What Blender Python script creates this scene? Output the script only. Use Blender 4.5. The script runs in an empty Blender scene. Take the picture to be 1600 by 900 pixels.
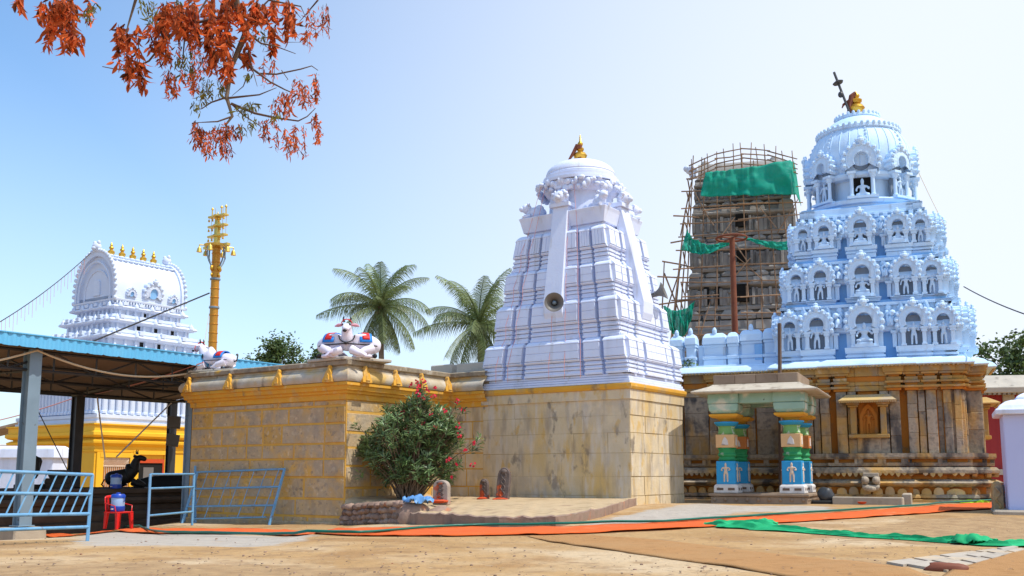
import bpy, bmesh, math, random
from mathutils import Vector, Matrix, noise
D = bpy.data; SC = bpy.context.scene; COL = SC.collection
R = math.radians; PI = math.pi
rnd = random.Random(7)

# ------------------------------------------------------------------ camera, sky, sun, exposure
PITCH = R(7.6); EYE = 1.15; FPX = 1523.0
cam = D.objects.new('camera', D.cameras.new('camera')); COL.objects.link(cam); SC.camera = cam
cam.location = (0, 0, EYE); cam.rotation_euler = (R(90) + PITCH, 0, 0)
cam.data.sensor_width = 36.0; cam.data.lens = FPX / 1600 * 36.0
cam.data.shift_y = 87 / 1600; cam.data.clip_end = 3000; cam.data.clip_start = .05
SUN_EL = 60.0; SUN_AZ = math.atan2(.90, -.43)            # azimuth of the sun measured from +Y towards +X
sdir = Vector((math.sin(SUN_AZ) * math.cos(R(SUN_EL)), math.cos(SUN_AZ) * math.cos(R(SUN_EL)), math.sin(R(SUN_EL))))
w = D.worlds.new("World"); SC.world = w; w.use_nodes = True
nt = w.node_tree; nt.nodes.clear()
sky = nt.nodes.new('ShaderNodeTexSky'); sky.sky_type = 'NISHITA'; sky.sun_disc = False
sky.sun_elevation = R(SUN_EL); sky.sun_rotation = SUN_AZ
sky.air_density = 1.0; sky.dust_density = 1.2; sky.ozone_density = 1.0; sky.altitude = 50
# summer haze: the air turns milky towards the sun's side and the horizon
tc = nt.nodes.new('ShaderNodeTexCoord'); dp = nt.nodes.new('ShaderNodeVectorMath'); dp.operation = 'DOT_PRODUCT'
dp.inputs[1].default_value = (.95, .20, -.22)
mr = nt.nodes.new('ShaderNodeMapRange'); mr.inputs[1].default_value = -.45; mr.inputs[2].default_value = .48
mr.inputs[3].default_value = .0; mr.inputs[4].default_value = .93; mr.interpolation_type = 'SMOOTHSTEP'
sx = nt.nodes.new('ShaderNodeSeparateXYZ'); hz = nt.nodes.new('ShaderNodeMapRange'); hz.interpolation_type = 'SMOOTHSTEP'
hz.inputs[1].default_value = .0; hz.inputs[2].default_value = .45; hz.inputs[3].default_value = .50; hz.inputs[4].default_value = 0
scr = nt.nodes.new('ShaderNodeMath'); scr.operation = 'MAXIMUM'
mx = nt.nodes.new('ShaderNodeMix'); mx.data_type = 'RGBA'; mx.inputs[7].default_value = (5.75, 6.15, 6.95, 1)
gm = nt.nodes.new('ShaderNodeMix'); gm.data_type = 'RGBA'; gm.blend_type = 'MULTIPLY'; gm.inputs[0].default_value = 1
gm.inputs[7].default_value = (1.05, 1.36, 1.53, 1)
bg = nt.nodes.new('ShaderNodeBackground'); bg.inputs[1].default_value = .15
wo = nt.nodes.new('ShaderNodeOutputWorld')
L = nt.links.new
L(tc.outputs['Generated'], dp.inputs[0]); L(dp.outputs['Value'], mr.inputs[0]); L(tc.outputs['Generated'], sx.inputs[0]); L(sx.outputs[2], hz.inputs[0]); L(mr.outputs[0], scr.inputs[0]); L(hz.outputs[0], scr.inputs[1]); L(scr.outputs[0], mx.inputs[0])
L(sky.outputs[0], gm.inputs[6]); L(gm.outputs[2], mx.inputs[6]); L(mx.outputs[2], bg.inputs[0]); L(bg.outputs[0], wo.inputs[0])
sl = D.lights.new('sun', 'SUN'); sl.energy = 3.9; sl.angle = R(.53); sl.color = (1, .95, .86)
so = D.objects.new('sun', sl); COL.objects.link(so); so.rotation_euler = sdir.to_track_quat('Z', 'Y').to_euler()
SC.view_settings.view_transform = 'Standard'; SC.view_settings.look = 'None'
SC.view_settings.exposure = .13; SC.view_settings.gamma = 1

# ------------------------------------------------------------------ measuring helpers (used to lay things out on the ground plan)
cP, sP = math.cos(PITCH), math.sin(PITCH)
def at(px, py, Y):
    u = (px - 800) / FPX; v = (537 - py) / FPX
    t = Y / (cP - v * sP); return Vector((u * t, Y, EYE + (sP + v * cP) * t))
def Z(py, Y): return at(800, py, Y).z
def sstep(a, b, x):
    t = max(0, min(1, (x - a) / (b - a))); return t * t * (3 - 2 * t)
def gz(x, y):
    if x > 2: a = .26
    elif x > -4.7: a = .26 + (x - 2) / 6.7 * .53
    elif x > -10.5: a = -.27 + (x + 4.7) / 5.8 * .11
    else: a = max(-.75, -.38 + (x + 10.5) / 3.0 * .37)
    return a * sstep(14.5 if x < -4 else 15.5, 26 if x < -4 else 29, y)
def bump(x, y):
    return .018 * noise.noise(Vector((x * .45, y * .45, 1.3))) + .008 * noise.noise(Vector((x * 1.7, y * 1.7, 4.1)))
def G(px, py):
    Y = 10.0
    while Y < 60:
        p = at(px, py, Y)
        if p.z <= gz(p.x, p.y): return Vector((p.x, p.y, gz(p.x, p.y)))
        Y += .02
    return p

# ------------------------------------------------------------------ mesh builder
class MB:
    def __init__(s): s.v = []; s.f = []; s.t = []; s.mi = []; s.M = Matrix(); s.tone = .5; s.mat = 0
    def add(s, vs, fs, tone=None):
        b = len(s.v); s.v += [s.M @ Vector(v) for v in vs]
        for f in fs: s.f.append([b + i for i in f]); s.t.append(s.tone if tone is None else tone); s.mi.append(s.mat)
    def loft(s, secs, tone=None, caps=True):      # secs: list of (z, x0, x1, y0, y1)
        vs = []; fs = []
        for z, x0, x1, y0, y1 in secs: vs += [(x0, y0, z), (x1, y0, z), (x1, y1, z), (x0, y1, z)]
        for i in range(len(secs) - 1):
            a = i * 4
            for k in range(4): fs.append((a + k, a + (k + 1) % 4, a + 4 + (k + 1) % 4, a + 4 + k))
        if caps: fs.append((3, 2, 1, 0)); n = len(vs); fs.append((n - 4, n - 3, n - 2, n - 1))
        s.add(vs, fs, tone)
    def box(s, x0, x1, y0, y1, z0, z1, tone=None): s.loft([(z0, x0, x1, y0, y1), (z1, x0, x1, y0, y1)], tone)
    def lathe(s, prof, n=16, cx=0, cy=0, tone=None, a0=0):
        vs = []; fs = []
        for r, z in prof:
            for k in range(n):
                a = a0 + 2 * PI * k / n; vs.append((cx + r * math.cos(a), cy + r * math.sin(a), z))
        for i in range(len(prof) - 1):
            for k in range(n):
                fs.append((i * n + k, i * n + (k + 1) % n, (i + 1) * n + (k + 1) % n, (i + 1) * n + k))
        fs.append(tuple(range(n - 1, -1, -1))); m = (len(prof) - 1) * n; fs.append(tuple(range(m, m + n)))
        s.add(vs, fs, tone)
    def tube(s, pts, r, n=6, tone=None, caps=True):
        pts = [Vector(p) for p in pts]; m = len(pts); rs = r if isinstance(r, (list, tuple)) else [r] * m
        vs = []; fs = []; up = None
        for i, p in enumerate(pts):
            d = (pts[min(i + 1, m - 1)] - pts[max(i - 1, 0)]).normalized()
            if up is None: up = d.orthogonal().normalized()
            else:
                up = up - d * up.dot(d)
                up = up.normalized() if up.length > 1e-6 else d.orthogonal().normalized()
            w_ = d.cross(up)
            for k in range(n):
                a = 2 * PI * k / n + PI / 4; vs.append(p + (up * math.cos(a) + w_ * math.sin(a)) * rs[i])
        for i in range(m - 1):
            for k in range(n): fs.append((i * n + k, i * n + (k + 1) % n, (i + 1) * n + (k + 1) % n, (i + 1) * n + k))
        if caps: fs.append(tuple(range(n - 1, -1, -1))); fs.append(tuple(range((m - 1) * n, m * n)))
        s.add(vs, fs, tone)
    def beam(s, a, b, wx, wz=None, tone=None):          # square bar
        s.tube([a, b], wx * .7071, 4, tone)
    def ball(s, c, rx, ry=None, rz=None, nu=10, nv=7, tone=None):
        ry = rx if ry is None else ry; rz = rx if rz is None else rz
        vs = [(c[0], c[1], c[2] - rz)]; fs = []
        for j in range(1, nv):
            t = -PI / 2 + PI * j / nv
            for k in range(nu):
                a = 2 * PI * k / nu; vs.append((c[0] + rx * math.cos(t) * math.cos(a), c[1] + ry * math.cos(t) * math.sin(a), c[2] + rz * math.sin(t)))
        vs.append((c[0], c[1], c[2] + rz)); e = len(vs) - 1
        for k in range(nu):
            fs.append((0, 1 + (k + 1) % nu, 1 + k)); fs.append((e, e - nu + k, e - nu + (k + 1) % nu))
            for j in range(nv - 2):
                a = 1 + j * nu; fs.append((a + k, a + (k + 1) % nu, a + nu + (k + 1) % nu, a + nu + k))
        s.add(vs, fs, tone)
    def plate(s, poly, y0, y1, tone=None):              # polygon in XZ given thickness in Y
        n = len(poly); vs = [(x, y0, z) for x, z in poly] + [(x, y1, z) for x, z in poly]
        fs = [tuple(range(n)), tuple(range(2 * n - 1, n - 1, -1))]
        for k in range(n): fs.append((k, n + k, n + (k + 1) % n, (k + 1) % n))
        s.add(vs, fs, tone)
    def slab(s, poly, z0, z1, tone=None):               # polygon in XY given thickness in Z
        n = len(poly); vs = [(p[0], p[1], z0) for p in poly] + [(p[0], p[1], z1) for p in poly]
        fs = [tuple(range(n - 1, -1, -1)), tuple(range(n, 2 * n))]
        for k in range(n): fs.append((k, (k + 1) % n, n + (k + 1) % n, n + k))
        s.add(vs, fs, tone)
    def molding(s, path, prof, closed=True, tone=None):  # path CCW seen from above, outward on its right; prof: (out, z)
        n = len(path); P = [Vector((p[0], p[1])) for p in path]; offs = []
        for i in range(n):
            ns = []
            if closed or i > 0: d = (P[i] - P[i - 1]).normalized(); ns.append(Vector((d.y, -d.x)))
            if closed or i < n - 1: d = (P[(i + 1) % n] - P[i]).normalized(); ns.append(Vector((d.y, -d.x)))
            m = ns[0] if len(ns) == 1 else (ns[0] + ns[1]) / (1 + ns[0].dot(ns[1]))
            offs.append(m)
        vs = []; fs = []; k = len(prof)
        for i in range(n):
            for o, z in prof: q = P[i] + offs[i] * o; vs.append((q.x, q.y, z))
        for i in range(n if closed else n - 1):
            j = (i + 1) % n
            for a in range(k - 1): fs.append((i * k + a, j * k + a, j * k + a + 1, i * k + a + 1))
        s.add(vs, fs, tone)
    def build(s, name, mat, parent=None, bev=0, smooth=None, label=None):
        me = D.meshes.new(name); me.from_pydata([tuple(v) for v in s.v], [], s.f)
        mats = mat if isinstance(mat, (list, tuple)) else [mat]
        for m in mats: me.materials.append(m)
        if len(mats) > 1: me.polygons.foreach_set('material_index', s.mi)
        at_ = me.attributes.new('tone', 'FLOAT', 'FACE'); at_.data.foreach_set('value', s.t)
        me.validate(); me.update()
        if smooth is not None:
            me.polygons.foreach_set('use_smooth', [True] * len(me.polygons)); me.set_sharp_from_angle(angle=R(smooth))
        o = D.objects.new(name, me); COL.objects.link(o)
        if parent: o.parent = parent
        if bev:
            b = o.modifiers.new('edge', 'BEVEL'); b.width = bev; b.segments = 1; b.limit_method = 'ANGLE'; b.angle_limit = R(40); b.harden_normals = False
        if label: o['label'] = label
        return o
def tag(o, label, cat, group=None):
    o['label'] = label; o['category'] = cat
    if group: o['group'] = group
    return o
def struct(o): o['kind'] = 'structure'; return o
def thing(name, label, cat, loc=(0, 0, 0), rz=0, group=None):
    o = D.objects.new(name, None); COL.objects.link(o); o.location = loc; o.rotation_euler = (0, 0, rz)
    o.empty_display_size = .2
    return tag(o, label, cat, group)
def dup(o, parent=None, loc=None, rz=None, label=None, group=None):
    c = o.copy(); COL.objects.link(c); c.parent = parent
    if loc is not None: c.location = loc
    if rz is not None: c.rotation_euler = (0, 0, rz)
    if label: c['label'] = label
    if group: c['group'] = group
    for ch in list(o.children): dup(ch, c)
    return c
def skin(name, verts, edges, sub=1):          # verts: (x, y, z, r) or (x,y,z,rx,ry); one continuous body grown on a skeleton
    me = D.meshes.new(name); me.from_pydata([v[:3] for v in verts], edges, [])
    o = D.objects.new(name, me); COL.objects.link(o)
    m = o.modifiers.new('s', 'SKIN'); m.use_smooth_shade = True
    for i, v in enumerate(verts):
        sv = me.skin_vertices[0].data[i]; sv.radius = (v[3], v[4] if len(v) > 4 else v[3]); sv.use_root = (i == 0)
    if sub: u = o.modifiers.new('u', 'SUBSURF'); u.levels = sub; u.render_levels = sub
    dg = bpy.context.evaluated_depsgraph_get(); dg.update()
    nm = D.meshes.new_from_object(o.evaluated_get(dg)); nm.name = name
    D.objects.remove(o); D.meshes.remove(me)
    nm.polygons.foreach_set('use_smooth', [True] * len(nm.polygons))
    return nm
def mobj(name, me, mat, parent=None, loc=(0, 0, 0), rot=(0, 0, 0), sc=1):
    if not me.materials: me.materials.append(mat)
    o = D.objects.new(name, me); COL.objects.link(o); o.location = loc; o.rotation_euler = rot
    o.scale = (sc, sc, sc) if not isinstance(sc, tuple) else sc
    if parent: o.parent = parent
    return o

# ------------------------------------------------------------------ materials
def mat(name, cols, scale=2.0, rough=.8, bump=.15, bscale=30, tone=.0, patches=(), streak=None, metal=0, spec=.3, detail=6, stretch=(1, 1, 1), transl=None, bdist=.02, coat=0, tcol=None, open_=0):
    m = D.materials.new(name); m.use_nodes = True; n = m.node_tree.nodes; l = m.node_tree.links.new
    b = n['Principled BSDF']; b.inputs['Roughness'].default_value = rough; b.inputs['Metallic'].default_value = metal
    b.inputs['Specular IOR Level'].default_value = spec; b.inputs['Coat Weight'].default_value = coat
    tc_ = n.new('ShaderNodeTexCoord')
    def nz(sc, det=detail, st=(1, 1, 1), off=0):
        mp = n.new('ShaderNodeMapping'); mp.inputs[3].default_value = st; mp.inputs[1].default_value = (off, off * .7, off * 1.3)
        l(tc_.outputs['Object'], mp.inputs[0])
        t = n.new('ShaderNodeTexNoise'); t.inputs['Scale'].default_value = sc; t.inputs['Detail'].default_value = det
        l(mp.outputs[0], t.inputs['Vector']); return t.outputs[0]
    def c4(c): return (c[0], c[1], c[2], 1)
    if len(cols) > 1:
        rp = n.new('ShaderNodeValToRGB'); e = rp.color_ramp.elements
        while len(e) < len(cols): e.new(.5)
        for i, c in enumerate(cols): e[i].position = .3 + .4 * i / (len(cols) - 1); e[i].color = c4(c)
        l(nz(scale, st=stretch), rp.inputs[0]); out = rp.outputs[0]
    else:
        rg = n.new('ShaderNodeRGB'); rg.outputs[0].default_value = c4(cols[0]); out = rg.outputs[0]
    for i, pt in enumerate(patches):         # (color, scale, lo, hi, stretch, amount)
        c, sc, lo, hi = pt[:4]; st = pt[4] if len(pt) > 4 else (1, 1, 1); am = pt[5] if len(pt) > 5 else 1
        r2 = n.new('ShaderNodeMapRange'); r2.inputs[1].default_value = lo; r2.inputs[2].default_value = hi; r2.inputs[4].default_value = am
        l(nz(sc, 8, st, 3.7 * (i + 1)), r2.inputs[0])
        x = n.new('ShaderNodeMix'); x.data_type = 'RGBA'; x.inputs[7].default_value = c4(c); l(r2.outputs[0], x.inputs[0]); l(out, x.inputs[6]); out = x.outputs[2]
    if tcol:          # individual blocks (by their own random number) are of another stone
        a = n.new('ShaderNodeAttribute'); a.attribute_name = 'tone'
        r3 = n.new('ShaderNodeMapRange'); r3.inputs[1].default_value = tcol[1]; r3.inputs[2].default_value = tcol[2]; r3.inputs[4].default_value = tcol[3]; l(a.outputs['Fac'], r3.inputs[0])
        r5 = n.new('ShaderNodeMapRange'); r5.inputs[1].default_value = .36; r5.inputs[2].default_value = .58; l(nz(2.6, 9, (1, 1, 1), 21.3), r5.inputs[0]); mm = n.new('ShaderNodeMath'); mm.operation = 'MULTIPLY'; l(r3.outputs[0], mm.inputs[0]); l(r5.outputs[0], mm.inputs[1])
        x = n.new('ShaderNodeMix'); x.data_type = 'RGBA'; x.inputs[7].default_value = c4(tcol[0]); l(mm.outputs[0], x.inputs[0]); l(out, x.inputs[6]); out = x.outputs[2]
    if tone:
        a = n.new('ShaderNodeAttribute'); a.attribute_name = 'tone'
        r3 = n.new('ShaderNodeMapRange'); r3.inputs[3].default_value = 1 - tone; r3.inputs[4].default_value = 1 + tone; l(a.outputs['Fac'], r3.inputs[0])
        x = n.new('ShaderNodeMix'); x.data_type = 'RGBA'; x.blend_type = 'MULTIPLY'; x.inputs[0].default_value = 1
        l(out, x.inputs[6]); l(r3.outputs[0], x.inputs[7]); out = x.outputs[2]
    l(out, b.inputs['Base Color'])
    if bump:
        bp = n.new('ShaderNodeBump'); bp.inputs['Strength'].default_value = bump; bp.inputs['Distance'].default_value = bdist
        l(nz(bscale, 8, (1, 1, 1), 9.1), bp.inputs['Height']); l(bp.outputs[0], b.inputs['Normal'])
    if transl:
        tr = n.new('ShaderNodeBsdfTranslucent'); ms = n.new('ShaderNodeMixShader'); ms.inputs[0].default_value = transl
        l(out, tr.inputs[0]); l(b.outputs[0], ms.inputs[1]); l(tr.outputs[0], ms.inputs[2]); l(ms.outputs[0], n['Material Output'].inputs[0])
    if open_:          # open weave of the net lets part of the light through
        src = n['Material Output'].inputs[0].links[0].from_socket; tp_ = n.new('ShaderNodeBsdfTransparent'); m2 = n.new('ShaderNodeMixShader'); m2.inputs[0].default_value = open_
        l(src, m2.inputs[1]); l(tp_.outputs[0], m2.inputs[2]); l(m2.outputs[0], n['Material Output'].inputs[0])
    return m
V3 = (1, 1, .1)     # vertical streaks
M_ = {}
M_['white'] = mat('white_limewash', [(.64, .70, .88), (.71, .765, .92), (.67, .73, .90)], 1.5, .75, .25, 18, tone=.03, patches=[((.47, .50, .58), 1.3, .54, .72, V3, .5), ((.46, .43, .40), 4, .60, .72, V3, .45), ((.70, .74, .86), 3, .55, .7, (1, 1, 1), .5)])
M_['groove'] = mat('groove_limewash', [(.44, .57, .84), (.52, .65, .88)], 2, .75, .2, 18)  # bluer, darker tone for the tower core seen between the bays
M_['bluew'] = mat('pale_blue_limewash', [(.51, .71, .93), (.59, .77, .955), (.54, .735, .945)], 1.5, .7, .25, 18, tone=.05, patches=[((.36, .48, .64), 1.4, .56, .74, V3, .5), ((.34, .38, .44), 4.5, .62, .72, V3, .45), ((.60, .74, .90), 2.2, .55, .72, (1, 1, 1), .6)])
M_['bluep'] = mat('sky_blue_limewash', [(.22, .48, .82), (.27, .53, .86)], 2, .7, .2, 18, patches=[((.34, .56, .82), 1.7, .55, .75, V3, .6)])
M_['niche'] = mat('shaded_niche_limewash', [(.22, .27, .33), (.17, .22, .28)], 3, .8, .2)  # shadow inside the niches is put into this dark back colour
M_['whitec'] = mat('white_tower_limewash', [(.57, .65, .80), (.64, .71, .84)], 1.0, .75, .2, 14, tone=.03, patches=[((.55, .62, .74), 1.2, .58, .75, V3, .5)])
M_['stone'] = mat('limewashed_granite', [(.40, .295, .18), (.51, .37, .21), (.57, .39, .17)], 2.2, .9, .6, 14, tone=.12, tcol=((.34, .285, .21), .25, .6, .6), patches=[((.62, .35, .07), 1.1, .48, .60, (1, 1, .6), .85), ((.27, .235, .20), 1.9, .56, .68, (1, 1, .6), .65), ((.58, .45, .30), 5, .56, .70, (1, 1, 1), .5), ((.19, .155, .12), 8, .57, .66, (1, 1, 1), .55), ((.68, .53, .33), 6.5, .57, .66, (1, 1, 1), .6)])
M_['mortar'] = mat('yellow_lime_mortar', [(.62, .32, .045), (.66, .38, .08), (.55, .30, .07)], 2, .9, .4, 20)
M_['stonea'] = mat('weathered_plastered_stone', [(.55, .45, .30), (.65, .53, .35), (.59, .485, .33)], 1.6, .9, .45, 16, tone=.06, patches=[((.62, .41, .13), .7, .46, .62, (1, 1, .35), .8), ((.30, .24, .19), 2.6, .52, .66, (1.4, 1.4, .35), .5), ((.64, .58, .50), 2.8, .52, .66, (1.6, 1.6, .3), .6), ((.17, .14, .115), 2.6, .61, .68, (1, 1, .6), .7), ((.60, .36, .08), 3.5, .58, .66, (1, 1, .5), .6)], tcol=((.40, .34, .27), .6, .9, .5))
M_['jointa'] = mat('dark_joint', [(.34, .25, .14), (.44, .33, .17)], 3, .9, .3)
M_['yellow'] = mat('ochre_paint', [(.66, .33, .035), (.72, .38, .05)], 1.5, .75, .4, 14, patches=[((.50, .33, .14), 2.0, .54, .68, (1, 1, .5), .75), ((.22, .16, .10), 2.2, .59, .70, (1.4, 1.4, .3), .65), ((.70, .52, .26), 4, .58, .7, (1, 1, 1), .5)])
M_['yellowb'] = mat('bright_yellow_paint', [(.78, .42, .02), (.84, .48, .03)], .8, .6, .1, 20, patches=[((.66, .36, .04), 1.0, .6, .8, V3, .5)])
M_['greyroll'] = mat('weathered_cornice_stone', [(.36, .30, .23), (.52, .46, .37), (.44, .36, .24)], 1.8, .9, .4, 16, patches=[((.62, .38, .08), 1.0, .50, .64, (1, 1, 1), .8), ((.14, .12, .10), 2.0, .60, .72, (1.5, 1.5, .4), .75)])
M_['darkedge'] = mat('blackened_slab_edge', [(.20, .16, .12), (.32, .26, .18), (.26, .2, .14)], 3, .95, .5, 18, patches=[((.45, .40, .32), 4, .58, .7), ((.60, .36, .07), 1.2, .60, .70)])
M_['granite'] = mat('patinated_granite', [(.17, .15, .125), (.38, .31, .22), (.27, .225, .17)], 5.0, .88, .8, 12, tone=.22, patches=[((.54, .31, .08), 1.1, .49, .60, (1, 1, .6), .8), ((.045, .045, .05), 1.3, .52, .62, (1.2, 1.2, .6), .8), ((.46, .40, .32), 2.2, .6, .74, (1.5, 1.5, .3), .7)])
M_['granitey'] = mat('ochre_stained_granite', [(.50, .28, .06), (.40, .26, .10), (.58, .33, .07)], 2.2, .88, .5, 16, tone=.15, patches=[((.30, .25, .19), 1.7, .50, .62, (1, 1, 1), .85), ((.62, .55, .42), 3, .6, .72, (1, 1, 1), .6)])
M_['orange'] = mat('orange_ochre', [(.55, .20, .025), (.48, .18, .03)], 2, .85, .4, 16, patches=[((.30, .16, .06), 3, .55, .7)])
M_['petal'] = mat('lotus_petal_stone', [(.50, .40, .26), (.56, .38, .14), (.42, .35, .26)], 1.2, .88, .4, 20, tone=.2)
M_['greytower'] = mat('bare_grey_masonry', [(.21, .20, .19), (.32, .305, .285), (.26, .245, .23)], 1.4, .92, .5, 8, tone=.2, patches=[((.34, .30, .26), 2.0, .56, .72, (1, 1, .5), .6)])
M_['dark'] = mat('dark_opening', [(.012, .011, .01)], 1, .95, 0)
M_['bamboo'] = mat('weathered_bamboo', [(.22, .135, .085), (.32, .20, .12), (.17, .11, .075)], 1.5, .7, .2, 30, tone=.3)
M_['net'] = mat('green_shade_net', [(.0, .40, .28), (.01, .46, .33)], 3, .7, .3, 60, transl=.3, open_=.22)
M_['cloth'] = mat('green_cloth', [(.01, .36, .13), (.02, .50, .20)], 4, .75, .3, 60, transl=.2)
M_['lime'] = mat('lime_cloth', [(.38, .62, .02)], 3, .7, .2)
M_['steel'] = mat('blue_painted_steel', [(.12, .31, .53), (.16, .36, .57)], 4, .45, .08, 40, patches=[((.16, .10, .07), 7, .61, .70, (1, 1, 1), .7), ((.26, .44, .60), 2, .55, .7, (1, 1, 1), .5)], spec=.5)
M_['steelb'] = mat('grey_blue_steel', [(.16, .23, .29), (.19, .27, .34)], 2, .5, .08, 40, patches=[((.10, .09, .08), 5, .66, .75)], spec=.5)
M_['steelk'] = mat('dark_steel', [(.035, .04, .045), (.05, .05, .055)], 3, .5, .05, 40, spec=.5)
M_['roof'] = mat('blue_roof_sheet', [(.10, .42, .70), (.14, .47, .74)], 1.2, .4, .05, 30, spec=.5, patches=[((.3, .5, .62), 3, .62, .75, (1, 1, 1), .4)])
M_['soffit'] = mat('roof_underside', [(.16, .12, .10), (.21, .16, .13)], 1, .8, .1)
M_['black'] = mat('oiled_black_stone', [(.010, .010, .010), (.016, .015, .014)], 3, .55, .1)
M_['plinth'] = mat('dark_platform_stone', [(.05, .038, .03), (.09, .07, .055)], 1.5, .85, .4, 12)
M_['plastic'] = mat('red_plastic', [(.62, .012, .012)], 1, .3, 0, spec=.5)
M_['coolb'] = mat('blue_plastic', [(.01, .06, .42)], 1, .35, 0, spec=.5)
M_['coolw'] = mat('pale_blue_plastic', [(.30, .46, .70), (.34, .50, .73)], 6, .4, 0, patches=[((.45, .25, .35), 9, .62, .68)])
M_['gold'] = mat('gilded_copper', [(.72, .44, .06), (.60, .34, .05)], 6, .32, .1, 30, metal=.75)
M_['goldp'] = mat('gilded_pole', [(.50, .22, .03), (.56, .27, .04)], 3, .4, .15, 25, metal=.45)
M_['brass'] = mat('bright_brass', [(.70, .50, .12)], 3, .35, .1, metal=.7)
M_['copper'] = mat('dark_copper', [(.20, .06, .03)], 3, .6, .1)
M_['horn'] = mat('grey_horn_paint', [(.16, .15, .14)], 5, .5, .05)
M_['carpet'] = mat('orange_red_carpet', [(.62, .10, .02), (.70, .13, .025)], 2, .95, .5, 90, patches=[((.52, .30, .14), 1.1, .60, .72, (1, 1, 1), .6)])
M_['coir'] = mat('brown_coir_matting', [(.37, .19, .068), (.43, .225, .085), (.35, .175, .06)], 3, .97, .9, 70, patches=[((.42, .24, .10), .9, .50, .66, (1, 1, 1), .6)])
M_['hose'] = mat('green_hose', [(.005, .13, .09)], 2, .4, 0)
M_['rust'] = mat('rusty_pole', [(.16, .045, .025), (.20, .07, .035)], 4, .8, .2)
M_['wood'] = mat('dark_timber', [(.12, .08, .06), (.18, .12, .09)], 3, .85, .3, 20, stretch=(1, 1, .2))
M_['conc'] = mat('stained_concrete', [(.36, .30, .23), (.44, .37, .28)], 3, .9, .4, 20, patches=[((.25, .2, .15), 2, .6, .72)])
M_['slabc'] = mat('grey_roof_slab', [(.42, .38, .32), (.52, .47, .39)], 2, .9, .4, 16, patches=[((.22, .19, .16), 2.5, .6, .74)])
M_['brownst'] = mat('brown_stone_blocks', [(.24, .17, .12), (.32, .24, .17)], 2, .9, .5, 16, tone=.15)
M_['earth'] = mat('packed_earth', [(.42, .30, .17), (.50, .37, .22), (.38, .27, .15)], 1.6, .97, .45, 14, patches=[((.30, .19, .12), 2, .58, .70)])
M_['rubble'] = mat('rubble_stone', [(.20, .13, .10), (.30, .20, .15), (.25, .18, .13)], 3, .95, .6, 14, tone=.35, patches=[((.40, .17, .09), 3, .6, .72)])
M_['idol'] = mat('dark_idol_stone', [(.10, .075, .065), (.17, .13, .115)], 6, .85, .4, 25, patches=[((.50, .09, .02), 4, .56, .64, (1, 1, 1), .9)])
M_['idolw'] = mat('whitewashed_idol_stone', [(.30, .24, .20), (.40, .33, .27)], 5, .85, .4, 25, patches=[((.50, .09, .03), 4, .55, .63, (1, 1, 1), .8)])
M_['vermil'] = mat('vermilion_powder', [(.60, .07, .015), (.50, .08, .03)], 8, .95, .3)
M_['bluebag'] = mat('blue_plastic_bag', [(.07, .22, .50), (.15, .34, .62)], 6, .4, .2)
M_['bark'] = mat('bark', [(.13, .095, .07), (.20, .15, .11)], 6, .9, .5, 20)
M_['palmbark'] = mat('palm_trunk', [(.17, .13, .10), (.24, .19, .15)], 4, .95, .6, 8, stretch=(1, 1, 6))
M_['twig'] = mat('grey_brown_twig', [(.10, .06, .045), (.15, .095, .07)], 9, .85, .2)
M_['leaf'] = mat('green_leaf', [(.075, .125, .035), (.11, .16, .05)], 2, .55, 0, tone=.75, transl=.25, spec=.4)
M_['leafo'] = mat('oleander_leaf', [(.12, .20, .065), (.18, .26, .11)], 2, .42, 0, tone=.8, transl=.2, spec=.5)
M_['palm'] = mat('palm_leaf', [(.12, .17, .06), (.17, .21, .085)], 1, .5, 0, tone=.75, transl=.25, spec=.45)
M_['deadleaf'] = mat('dry_orange_leaf', [(.46, .085, .02), (.62, .15, .04), (.30, .05, .018)], 8, .65, 0, tone=.85, transl=.5)
M_['oliveleaf'] = mat('olive_leaf', [(.16, .17, .03), (.24, .20, .04)], 6, .6, 0, tone=.5, transl=.4)
M_['flower'] = mat('pink_flower', [(.72, .03, .07), (.62, .025, .06)], 5, .6, 0, tone=.3, transl=.3)
M_['bull'] = mat('white_bull_paint', [(.74, .70, .80), (.78, .74, .83)], 3, .55, .1, 20, patches=[((.62, .52, .66), 3, .6, .75)])
M_['red'] = mat('red_paint', [(.58, .02, .015)], 3, .5, .05)
M_['blue'] = mat('blue_paint', [(.02, .22, .66)], 3, .5, .05)
M_['pinkp'] = mat('pink_paint', [(.60, .28, .34)], 3, .6, .05)
M_['blackp'] = mat('black_paint', [(.02, .018, .02)], 3, .5, .05)
M_['pgreen'] = mat('pillar_green', [(.02, .25, .08), (.03, .29, .11)], 4, .6, .2, 25, patches=[((.30, .40, .30), 5, .62, .72)])
M_['plgreen'] = mat('pillar_light_green', [(.16, .36, .10), (.20, .40, .14)], 4, .6, .2, 25, patches=[((.5, .55, .45), 6, .58, .66)])
M_['pblue'] = mat('pillar_blue', [(.02, .28, .58), (.03, .32, .62)], 4, .6, .1, 25)
M_['ppeach'] = mat('pillar_peach', [(.68, .44, .22), (.62, .38, .18)], 4, .7, .1, 25)
M_['porange'] = mat('pillar_orange', [(.50, .18, .05)], 4, .7, .1, 25)
M_['pyel'] = mat('pillar_yellow', [(.68, .36, .04), (.62, .30, .03)], 3, .65, .1, 25)
M_['pwhite'] = mat('chipped_whitewash', [(.66, .64, .62), (.56, .53, .50)], 3, .85, .3, 20, patches=[((.25, .2, .17), 5, .62, .72)])
M_['relief'] = mat('relief_paint', [(.62, .46, .32), (.68, .54, .42)], 6, .75, .1)
M_['teal'] = mat('flaking_teal_paint', [(.26, .44, .36), (.34, .52, .44)], 2, .8, .3, 20, patches=[((.60, .62, .52), 2.2, .50, .62), ((.08, .08, .07), 5, .70, .76)])
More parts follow.
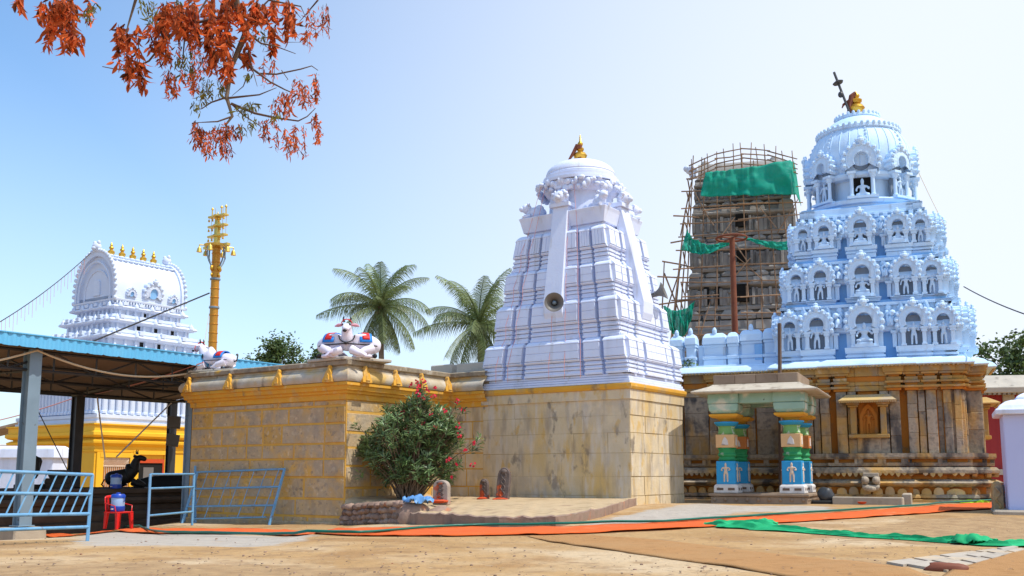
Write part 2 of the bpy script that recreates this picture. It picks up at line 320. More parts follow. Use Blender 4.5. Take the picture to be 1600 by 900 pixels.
M_['eave'] = mat('pale_eave_slab', [(.42, .37, .29), (.52, .46, .37)], 2, .9, .4, 18, patches=[((.26, .21, .16), 3, .54, .68)])
M_['white_shade'] = mat('shade_tinted_white_wall', [(.50, .53, .78), (.54, .57, .81)], 1, .7, .1, 25)  # white pillar shaft; the bluish shade of its visible face is in the colour
M_['redwall'] = mat('red_painted_wall', [(.30, .03, .035), (.36, .04, .04)], 1, .8, .1, 20, stretch=(4, 4, .3))
M_['wire'] = mat('wire_black', [(.03, .03, .03)], 1, .6, 0)
M_['rope'] = mat('pale_rope', [(.62, .50, .34)], 1, .8, 0)
M_['string'] = mat('red_white_string', [(.70, .32, .30)], 1, .8, 0)
M_['paver'] = mat('pale_flagstone', [(.38, .33, .265), (.43, .37, .30), (.35, .30, .24)], 1.8, .9, .3, 20, tone=.08, patches=[((.55, .41, .25), 1.2, .52, .66, (1, 1, 1), .85)])
def ground_mat():
    m = mat('sandy_ground', [(.355, .21, .085), (.43, .265, .115), (.39, .235, .098)], .35, .97, .9, 7, bdist=.05,
            patches=[((.53, .40, .25), .25, .50, .62, (1, 1, 1), .85), ((.31, .17, .065), .6, .53, .65, (1, 1, 1), .75), ((.25, .14, .06), 1.3, .60, .70, (.9, 1.1, 1), .6), ((.25, .15, .075), 2.0, .57, .69, (.9, 1.1, 1), .6), ((.28, .17, .085), 5, .60, .68, (1, 1, 1), .6), ((.54, .42, .28), 6, .64, .72, (1, 1, 1), .5), ((.24, .15, .09), 14, .66, .74, (1, 1, 1), .6)])
    n = m.node_tree.nodes; l = m.node_tree.links.new; b = n['Principled BSDF']; src = b.inputs['Base Color'].links[0].from_socket
    for nm, c1, c2 in (('pave', (.44, .385, .32), (.37, .32, .265)), ('dirt', (.30, .185, .09), (.40, .26, .13))):
        a = n.new('ShaderNodeAttribute'); a.attribute_name = nm; tcn = n.new('ShaderNodeTexCoord')
        t = n.new('ShaderNodeTexNoise'); t.inputs['Scale'].default_value = 1.4; t.inputs['Detail'].default_value = 9; l(tcn.outputs['Object'], t.inputs['Vector'])
        ad = n.new('ShaderNodeMath'); ad.operation = 'MULTIPLY_ADD'; ad.inputs[1].default_value = 1.6; l(t.outputs[0], ad.inputs[0]); l(a.outputs['Fac'], ad.inputs[2])
        r2 = n.new('ShaderNodeMapRange'); r2.inputs[1].default_value = 1.25; r2.inputs[2].default_value = 1.55; l(ad.outputs[0], r2.inputs[0])
        t2 = n.new('ShaderNodeTexNoise'); t2.inputs['Scale'].default_value = 3.1; t2.inputs['Detail'].default_value = 8; l(tcn.outputs['Object'], t2.inputs['Vector'])
        rp = n.new('ShaderNodeValToRGB'); rp.color_ramp.elements[0].position = .35; rp.color_ramp.elements[1].position = .65; rp.color_ramp.elements[0].color = (*c1, 1); rp.color_ramp.elements[1].color = (*c2, 1); l(t2.outputs[0], rp.inputs[0])
        x = n.new('ShaderNodeMix'); x.data_type = 'RGBA'; l(r2.outputs[0], x.inputs[0]); l(src, x.inputs[6]); l(rp.outputs[0], x.inputs[7]); src = x.outputs[2]
    l(src, b.inputs['Base Color'])
    return m
M_['ground'] = ground_mat()
# ------------------------------------------------------------------ ground sheet (near part finely divided, reaching the horizon)
def make_ground():
    xs = [-1500, -500, -150, -70, -45, -30, -24] + [-20 + .4 * i for i in range(101)] + [24, 30, 45, 70, 150, 500, 1500]
    ys = [-1200, -300, -80, -30, -10, -3, 2, 5] + [7 + .35 * i for i in range(85)] + [40, 45, 55, 75, 110, 200, 500, 1200, 2800]
    vs = [(x, y, gz(x, y) + (bump(x, y) if -20 <= x <= 20 and 5 < y < 38 else 0)) for y in ys for x in xs]
    n = len(xs); fs = [(j * n + i, j * n + i + 1, (j + 1) * n + i + 1, (j + 1) * n + i) for j in range(len(ys) - 1) for i in range(n - 1)]
    mb = MB(); mb.add(vs, fs); o = struct(mb.build('ground', M_['ground'], smooth=60))
    def inside(p, poly):
        c = False; j = len(poly) - 1
        for i in range(len(poly)):
            if (poly[i][1] > p[1]) != (poly[j][1] > p[1]) and p[0] < (poly[j][0] - poly[i][0]) * (p[1] - poly[i][1]) / (poly[j][1] - poly[i][1]) + poly[i][0]: c = not c
            j = i
        return c
    zones = {'pave': [[(110, 852), (130, 836), (300, 832), (500, 836), (470, 848), (380, 856), (240, 854)], [(880, 824), (1000, 800), (1075, 787), (1130, 786), (1120, 806), (1040, 818)], [(1180, 800), (1110, 812), (1120, 790), (1300, 790), (1320, 800)]],
             'dirt': [[(1330, 828), (1420, 812), (1560, 806), (1640, 812), (1640, 850), (1480, 842)], [(1250, 836), (1330, 828), (1480, 842), (1600, 850), (1500, 856)], [(-100, 885), (200, 878), (500, 884), (640, 892), (640, 960), (-100, 960)], [(560, 836), (700, 832), (690, 822), (560, 824)]]}
    for nm, polys in zones.items():
        polys = [[G(*p)[:2] for p in pl] for pl in polys]
        a = o.data.attributes.new(nm, 'FLOAT', 'POINT'); val = []
        for v in vs:
            f = 0
            if -16 < v[0] < 18 and 8 < v[1] < 36:
                f = sum(any(inside((v[0] + dx, v[1] + dy), pl) for pl in polys) for dx in (-.3, 0, .3) for dy in (-.3, 0, .3)) / 9
            val.append(f)
        a.data.foreach_set('value', val)
make_ground()
def gpt(x, y, dz=.0): return Vector((x, y, gz(x, y) + bump(x, y) + dz))
def ribbon(mb, pts, wids, dz, nw=3, tone=None, wob=0):       # flat strip lying on the ground along plan points
    dense = []
    for i in range(len(pts) - 1):
        a, b = Vector(pts[i][:2]), Vector(pts[i + 1][:2]); k = max(1, int((b - a).length / .35))
        for j in range(k): t = j / k; dense.append((a.lerp(b, t), wids[i] * (1 - t) + wids[i + 1] * t))
    dense.append((Vector(pts[-1][:2]), wids[-1])); vs = []; fs = []
    for i, (p, w_) in enumerate(dense):
        d = (dense[min(i + 1, len(dense) - 1)][0] - dense[max(0, i - 1)][0]).normalized(); nrm = Vector((-d.y, d.x))
        for k in range(nw):
            q = p + nrm * w_ * (k / (nw - 1) - .5 + wob * (rnd.random() - .5) / (nw))
            vs.append(gpt(q.x, q.y, dz + (wob * .04 * rnd.random() if wob else 0)))
        if i: 
            for k in range(nw - 1): fs.append(((i - 1) * nw + k + 1, (i - 1) * nw + k, i * nw + k, i * nw + k + 1))
    mb.add(vs, fs, tone)

# ------------------------------------------------------------------ masonry: real blocks of unequal size, a few mm to cm proud of a joint-coloured core
def masonry(mb, frame, u0, u1, z0, z1, hts, wmin, wmax, gap=.018, out=(.004, .03), holes=(), cham=.012):
    z = z0; i = 0
    while z < z1 - .02:
        h = hts[i % len(hts)]; i += 1
        if z + h > z1 - .08: h = z1 - z
        u = u0
        while u < u1 - .01:
            wd = rnd.uniform(wmin, wmax)
            if u + wd > u1 - wmin * .6: wd = u1 - u
            a, b, c, d = u + gap / 2, u + wd - gap / 2, z + gap / 2, z + h - gap / 2
            ok = all(b < hx0 or a > hx1 or d < hz0 or c > hz1 for hx0, hx1, hz0, hz1 in holes)
            if ok:
                e = rnd.uniform(*out); j = [rnd.uniform(-.008, .008) for _ in range(8)]
                base = [frame(p, -.03, q) for p, q in ((a, c), (b, c), (b, d), (a, d))]
                top = [frame(p + j[k], e, q + j[k + 4]) for k, (p, q) in enumerate(((a + cham, c + cham), (b - cham, c + cham), (b - cham, d - cham), (a + cham, d - cham)))]
                mb.add(base + top, [(4, 5, 6, 7)] + [(k, (k + 1) % 4, 4 + (k + 1) % 4, 4 + k) for k in range(4)], rnd.random())
            u += wd
        z += h

# ------------------------------------------------------------------ nandi hall (left stone building)
def hall():
    rz = R(-34.3)
    t = thing('stone_hall', 'low stone hall with ochre mortar joints, yellow cornice and bull statues on its roof edge', 'stone hall', (-4.73, 27.85, 0), rz)
    W, Dp = 6.85, 4.75
    mb = MB(); mb.box(-W, 0, 0, Dp + 1.2, -.9, 3.3); mb.box(0, 1.62, Dp, Dp + 1.2, -.3, 3.3)
    mb.build('joint_core', M_['mortar'], t)
    mb = MB()
    H_ = [.55, .50, .62, .52, .44, .58, .5]
    masonry(mb, lambda u, d, z: (u, -d, z), -W, 0, -.62, 3.28, H_, .7, 1.9, gap=.042, out=(.0, .03), cham=.02)
    masonry(mb, lambda u, d, z: (d, u, z), 0, Dp, -.3, 3.28, H_, .6, 1.6, gap=.042, out=(.0, .03), cham=.02)
    mb.build('wall', M_['stone'], t)
    mb = MB(); masonry(mb, lambda u, d, z: (u, Dp - d, z), .04, 1.62, -.2, 3.28, [.5, .45, .55], .6, 1.0)
    mb.build('side_wall', M_['stonea'], t)
    mb = MB(); mb.box(-W - .0, 0.06, -.1, .0, -.9, -.22, ); 
    mb.build('plinth_course', M_['stone'], t, bev=.02)
    path = [(-W, Dp), (-W, 0), (0, 0), (0, Dp), (1.6, Dp)]
    mb = MB(); mb.molding(path, [(-.02, 3.26), (.05, 3.27), (.06, 3.42), (.12, 3.44), (.13, 3.5), (.2, 3.53), (.22, 3.64), (.27, 3.66), (.27, 3.75), (.1, 3.76)], closed=False)
    mb.build('yellow_cornice', M_['yellow'], t)
    mb = MB(); mb.molding(path, [(.1, 3.755), (.29, 3.765), (.31, 3.80), (.335, 3.86), (.33, 3.95), (.28, 4.04), (.2, 4.10), (.17, 4.105), (.17, 4.14), (.12, 4.15), (.12, 4.24), (.0, 4.245)], closed=False)
    mb.build('roll_cornice', M_['greyroll'], t, smooth=40)
    mb = MB(); mb.molding(path, [(-.1, 4.22), (.17, 4.225), (.22, 4.25), (.23, 4.36), (.19, 4.39), (-.4, 4.40)], closed=False)
    mb.slab([(-W, -.02), (0, -.02), (0, Dp + 1.2), (-W, Dp + 1.2)], 3.3, 4.385); mb.slab([(0.01, Dp), (1.6, Dp), (1.6, Dp + 1.2), (.01, Dp + 1.2)], 3.31, 4.38)
    mb.build('roof_slab', M_['darkedge'], t)
    # kudu antefixes on the roll cornice
    mb = MB()
    poly = [(-.2, 0), (.2, 0), (.19, .1), (.14, .2), (.13, .27), (.07, .36), (.04, .4), (.05, .46), (0, .52), (-.05, .46), (-.04, .4), (-.07, .36), (-.13, .27), (-.14, .2), (-.19, .1)]
    mb.plate(poly, -.06, .06); mb.plate([(-.09, .05), (.09, .05), (.06, .2), (0, .26), (-.06, .2)], -.09, -.05)
    a0 = mb.build('antefix', M_['yellow'], t, bev=.012)
    first = True
    for k, (x, y, rr) in enumerate([(-6.72, -.34, 0), (-4.75, -.34, 0), (-2.52, -.34, 0), (-.42, -.34, 0), (.34, .45, 1), (.34, 1.78, 1), (.34, 3.0, 1), (.34, 4.3, 1)]):
        o = a0 if first else dup(a0, t); first = False
        o.location = (x, y, 3.74); o.rotation_euler = (R(-9), 0, 0) if not rr else (R(-9), 0, R(90))
    # loose coping blocks on the roof behind
    for (x0, x1, y0, y1, z0, z1) in ((1.4 - 2.4, 1.5 - 1.6, 5.0, 5.7, 4.385, 4.75), (-2.2, -1.1, 5.0, 5.4, 4.385, 4.58), (.2, 1.9, Dp + .1, Dp + .6, 4.385, 4.72)):
        mb = MB(); mb.box(x0, x1, y0, y1, z0, z1); mb.build('coping_block', M_['slabc'], t, bev=.03)
    return t
HALL = hall()

# ------------------------------------------------------------------ tapering white shrine tower in the middle
def shrine():
    t = thing('white_shrine', 'white stepped shrine tower with smooth dome on a bare plastered stone base', 'shrine', (2.25, 31, 0), R(-34.3))
    HX, HY = 2.6, 1.8
    mb = MB(); mb.box(-HX, HX, -HY, HY, -.3, 3.4); mb.build('joint_core', M_['jointa'], t)
    mb = MB(); Hs = [.62, .55, .68, .58, .5, .6]
    masonry(mb, lambda u, d, z: (u, -HY - d, z), -HX, HX, -.1, 3.3, Hs, .7, 1.5, gap=.004, out=(.004, .010), cham=.003)
    masonry(mb, lambda u, d, z: (HX + d, u, z), -HY, HY, -.1, 3.3, Hs, .7, 1.4, gap=.010, out=(.004, .022), cham=.008)
    mb.build('wall', M_['stonea'], t)
    sq = lambda a, b: [(-a, -b), (a, -b), (a, b), (-a, b)]
    mb = MB(); mb.molding(sq(HX, HY), [(-.02, 3.29), (.05, 3.3), (.055, 3.58), (.0, 3.585)]); mb.build('stone_band', M_['stonea'], t)
    mb = MB(); mb.molding(sq(HX, HY), [(0, 3.575), (.09, 3.59), (.12, 3.66), (.12, 3.74), (.06, 3.765), (-.2, 3.77)]); mb.build('yellow_band', M_['yellow'], t)
    # tiers: (py bottom, py top, hx, hy at bottom, hx, hy at top, with panels)
    tiers = [(597, 522, 2.62, 1.84, 2.45, 1.74), (519, 459, 2.27, 1.68, 2.12, 1.58), (457, 405, 2.02, 1.53, 1.86, 1.43), (403, 349, 1.78, 1.38, 1.58, 1.26)]
    fr = [(-1, -.715), (-.665, -.435), (-.385, .385), (.435, .665), (.715, 1)]
    ztop = 3.765; info = []
    for ti, (p0, p1, ax, ay, bx, by) in enumerate(tiers):
        z0 = ztop; z1 = Z(p1, 31 - bx * .563 - by * .826); H = z1 - z0; ztop = z1; info.append((z0, z1, ax, ay, bx, by))
        mb = MB()
        cb = MB(); cb.loft([(z0, -ax + .17, ax - .17, -ay + .17, ay - .17), (z1 - .02, -bx + .15, bx - .15, -by + .15, by - .15)]); cb.build('tier_core', M_['groove'], t)
        zb = z0
        if ti == 0:     # plain stepped foot
            for k in range(4):
                o = .04 - .035 * k; mb.box(-ax - o, ax + o, -ay - o, ay + o, zb + .075 * k, zb + .075 * (k + 1) - .012)
            mb.box(-ax + .12, ax - .12, -ay + .12, ay - .12, zb, zb + .3); zb += .30
        hh = z1 - zb
        for side in range(4):
            hw, hd, hw1, hd1 = (ax, ay, bx, by) if side % 2 == 0 else (ay, ax, by, bx)
            mb.M = Matrix.Rotation(side * PI / 2, 4, 'Z')
            for bi, (f0, f1) in enumerate(fr):
                pr = .03 if bi in (0, 2, 4) else 0
                def sec(f, o, sh=0):          # f: height fraction; o: outwards
                    hwz = hw + (hw1 - hw) * f; hdz = hd + (hd1 - hd) * f
                    return (zb + hh * f, f0 * hwz + sh, f1 * hwz - sh, -hdz - o - pr, -hdz + .25)
                mb.loft([sec(0, .0), sec(.06, .01), sec(.065, -.03, .01), sec(.13, -.03, .01)])
                mb.loft([sec(.14, .0), sec(.19, .01), sec(.195, -.02)]); mb.loft([sec(.195, -.03, .01), sec(.24, -.03, .01)])
                mb.loft([sec(.25, .005), sec(.30, .015), sec(.305, -.01)]); mb.loft([sec(.305, -.035, .015), sec(.36, -.035, .015)])
                mb.loft([sec(.37, .02), sec(.41, .06), sec(.43, .06), sec(.44, .03)])
                # panel, cut by incised lines
                rows = 1 if ti == 3 else 3; cols = 1
                if side % 2: cols = 2 if bi != 2 else 4; rows = 2 if ti < 3 else 1
                elif ti == 3: cols = 4 if bi != 2 else 8
                else: rows = 2
                p_, q_ = .445, .86
                for r_ in range(rows):
                    for c_ in range(cols):
                        g = .006; fa = p_ + (q_ - p_) * r_ / rows; fb = p_ + (q_ - p_) * (r_ + 1) / rows
                        gz_ = .007 / hh if rows > 1 else 0
                        def s2(f):
                            hwz = hw + (hw1 - hw) * f; hdz = hd + (hd1 - hd) * f
                            wa = f0 * hwz + .012; wb = f1 * hwz - .012; st = (wb - wa) / cols
                            return (zb + hh * f, wa + st * c_ + g, wa + st * (c_ + 1) - g, -hdz - .075 - pr, -hdz + .2)
                        mb.loft([s2(fa + gz_), s2(fb - gz_)])
                def s3(f): 
                    a = sec(f, .055, .02); return a
                mb.loft([s3(p_), s3(q_)])
                mb.loft([sec(.858, .085), sec(.89, .08), sec(.93, .05, .01), sec(.97, -.01, .02), sec(1.0, -.08, .03)])
        mb.M = Matrix()
        mb.build('tower_tier', M_['white'], t, bev=.008)
    # crowning slab, neck with squatting bulls, leafy rim, dome
    bx, by = 1.50, 1.18; z = ztop
    mb = MB(); zt = Z(321, 29.2)
    mb.loft([(z - .05, -bx + .1, bx - .1, -by + .1, by - .1), (z + .12, -bx + .1, bx - .1, -by + .1, by - .1)])
    mb.loft([(z + .12, -bx + .02, bx - .02, -by + .02, by - .02), (zt - .12, -bx - .06, bx + .06, -by - .06, by + .06), (zt, -bx - .1, bx + .1, -by - .1, by + .1), (zt + .03, -bx, bx, -by, by)])
    mb.build('crown_slab', M_['white'], t, bev=.012)
    zd = Z(292, 31); mb = MB()
    mb.lathe([(1.05, zt - .05), (.98, zd - .1)], 24); mb.build('neck', M_['white'], t, smooth=40)
    mb = MB(); mb.lathe([(.9, zd - .42), (1.1, zd - .36), (1.22, zd - .2), (1.24, zd - .06), (1.1, zd - .0)], 28)
    for k in range(90):
        a = 2 * PI * k / 90; ca, sa = math.cos(a), math.sin(a); q = (abs(ca) ** 3 + abs(sa) ** 3) ** (-1 / 3); j = rnd.random(); h_ = rnd.random(); mb.ball(((1.25 + .05 * h_) * q * ca, (1.16 + .05 * h_) * q * sa, zd - .36 + .32 * h_), .06 + .07 * j, .06 + .07 * rnd.random(), .06 + .09 * rnd.random(), 7, 5)
    mb.build('leafy_rim', M_['white'], t, smooth=50)
    for (x, y) in ((1.2, -.9), (-1.2, -.9), (1.2, .9), (-1.2, .9)):
        mb = MB(); mb.ball((0, 0, .2), .34, .2, .22); mb.ball((.3, 0, .36), .17, .14, .17); mb.ball((.45, 0, .34), .1, .09, .09); mb.ball((-.12, 0, .38), .14, .12, .12); mb.tube([(.2, -.15, .1), (.45, -.15, .05)], .06); mb.tube([(.2, .15, .1), (.45, .15, .05)], .06); mb.ball((.25, -.14, .48), .05); mb.ball((.25, .14, .48), .05)
        o = mb.build('bull_figure', M_['white'], t, smooth=50); o.location = (x * .98, y * .98, zt + .0); o.rotation_euler = (0, 0, math.atan2(y, x))
    r0 = 1.14; zd1 = Z(286, 31); za = Z(254, 31)
    mb = MB(); mb.lathe([(1.3, zd - .03), (1.3, zd + .06), (1.22, zd + .07), (1.23, zd + .19), (r0, zd + .2), (r0 + .01, zd + .28), (r0 - .02, zd + .32)] + [(r0 * math.cos(a) ** .8 if a < 1.5 else .02, zd + .30 + (za - zd - .30) * math.sin(a)) for a in [.1 * k for k in range(1, 16)]], 40)
    mb.build('dome', M_['white'], t, smooth=35)
    mb = MB(); k_ = za - .02; mb.lathe([(.2, k_), (.22, k_ + .05), (.1, k_ + .08), (.19, k_ + .16), (.23, k_ + .25), (.17, k_ + .34), (.07, k_ + .38), (.12, k_ + .44), (.12, k_ + .5), (.05, k_ + .55), (.09, k_ + .62), (.09, k_ + .67), (.04, k_ + .74), (.02, k_ + .95), (.0, k_ + .97)], 14)
    fo = mb.build('finial', M_['gold'], t, smooth=45); mb = MB(); mb.tube([(-.05, -.1, k_ + .6), (-.16, -.2, k_ + .3), (-.3, -.3, k_ + .02)], [.07, .06, .03]); mb.tube([(0, -.14, k_ + .1), (.12, -.16, k_ + .05)], .06); mb.tube([(.0, -.08, k_ + .46), (.0, -.1, k_ + .58)], .11)
    mb.build('cloth_wrap', M_['copper'], fo)
    # raised ribs with lion heads running up the middle of each face
    zA = info[1][0] + .68 * (info[1][1] - info[1][0]); zB = zt + .16
    for side in range(4):
        hd0 = (info[1][3] if side % 2 == 0 else info[1][2]) + .10; hd1 = (by if side % 2 == 0 else bx) + .14
        mb = MB(); mb.M = Matrix.Rotation(side * PI / 2, 4, 'Z')
        mb.loft([(zA - .2, -.33, .33, -hd0 + .06, -hd0 + .3), (zA, -.34, .34, -hd0 + .0, -hd0 + .3), (zA + .35, -.33, .33, -hd0 - .02, -hd0 + .3), (zB, -.27, .27, -hd1 + .03, -hd1 + .35)])
        rb = mb.build('face_rib', M_['white'], t, bev=.015)
        mb = MB(); mb.M = Matrix.Rotation(side * PI / 2, 4, 'Z')
        mb.box(-.36, .36, -hd1 - .06, -hd1 + .4, zB, zB + .12); mb.ball((0, -hd1 + .05, zB + .30), .24, .24, .22)
        for k in range(14): a = 2 * PI * k / 14; mb.ball((.25 * math.cos(a), -hd1 + .04 - .05 * math.sin(3 * a), zB + .32 + .20 * math.sin(a)), .07 + .02 * math.sin(5 * a), .09, .07, 6, 5)
        mb.ball((0, -hd1 - .16, zB + .26), .11, .10, .09); mb.ball((-.08, -hd1 - .14, zB + .36), .04); mb.ball((.08, -hd1 - .14, zB + .36), .04)
        mb.build('lion_head', M_['white'], rb, smooth=50)
    mb = MB()         # red strings of lights hanging down the faces
    for x, y0 in ((-1.55, 0), (-.05, 0), (1.05, 0), (-2.0, 1), (.5, 1)):
        pts = [(x * .4, -1.15, zd - .1)]
        for (z0, z1, ax, ay, bx_, by_) in reversed(info):
            pts += [(x * bx_ / 2.6, -by_ - .07, z1 - .06), (x * ax / 2.6, -ay - .10, z0 + .5 * (z1 - z0)), (x * ax / 2.6, -ay - .10, z0 + .2)]
        mb.tube(pts, .008, 4)
    mb.build('light_string', M_['string'], t)
    return t, info
SHRINE, SINFO = shrine()
# loudspeakers hung on the shrine's ribs
def horn(loc, rot, label):
    t = thing('horn_loudspeaker', label, 'loudspeaker', loc, 0, 'horn loudspeakers on the white shrine'); t.rotation_euler = rot
    mb = MB(); mb.lathe([(.05, -.05), (.07, .05), (.10, .2), (.16, .3), (.25, .38), (.285, .40), (.285, .415), (.24, .40), (.15, .31), (.09, .2), (.05, .12)], 28)
    mb.build('horn_bell', M_['horn'], t, smooth=50)
    mb = MB(); mb.lathe([(.02, -.25), (.1, -.24), (.12, -.2), (.12, -.1), (.08, -.05)], 16); mb.lathe([(.03, .12), (.06, .2), (.065, .28), (.03, .33), (0, .335)], 14); mb.build('driver', M_['steelb'], t, smooth=50)
    mb = MB(); mb.beam((-.2, 0, .1), (-.2, 0, -.3), .03); mb.beam((.2, 0, .1), (.2, 0, -.3), .03); mb.beam((-.2, 0, -.3), (.2, 0, -.3), .03); mb.build('bracket', M_['steelk'], t)
    return t
p = at(867, 475, 28.55); horn((p.x, p.y, p.z), (R(92), 0, R(-6)), 'grey horn loudspeaker facing the yard from the rib of the white shrine')
p = at(1019, 462, 30.4); horn((p.x, p.y, p.z), (R(70), 0, R(70)), 'horn loudspeaker seen side on at the right edge of the white shrine')
# ------------------------------------------------------------------ statue figures: one continuous body each, shared by the niches
def fig_standing(nm='standing_figure', v=0):
    a = .02 * v
    V = [(0, 0, .50, .085, .065), (0, 0, .62, .075, .055), (0, -.005, .74, .105, .06), (0, 0, .81, .04, .04), (0, -.01, .875, .06, .06), (0, 0, .95, .055, .055), (0, 0, 1.02, .022, .022),
         (-.065, 0, .46, .06, .055), (-.07 - a, -.01, .25, .048, .045), (-.075 - a, 0, .04, .04, .04), (-.08 - a, -.06, .02, .032, .028),
         (.065, 0, .46, .06, .055), (.07, -.01, .25, .048, .045), (.075, 0, .04, .04, .04), (.08, -.06, .02, .032, .028),
         (-.15, 0, .755, .04, .04), (-.2, -.02, .62, .034, .034), (-.14 if v == 0 else -.22, -.1, .60 if v == 0 else .47, .03, .03),
         (.15, 0, .755, .04, .04), (.2, -.02, .62, .034, .034), (.12 if v != 1 else .24, -.1, .63 if v != 1 else .78, .03, .03)]
    E_ = [(0, 1), (1, 2), (2, 3), (3, 4), (4, 5), (5, 6), (0, 7), (7, 8), (8, 9), (9, 10), (0, 11), (11, 12), (12, 13), (13, 14), (2, 15), (15, 16), (16, 17), (2, 18), (18, 19), (19, 20)]
    return skin(nm, V, E_)
def fig_seated(nm='seated_figure'):
    V = [(0, 0, .12, .13, .1), (0, 0, .30, .1, .075), (0, -.01, .46, .13, .08), (0, 0, .56, .05, .05), (0, -.02, .65, .085, .08), (0, 0, .76, .08, .075), (0, 0, .86, .03, .03),
         (-.16, -.06, .09, .085, .075), (-.28, -.12, .08, .07, .06), (-.12, -.22, .06, .05, .045), (.16, -.06, .09, .085, .075), (.28, -.12, .08, .07, .06), (.12, -.22, .06, .05, .045),
         (-.19, 0, .48, .05, .05), (-.27, -.04, .33, .042, .042), (-.25, -.15, .24, .038, .038), (.19, 0, .48, .05, .05), (.27, -.04, .33, .042, .042), (.25, -.13, .42, .038, .038)]
    E_ = [(0, 1), (1, 2), (2, 3), (3, 4), (4, 5), (5, 6), (0, 7), (7, 8), (8, 9), (0, 10), (10, 11), (11, 12), (2, 13), (13, 14), (14, 15), (2, 16), (16, 17), (17, 18)]
    return skin(nm, V, E_)
FIGS = [fig_standing('standing_figure', k) for k in range(3)]; FSEAT = fig_seated()
for f in FIGS + [FSEAT]: f.materials.append(M_['bluew'])

def kudu_plate(mb, cx, cz, ro, ri, y0, y1, teeth=11, a0=-32, drop=0):
    # horseshoe arch with flame teeth; opening below
    N = teeth * 4; P = []; Q = []
    for i in range(N + 1):
        a = R(a0 + (180 - 2 * a0) * i / N); ph = i % 4
        k = ro * (1.0 + (.10, .17, .13, 0)[ph]); P.append((cx + k * math.cos(a), cz + k * math.sin(a) * 1.02)); 
        Q.append((cx + ri * math.cos(a), cz + ri * math.sin(a) * 1.15))
    vs = []; fs = []
    for i in range(N + 1):
        vs += [(P[i][0], y0 + .05, P[i][1]), (Q[i][0], y0, Q[i][1]), (P[i][0], y1, P[i][1]), (Q[i][0], y1, Q[i][1])]
    for i in range(N):
        a = i * 4; b = a + 4
        fs += [(a, a + 1, b + 1, b), (a + 2, b + 2, b + 3, a + 3), (a, b, b + 2, a + 2), (a + 1, a + 3, b + 3, b + 1)]
    mb.add(vs, fs)
    # raised inner ring, and the finial with its little face on top
    M = 20
    for rr, rad in ((ri * 1.18, .03 * ro / .55), (ro * .84, .028 * ro / .55)):
        pts = [(cx + rr * math.cos(R(a0 + (180 - 2 * a0) * i / M)), y0 + .02, cz + rr * 1.08 * math.sin(R(a0 + (180 - 2 * a0) * i / M))) for i in range(M + 1)]
        mb.tube(pts, rad, 5)
    for k in range(teeth):
        a = R(a0 + (180 - 2 * a0) * (k + .45) / teeth); mb.ball((cx + ro * 1.0 * math.cos(a), y0 + .01, cz + ro * math.sin(a)), ro * .13, ro * .12, ro * .13, 6, 4)
    zt = cz + ro * 1.05
    mb.ball((cx, y0 + .02, zt + ro * .10), ro * .24, ro * .2, ro * .2, 8, 5); mb.ball((cx, y0 + .04, zt + ro * .33), ro * .16, ro * .12, ro * .14, 8, 5)
    mb.ball((cx - ro * .22, y0 + .04, zt + ro * .16), ro * .12, ro * .1, ro * .1, 6, 4); mb.ball((cx + ro * .22, y0 + .04, zt + ro * .16), ro * .12, ro * .1, ro * .1, 6, 4)
def make_niche(w, hp, seated, fig, fh):
    """niche of width w: two small pillars of height hp, an arch above, a figure inside; origin at base centre, front is -y"""
    ro = w * .46; ri = w * .21; mb = MB()
    for s in (-1, 1):
        x = s * w * .285
        mb.box(x - .06, x + .06, -.2, .04, 0, hp - .08); mb.box(x - .085, x + .085, -.23, .04, 0, .06); mb.box(x - .09, x + .09, -.24, .04, hp - .12, hp - .03); mb.box(x - .11, x + .11, -.26, .04, hp - .03, hp + .03)
    kudu_plate(mb, 0, hp + ro * .50, ro, ri, -.24, .02)
    if seated: mb.box(-w * .24, w * .24, -.3, .03, 0.0, .10); mb.box(-w * .2, w * .2, -.27, .03, .10, .16)
    o = mb.build('niche', M_['bluew'])
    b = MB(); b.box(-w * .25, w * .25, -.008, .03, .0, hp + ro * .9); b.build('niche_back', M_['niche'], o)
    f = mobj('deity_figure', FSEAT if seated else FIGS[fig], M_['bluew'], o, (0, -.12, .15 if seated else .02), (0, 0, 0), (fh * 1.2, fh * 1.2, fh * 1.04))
    return o

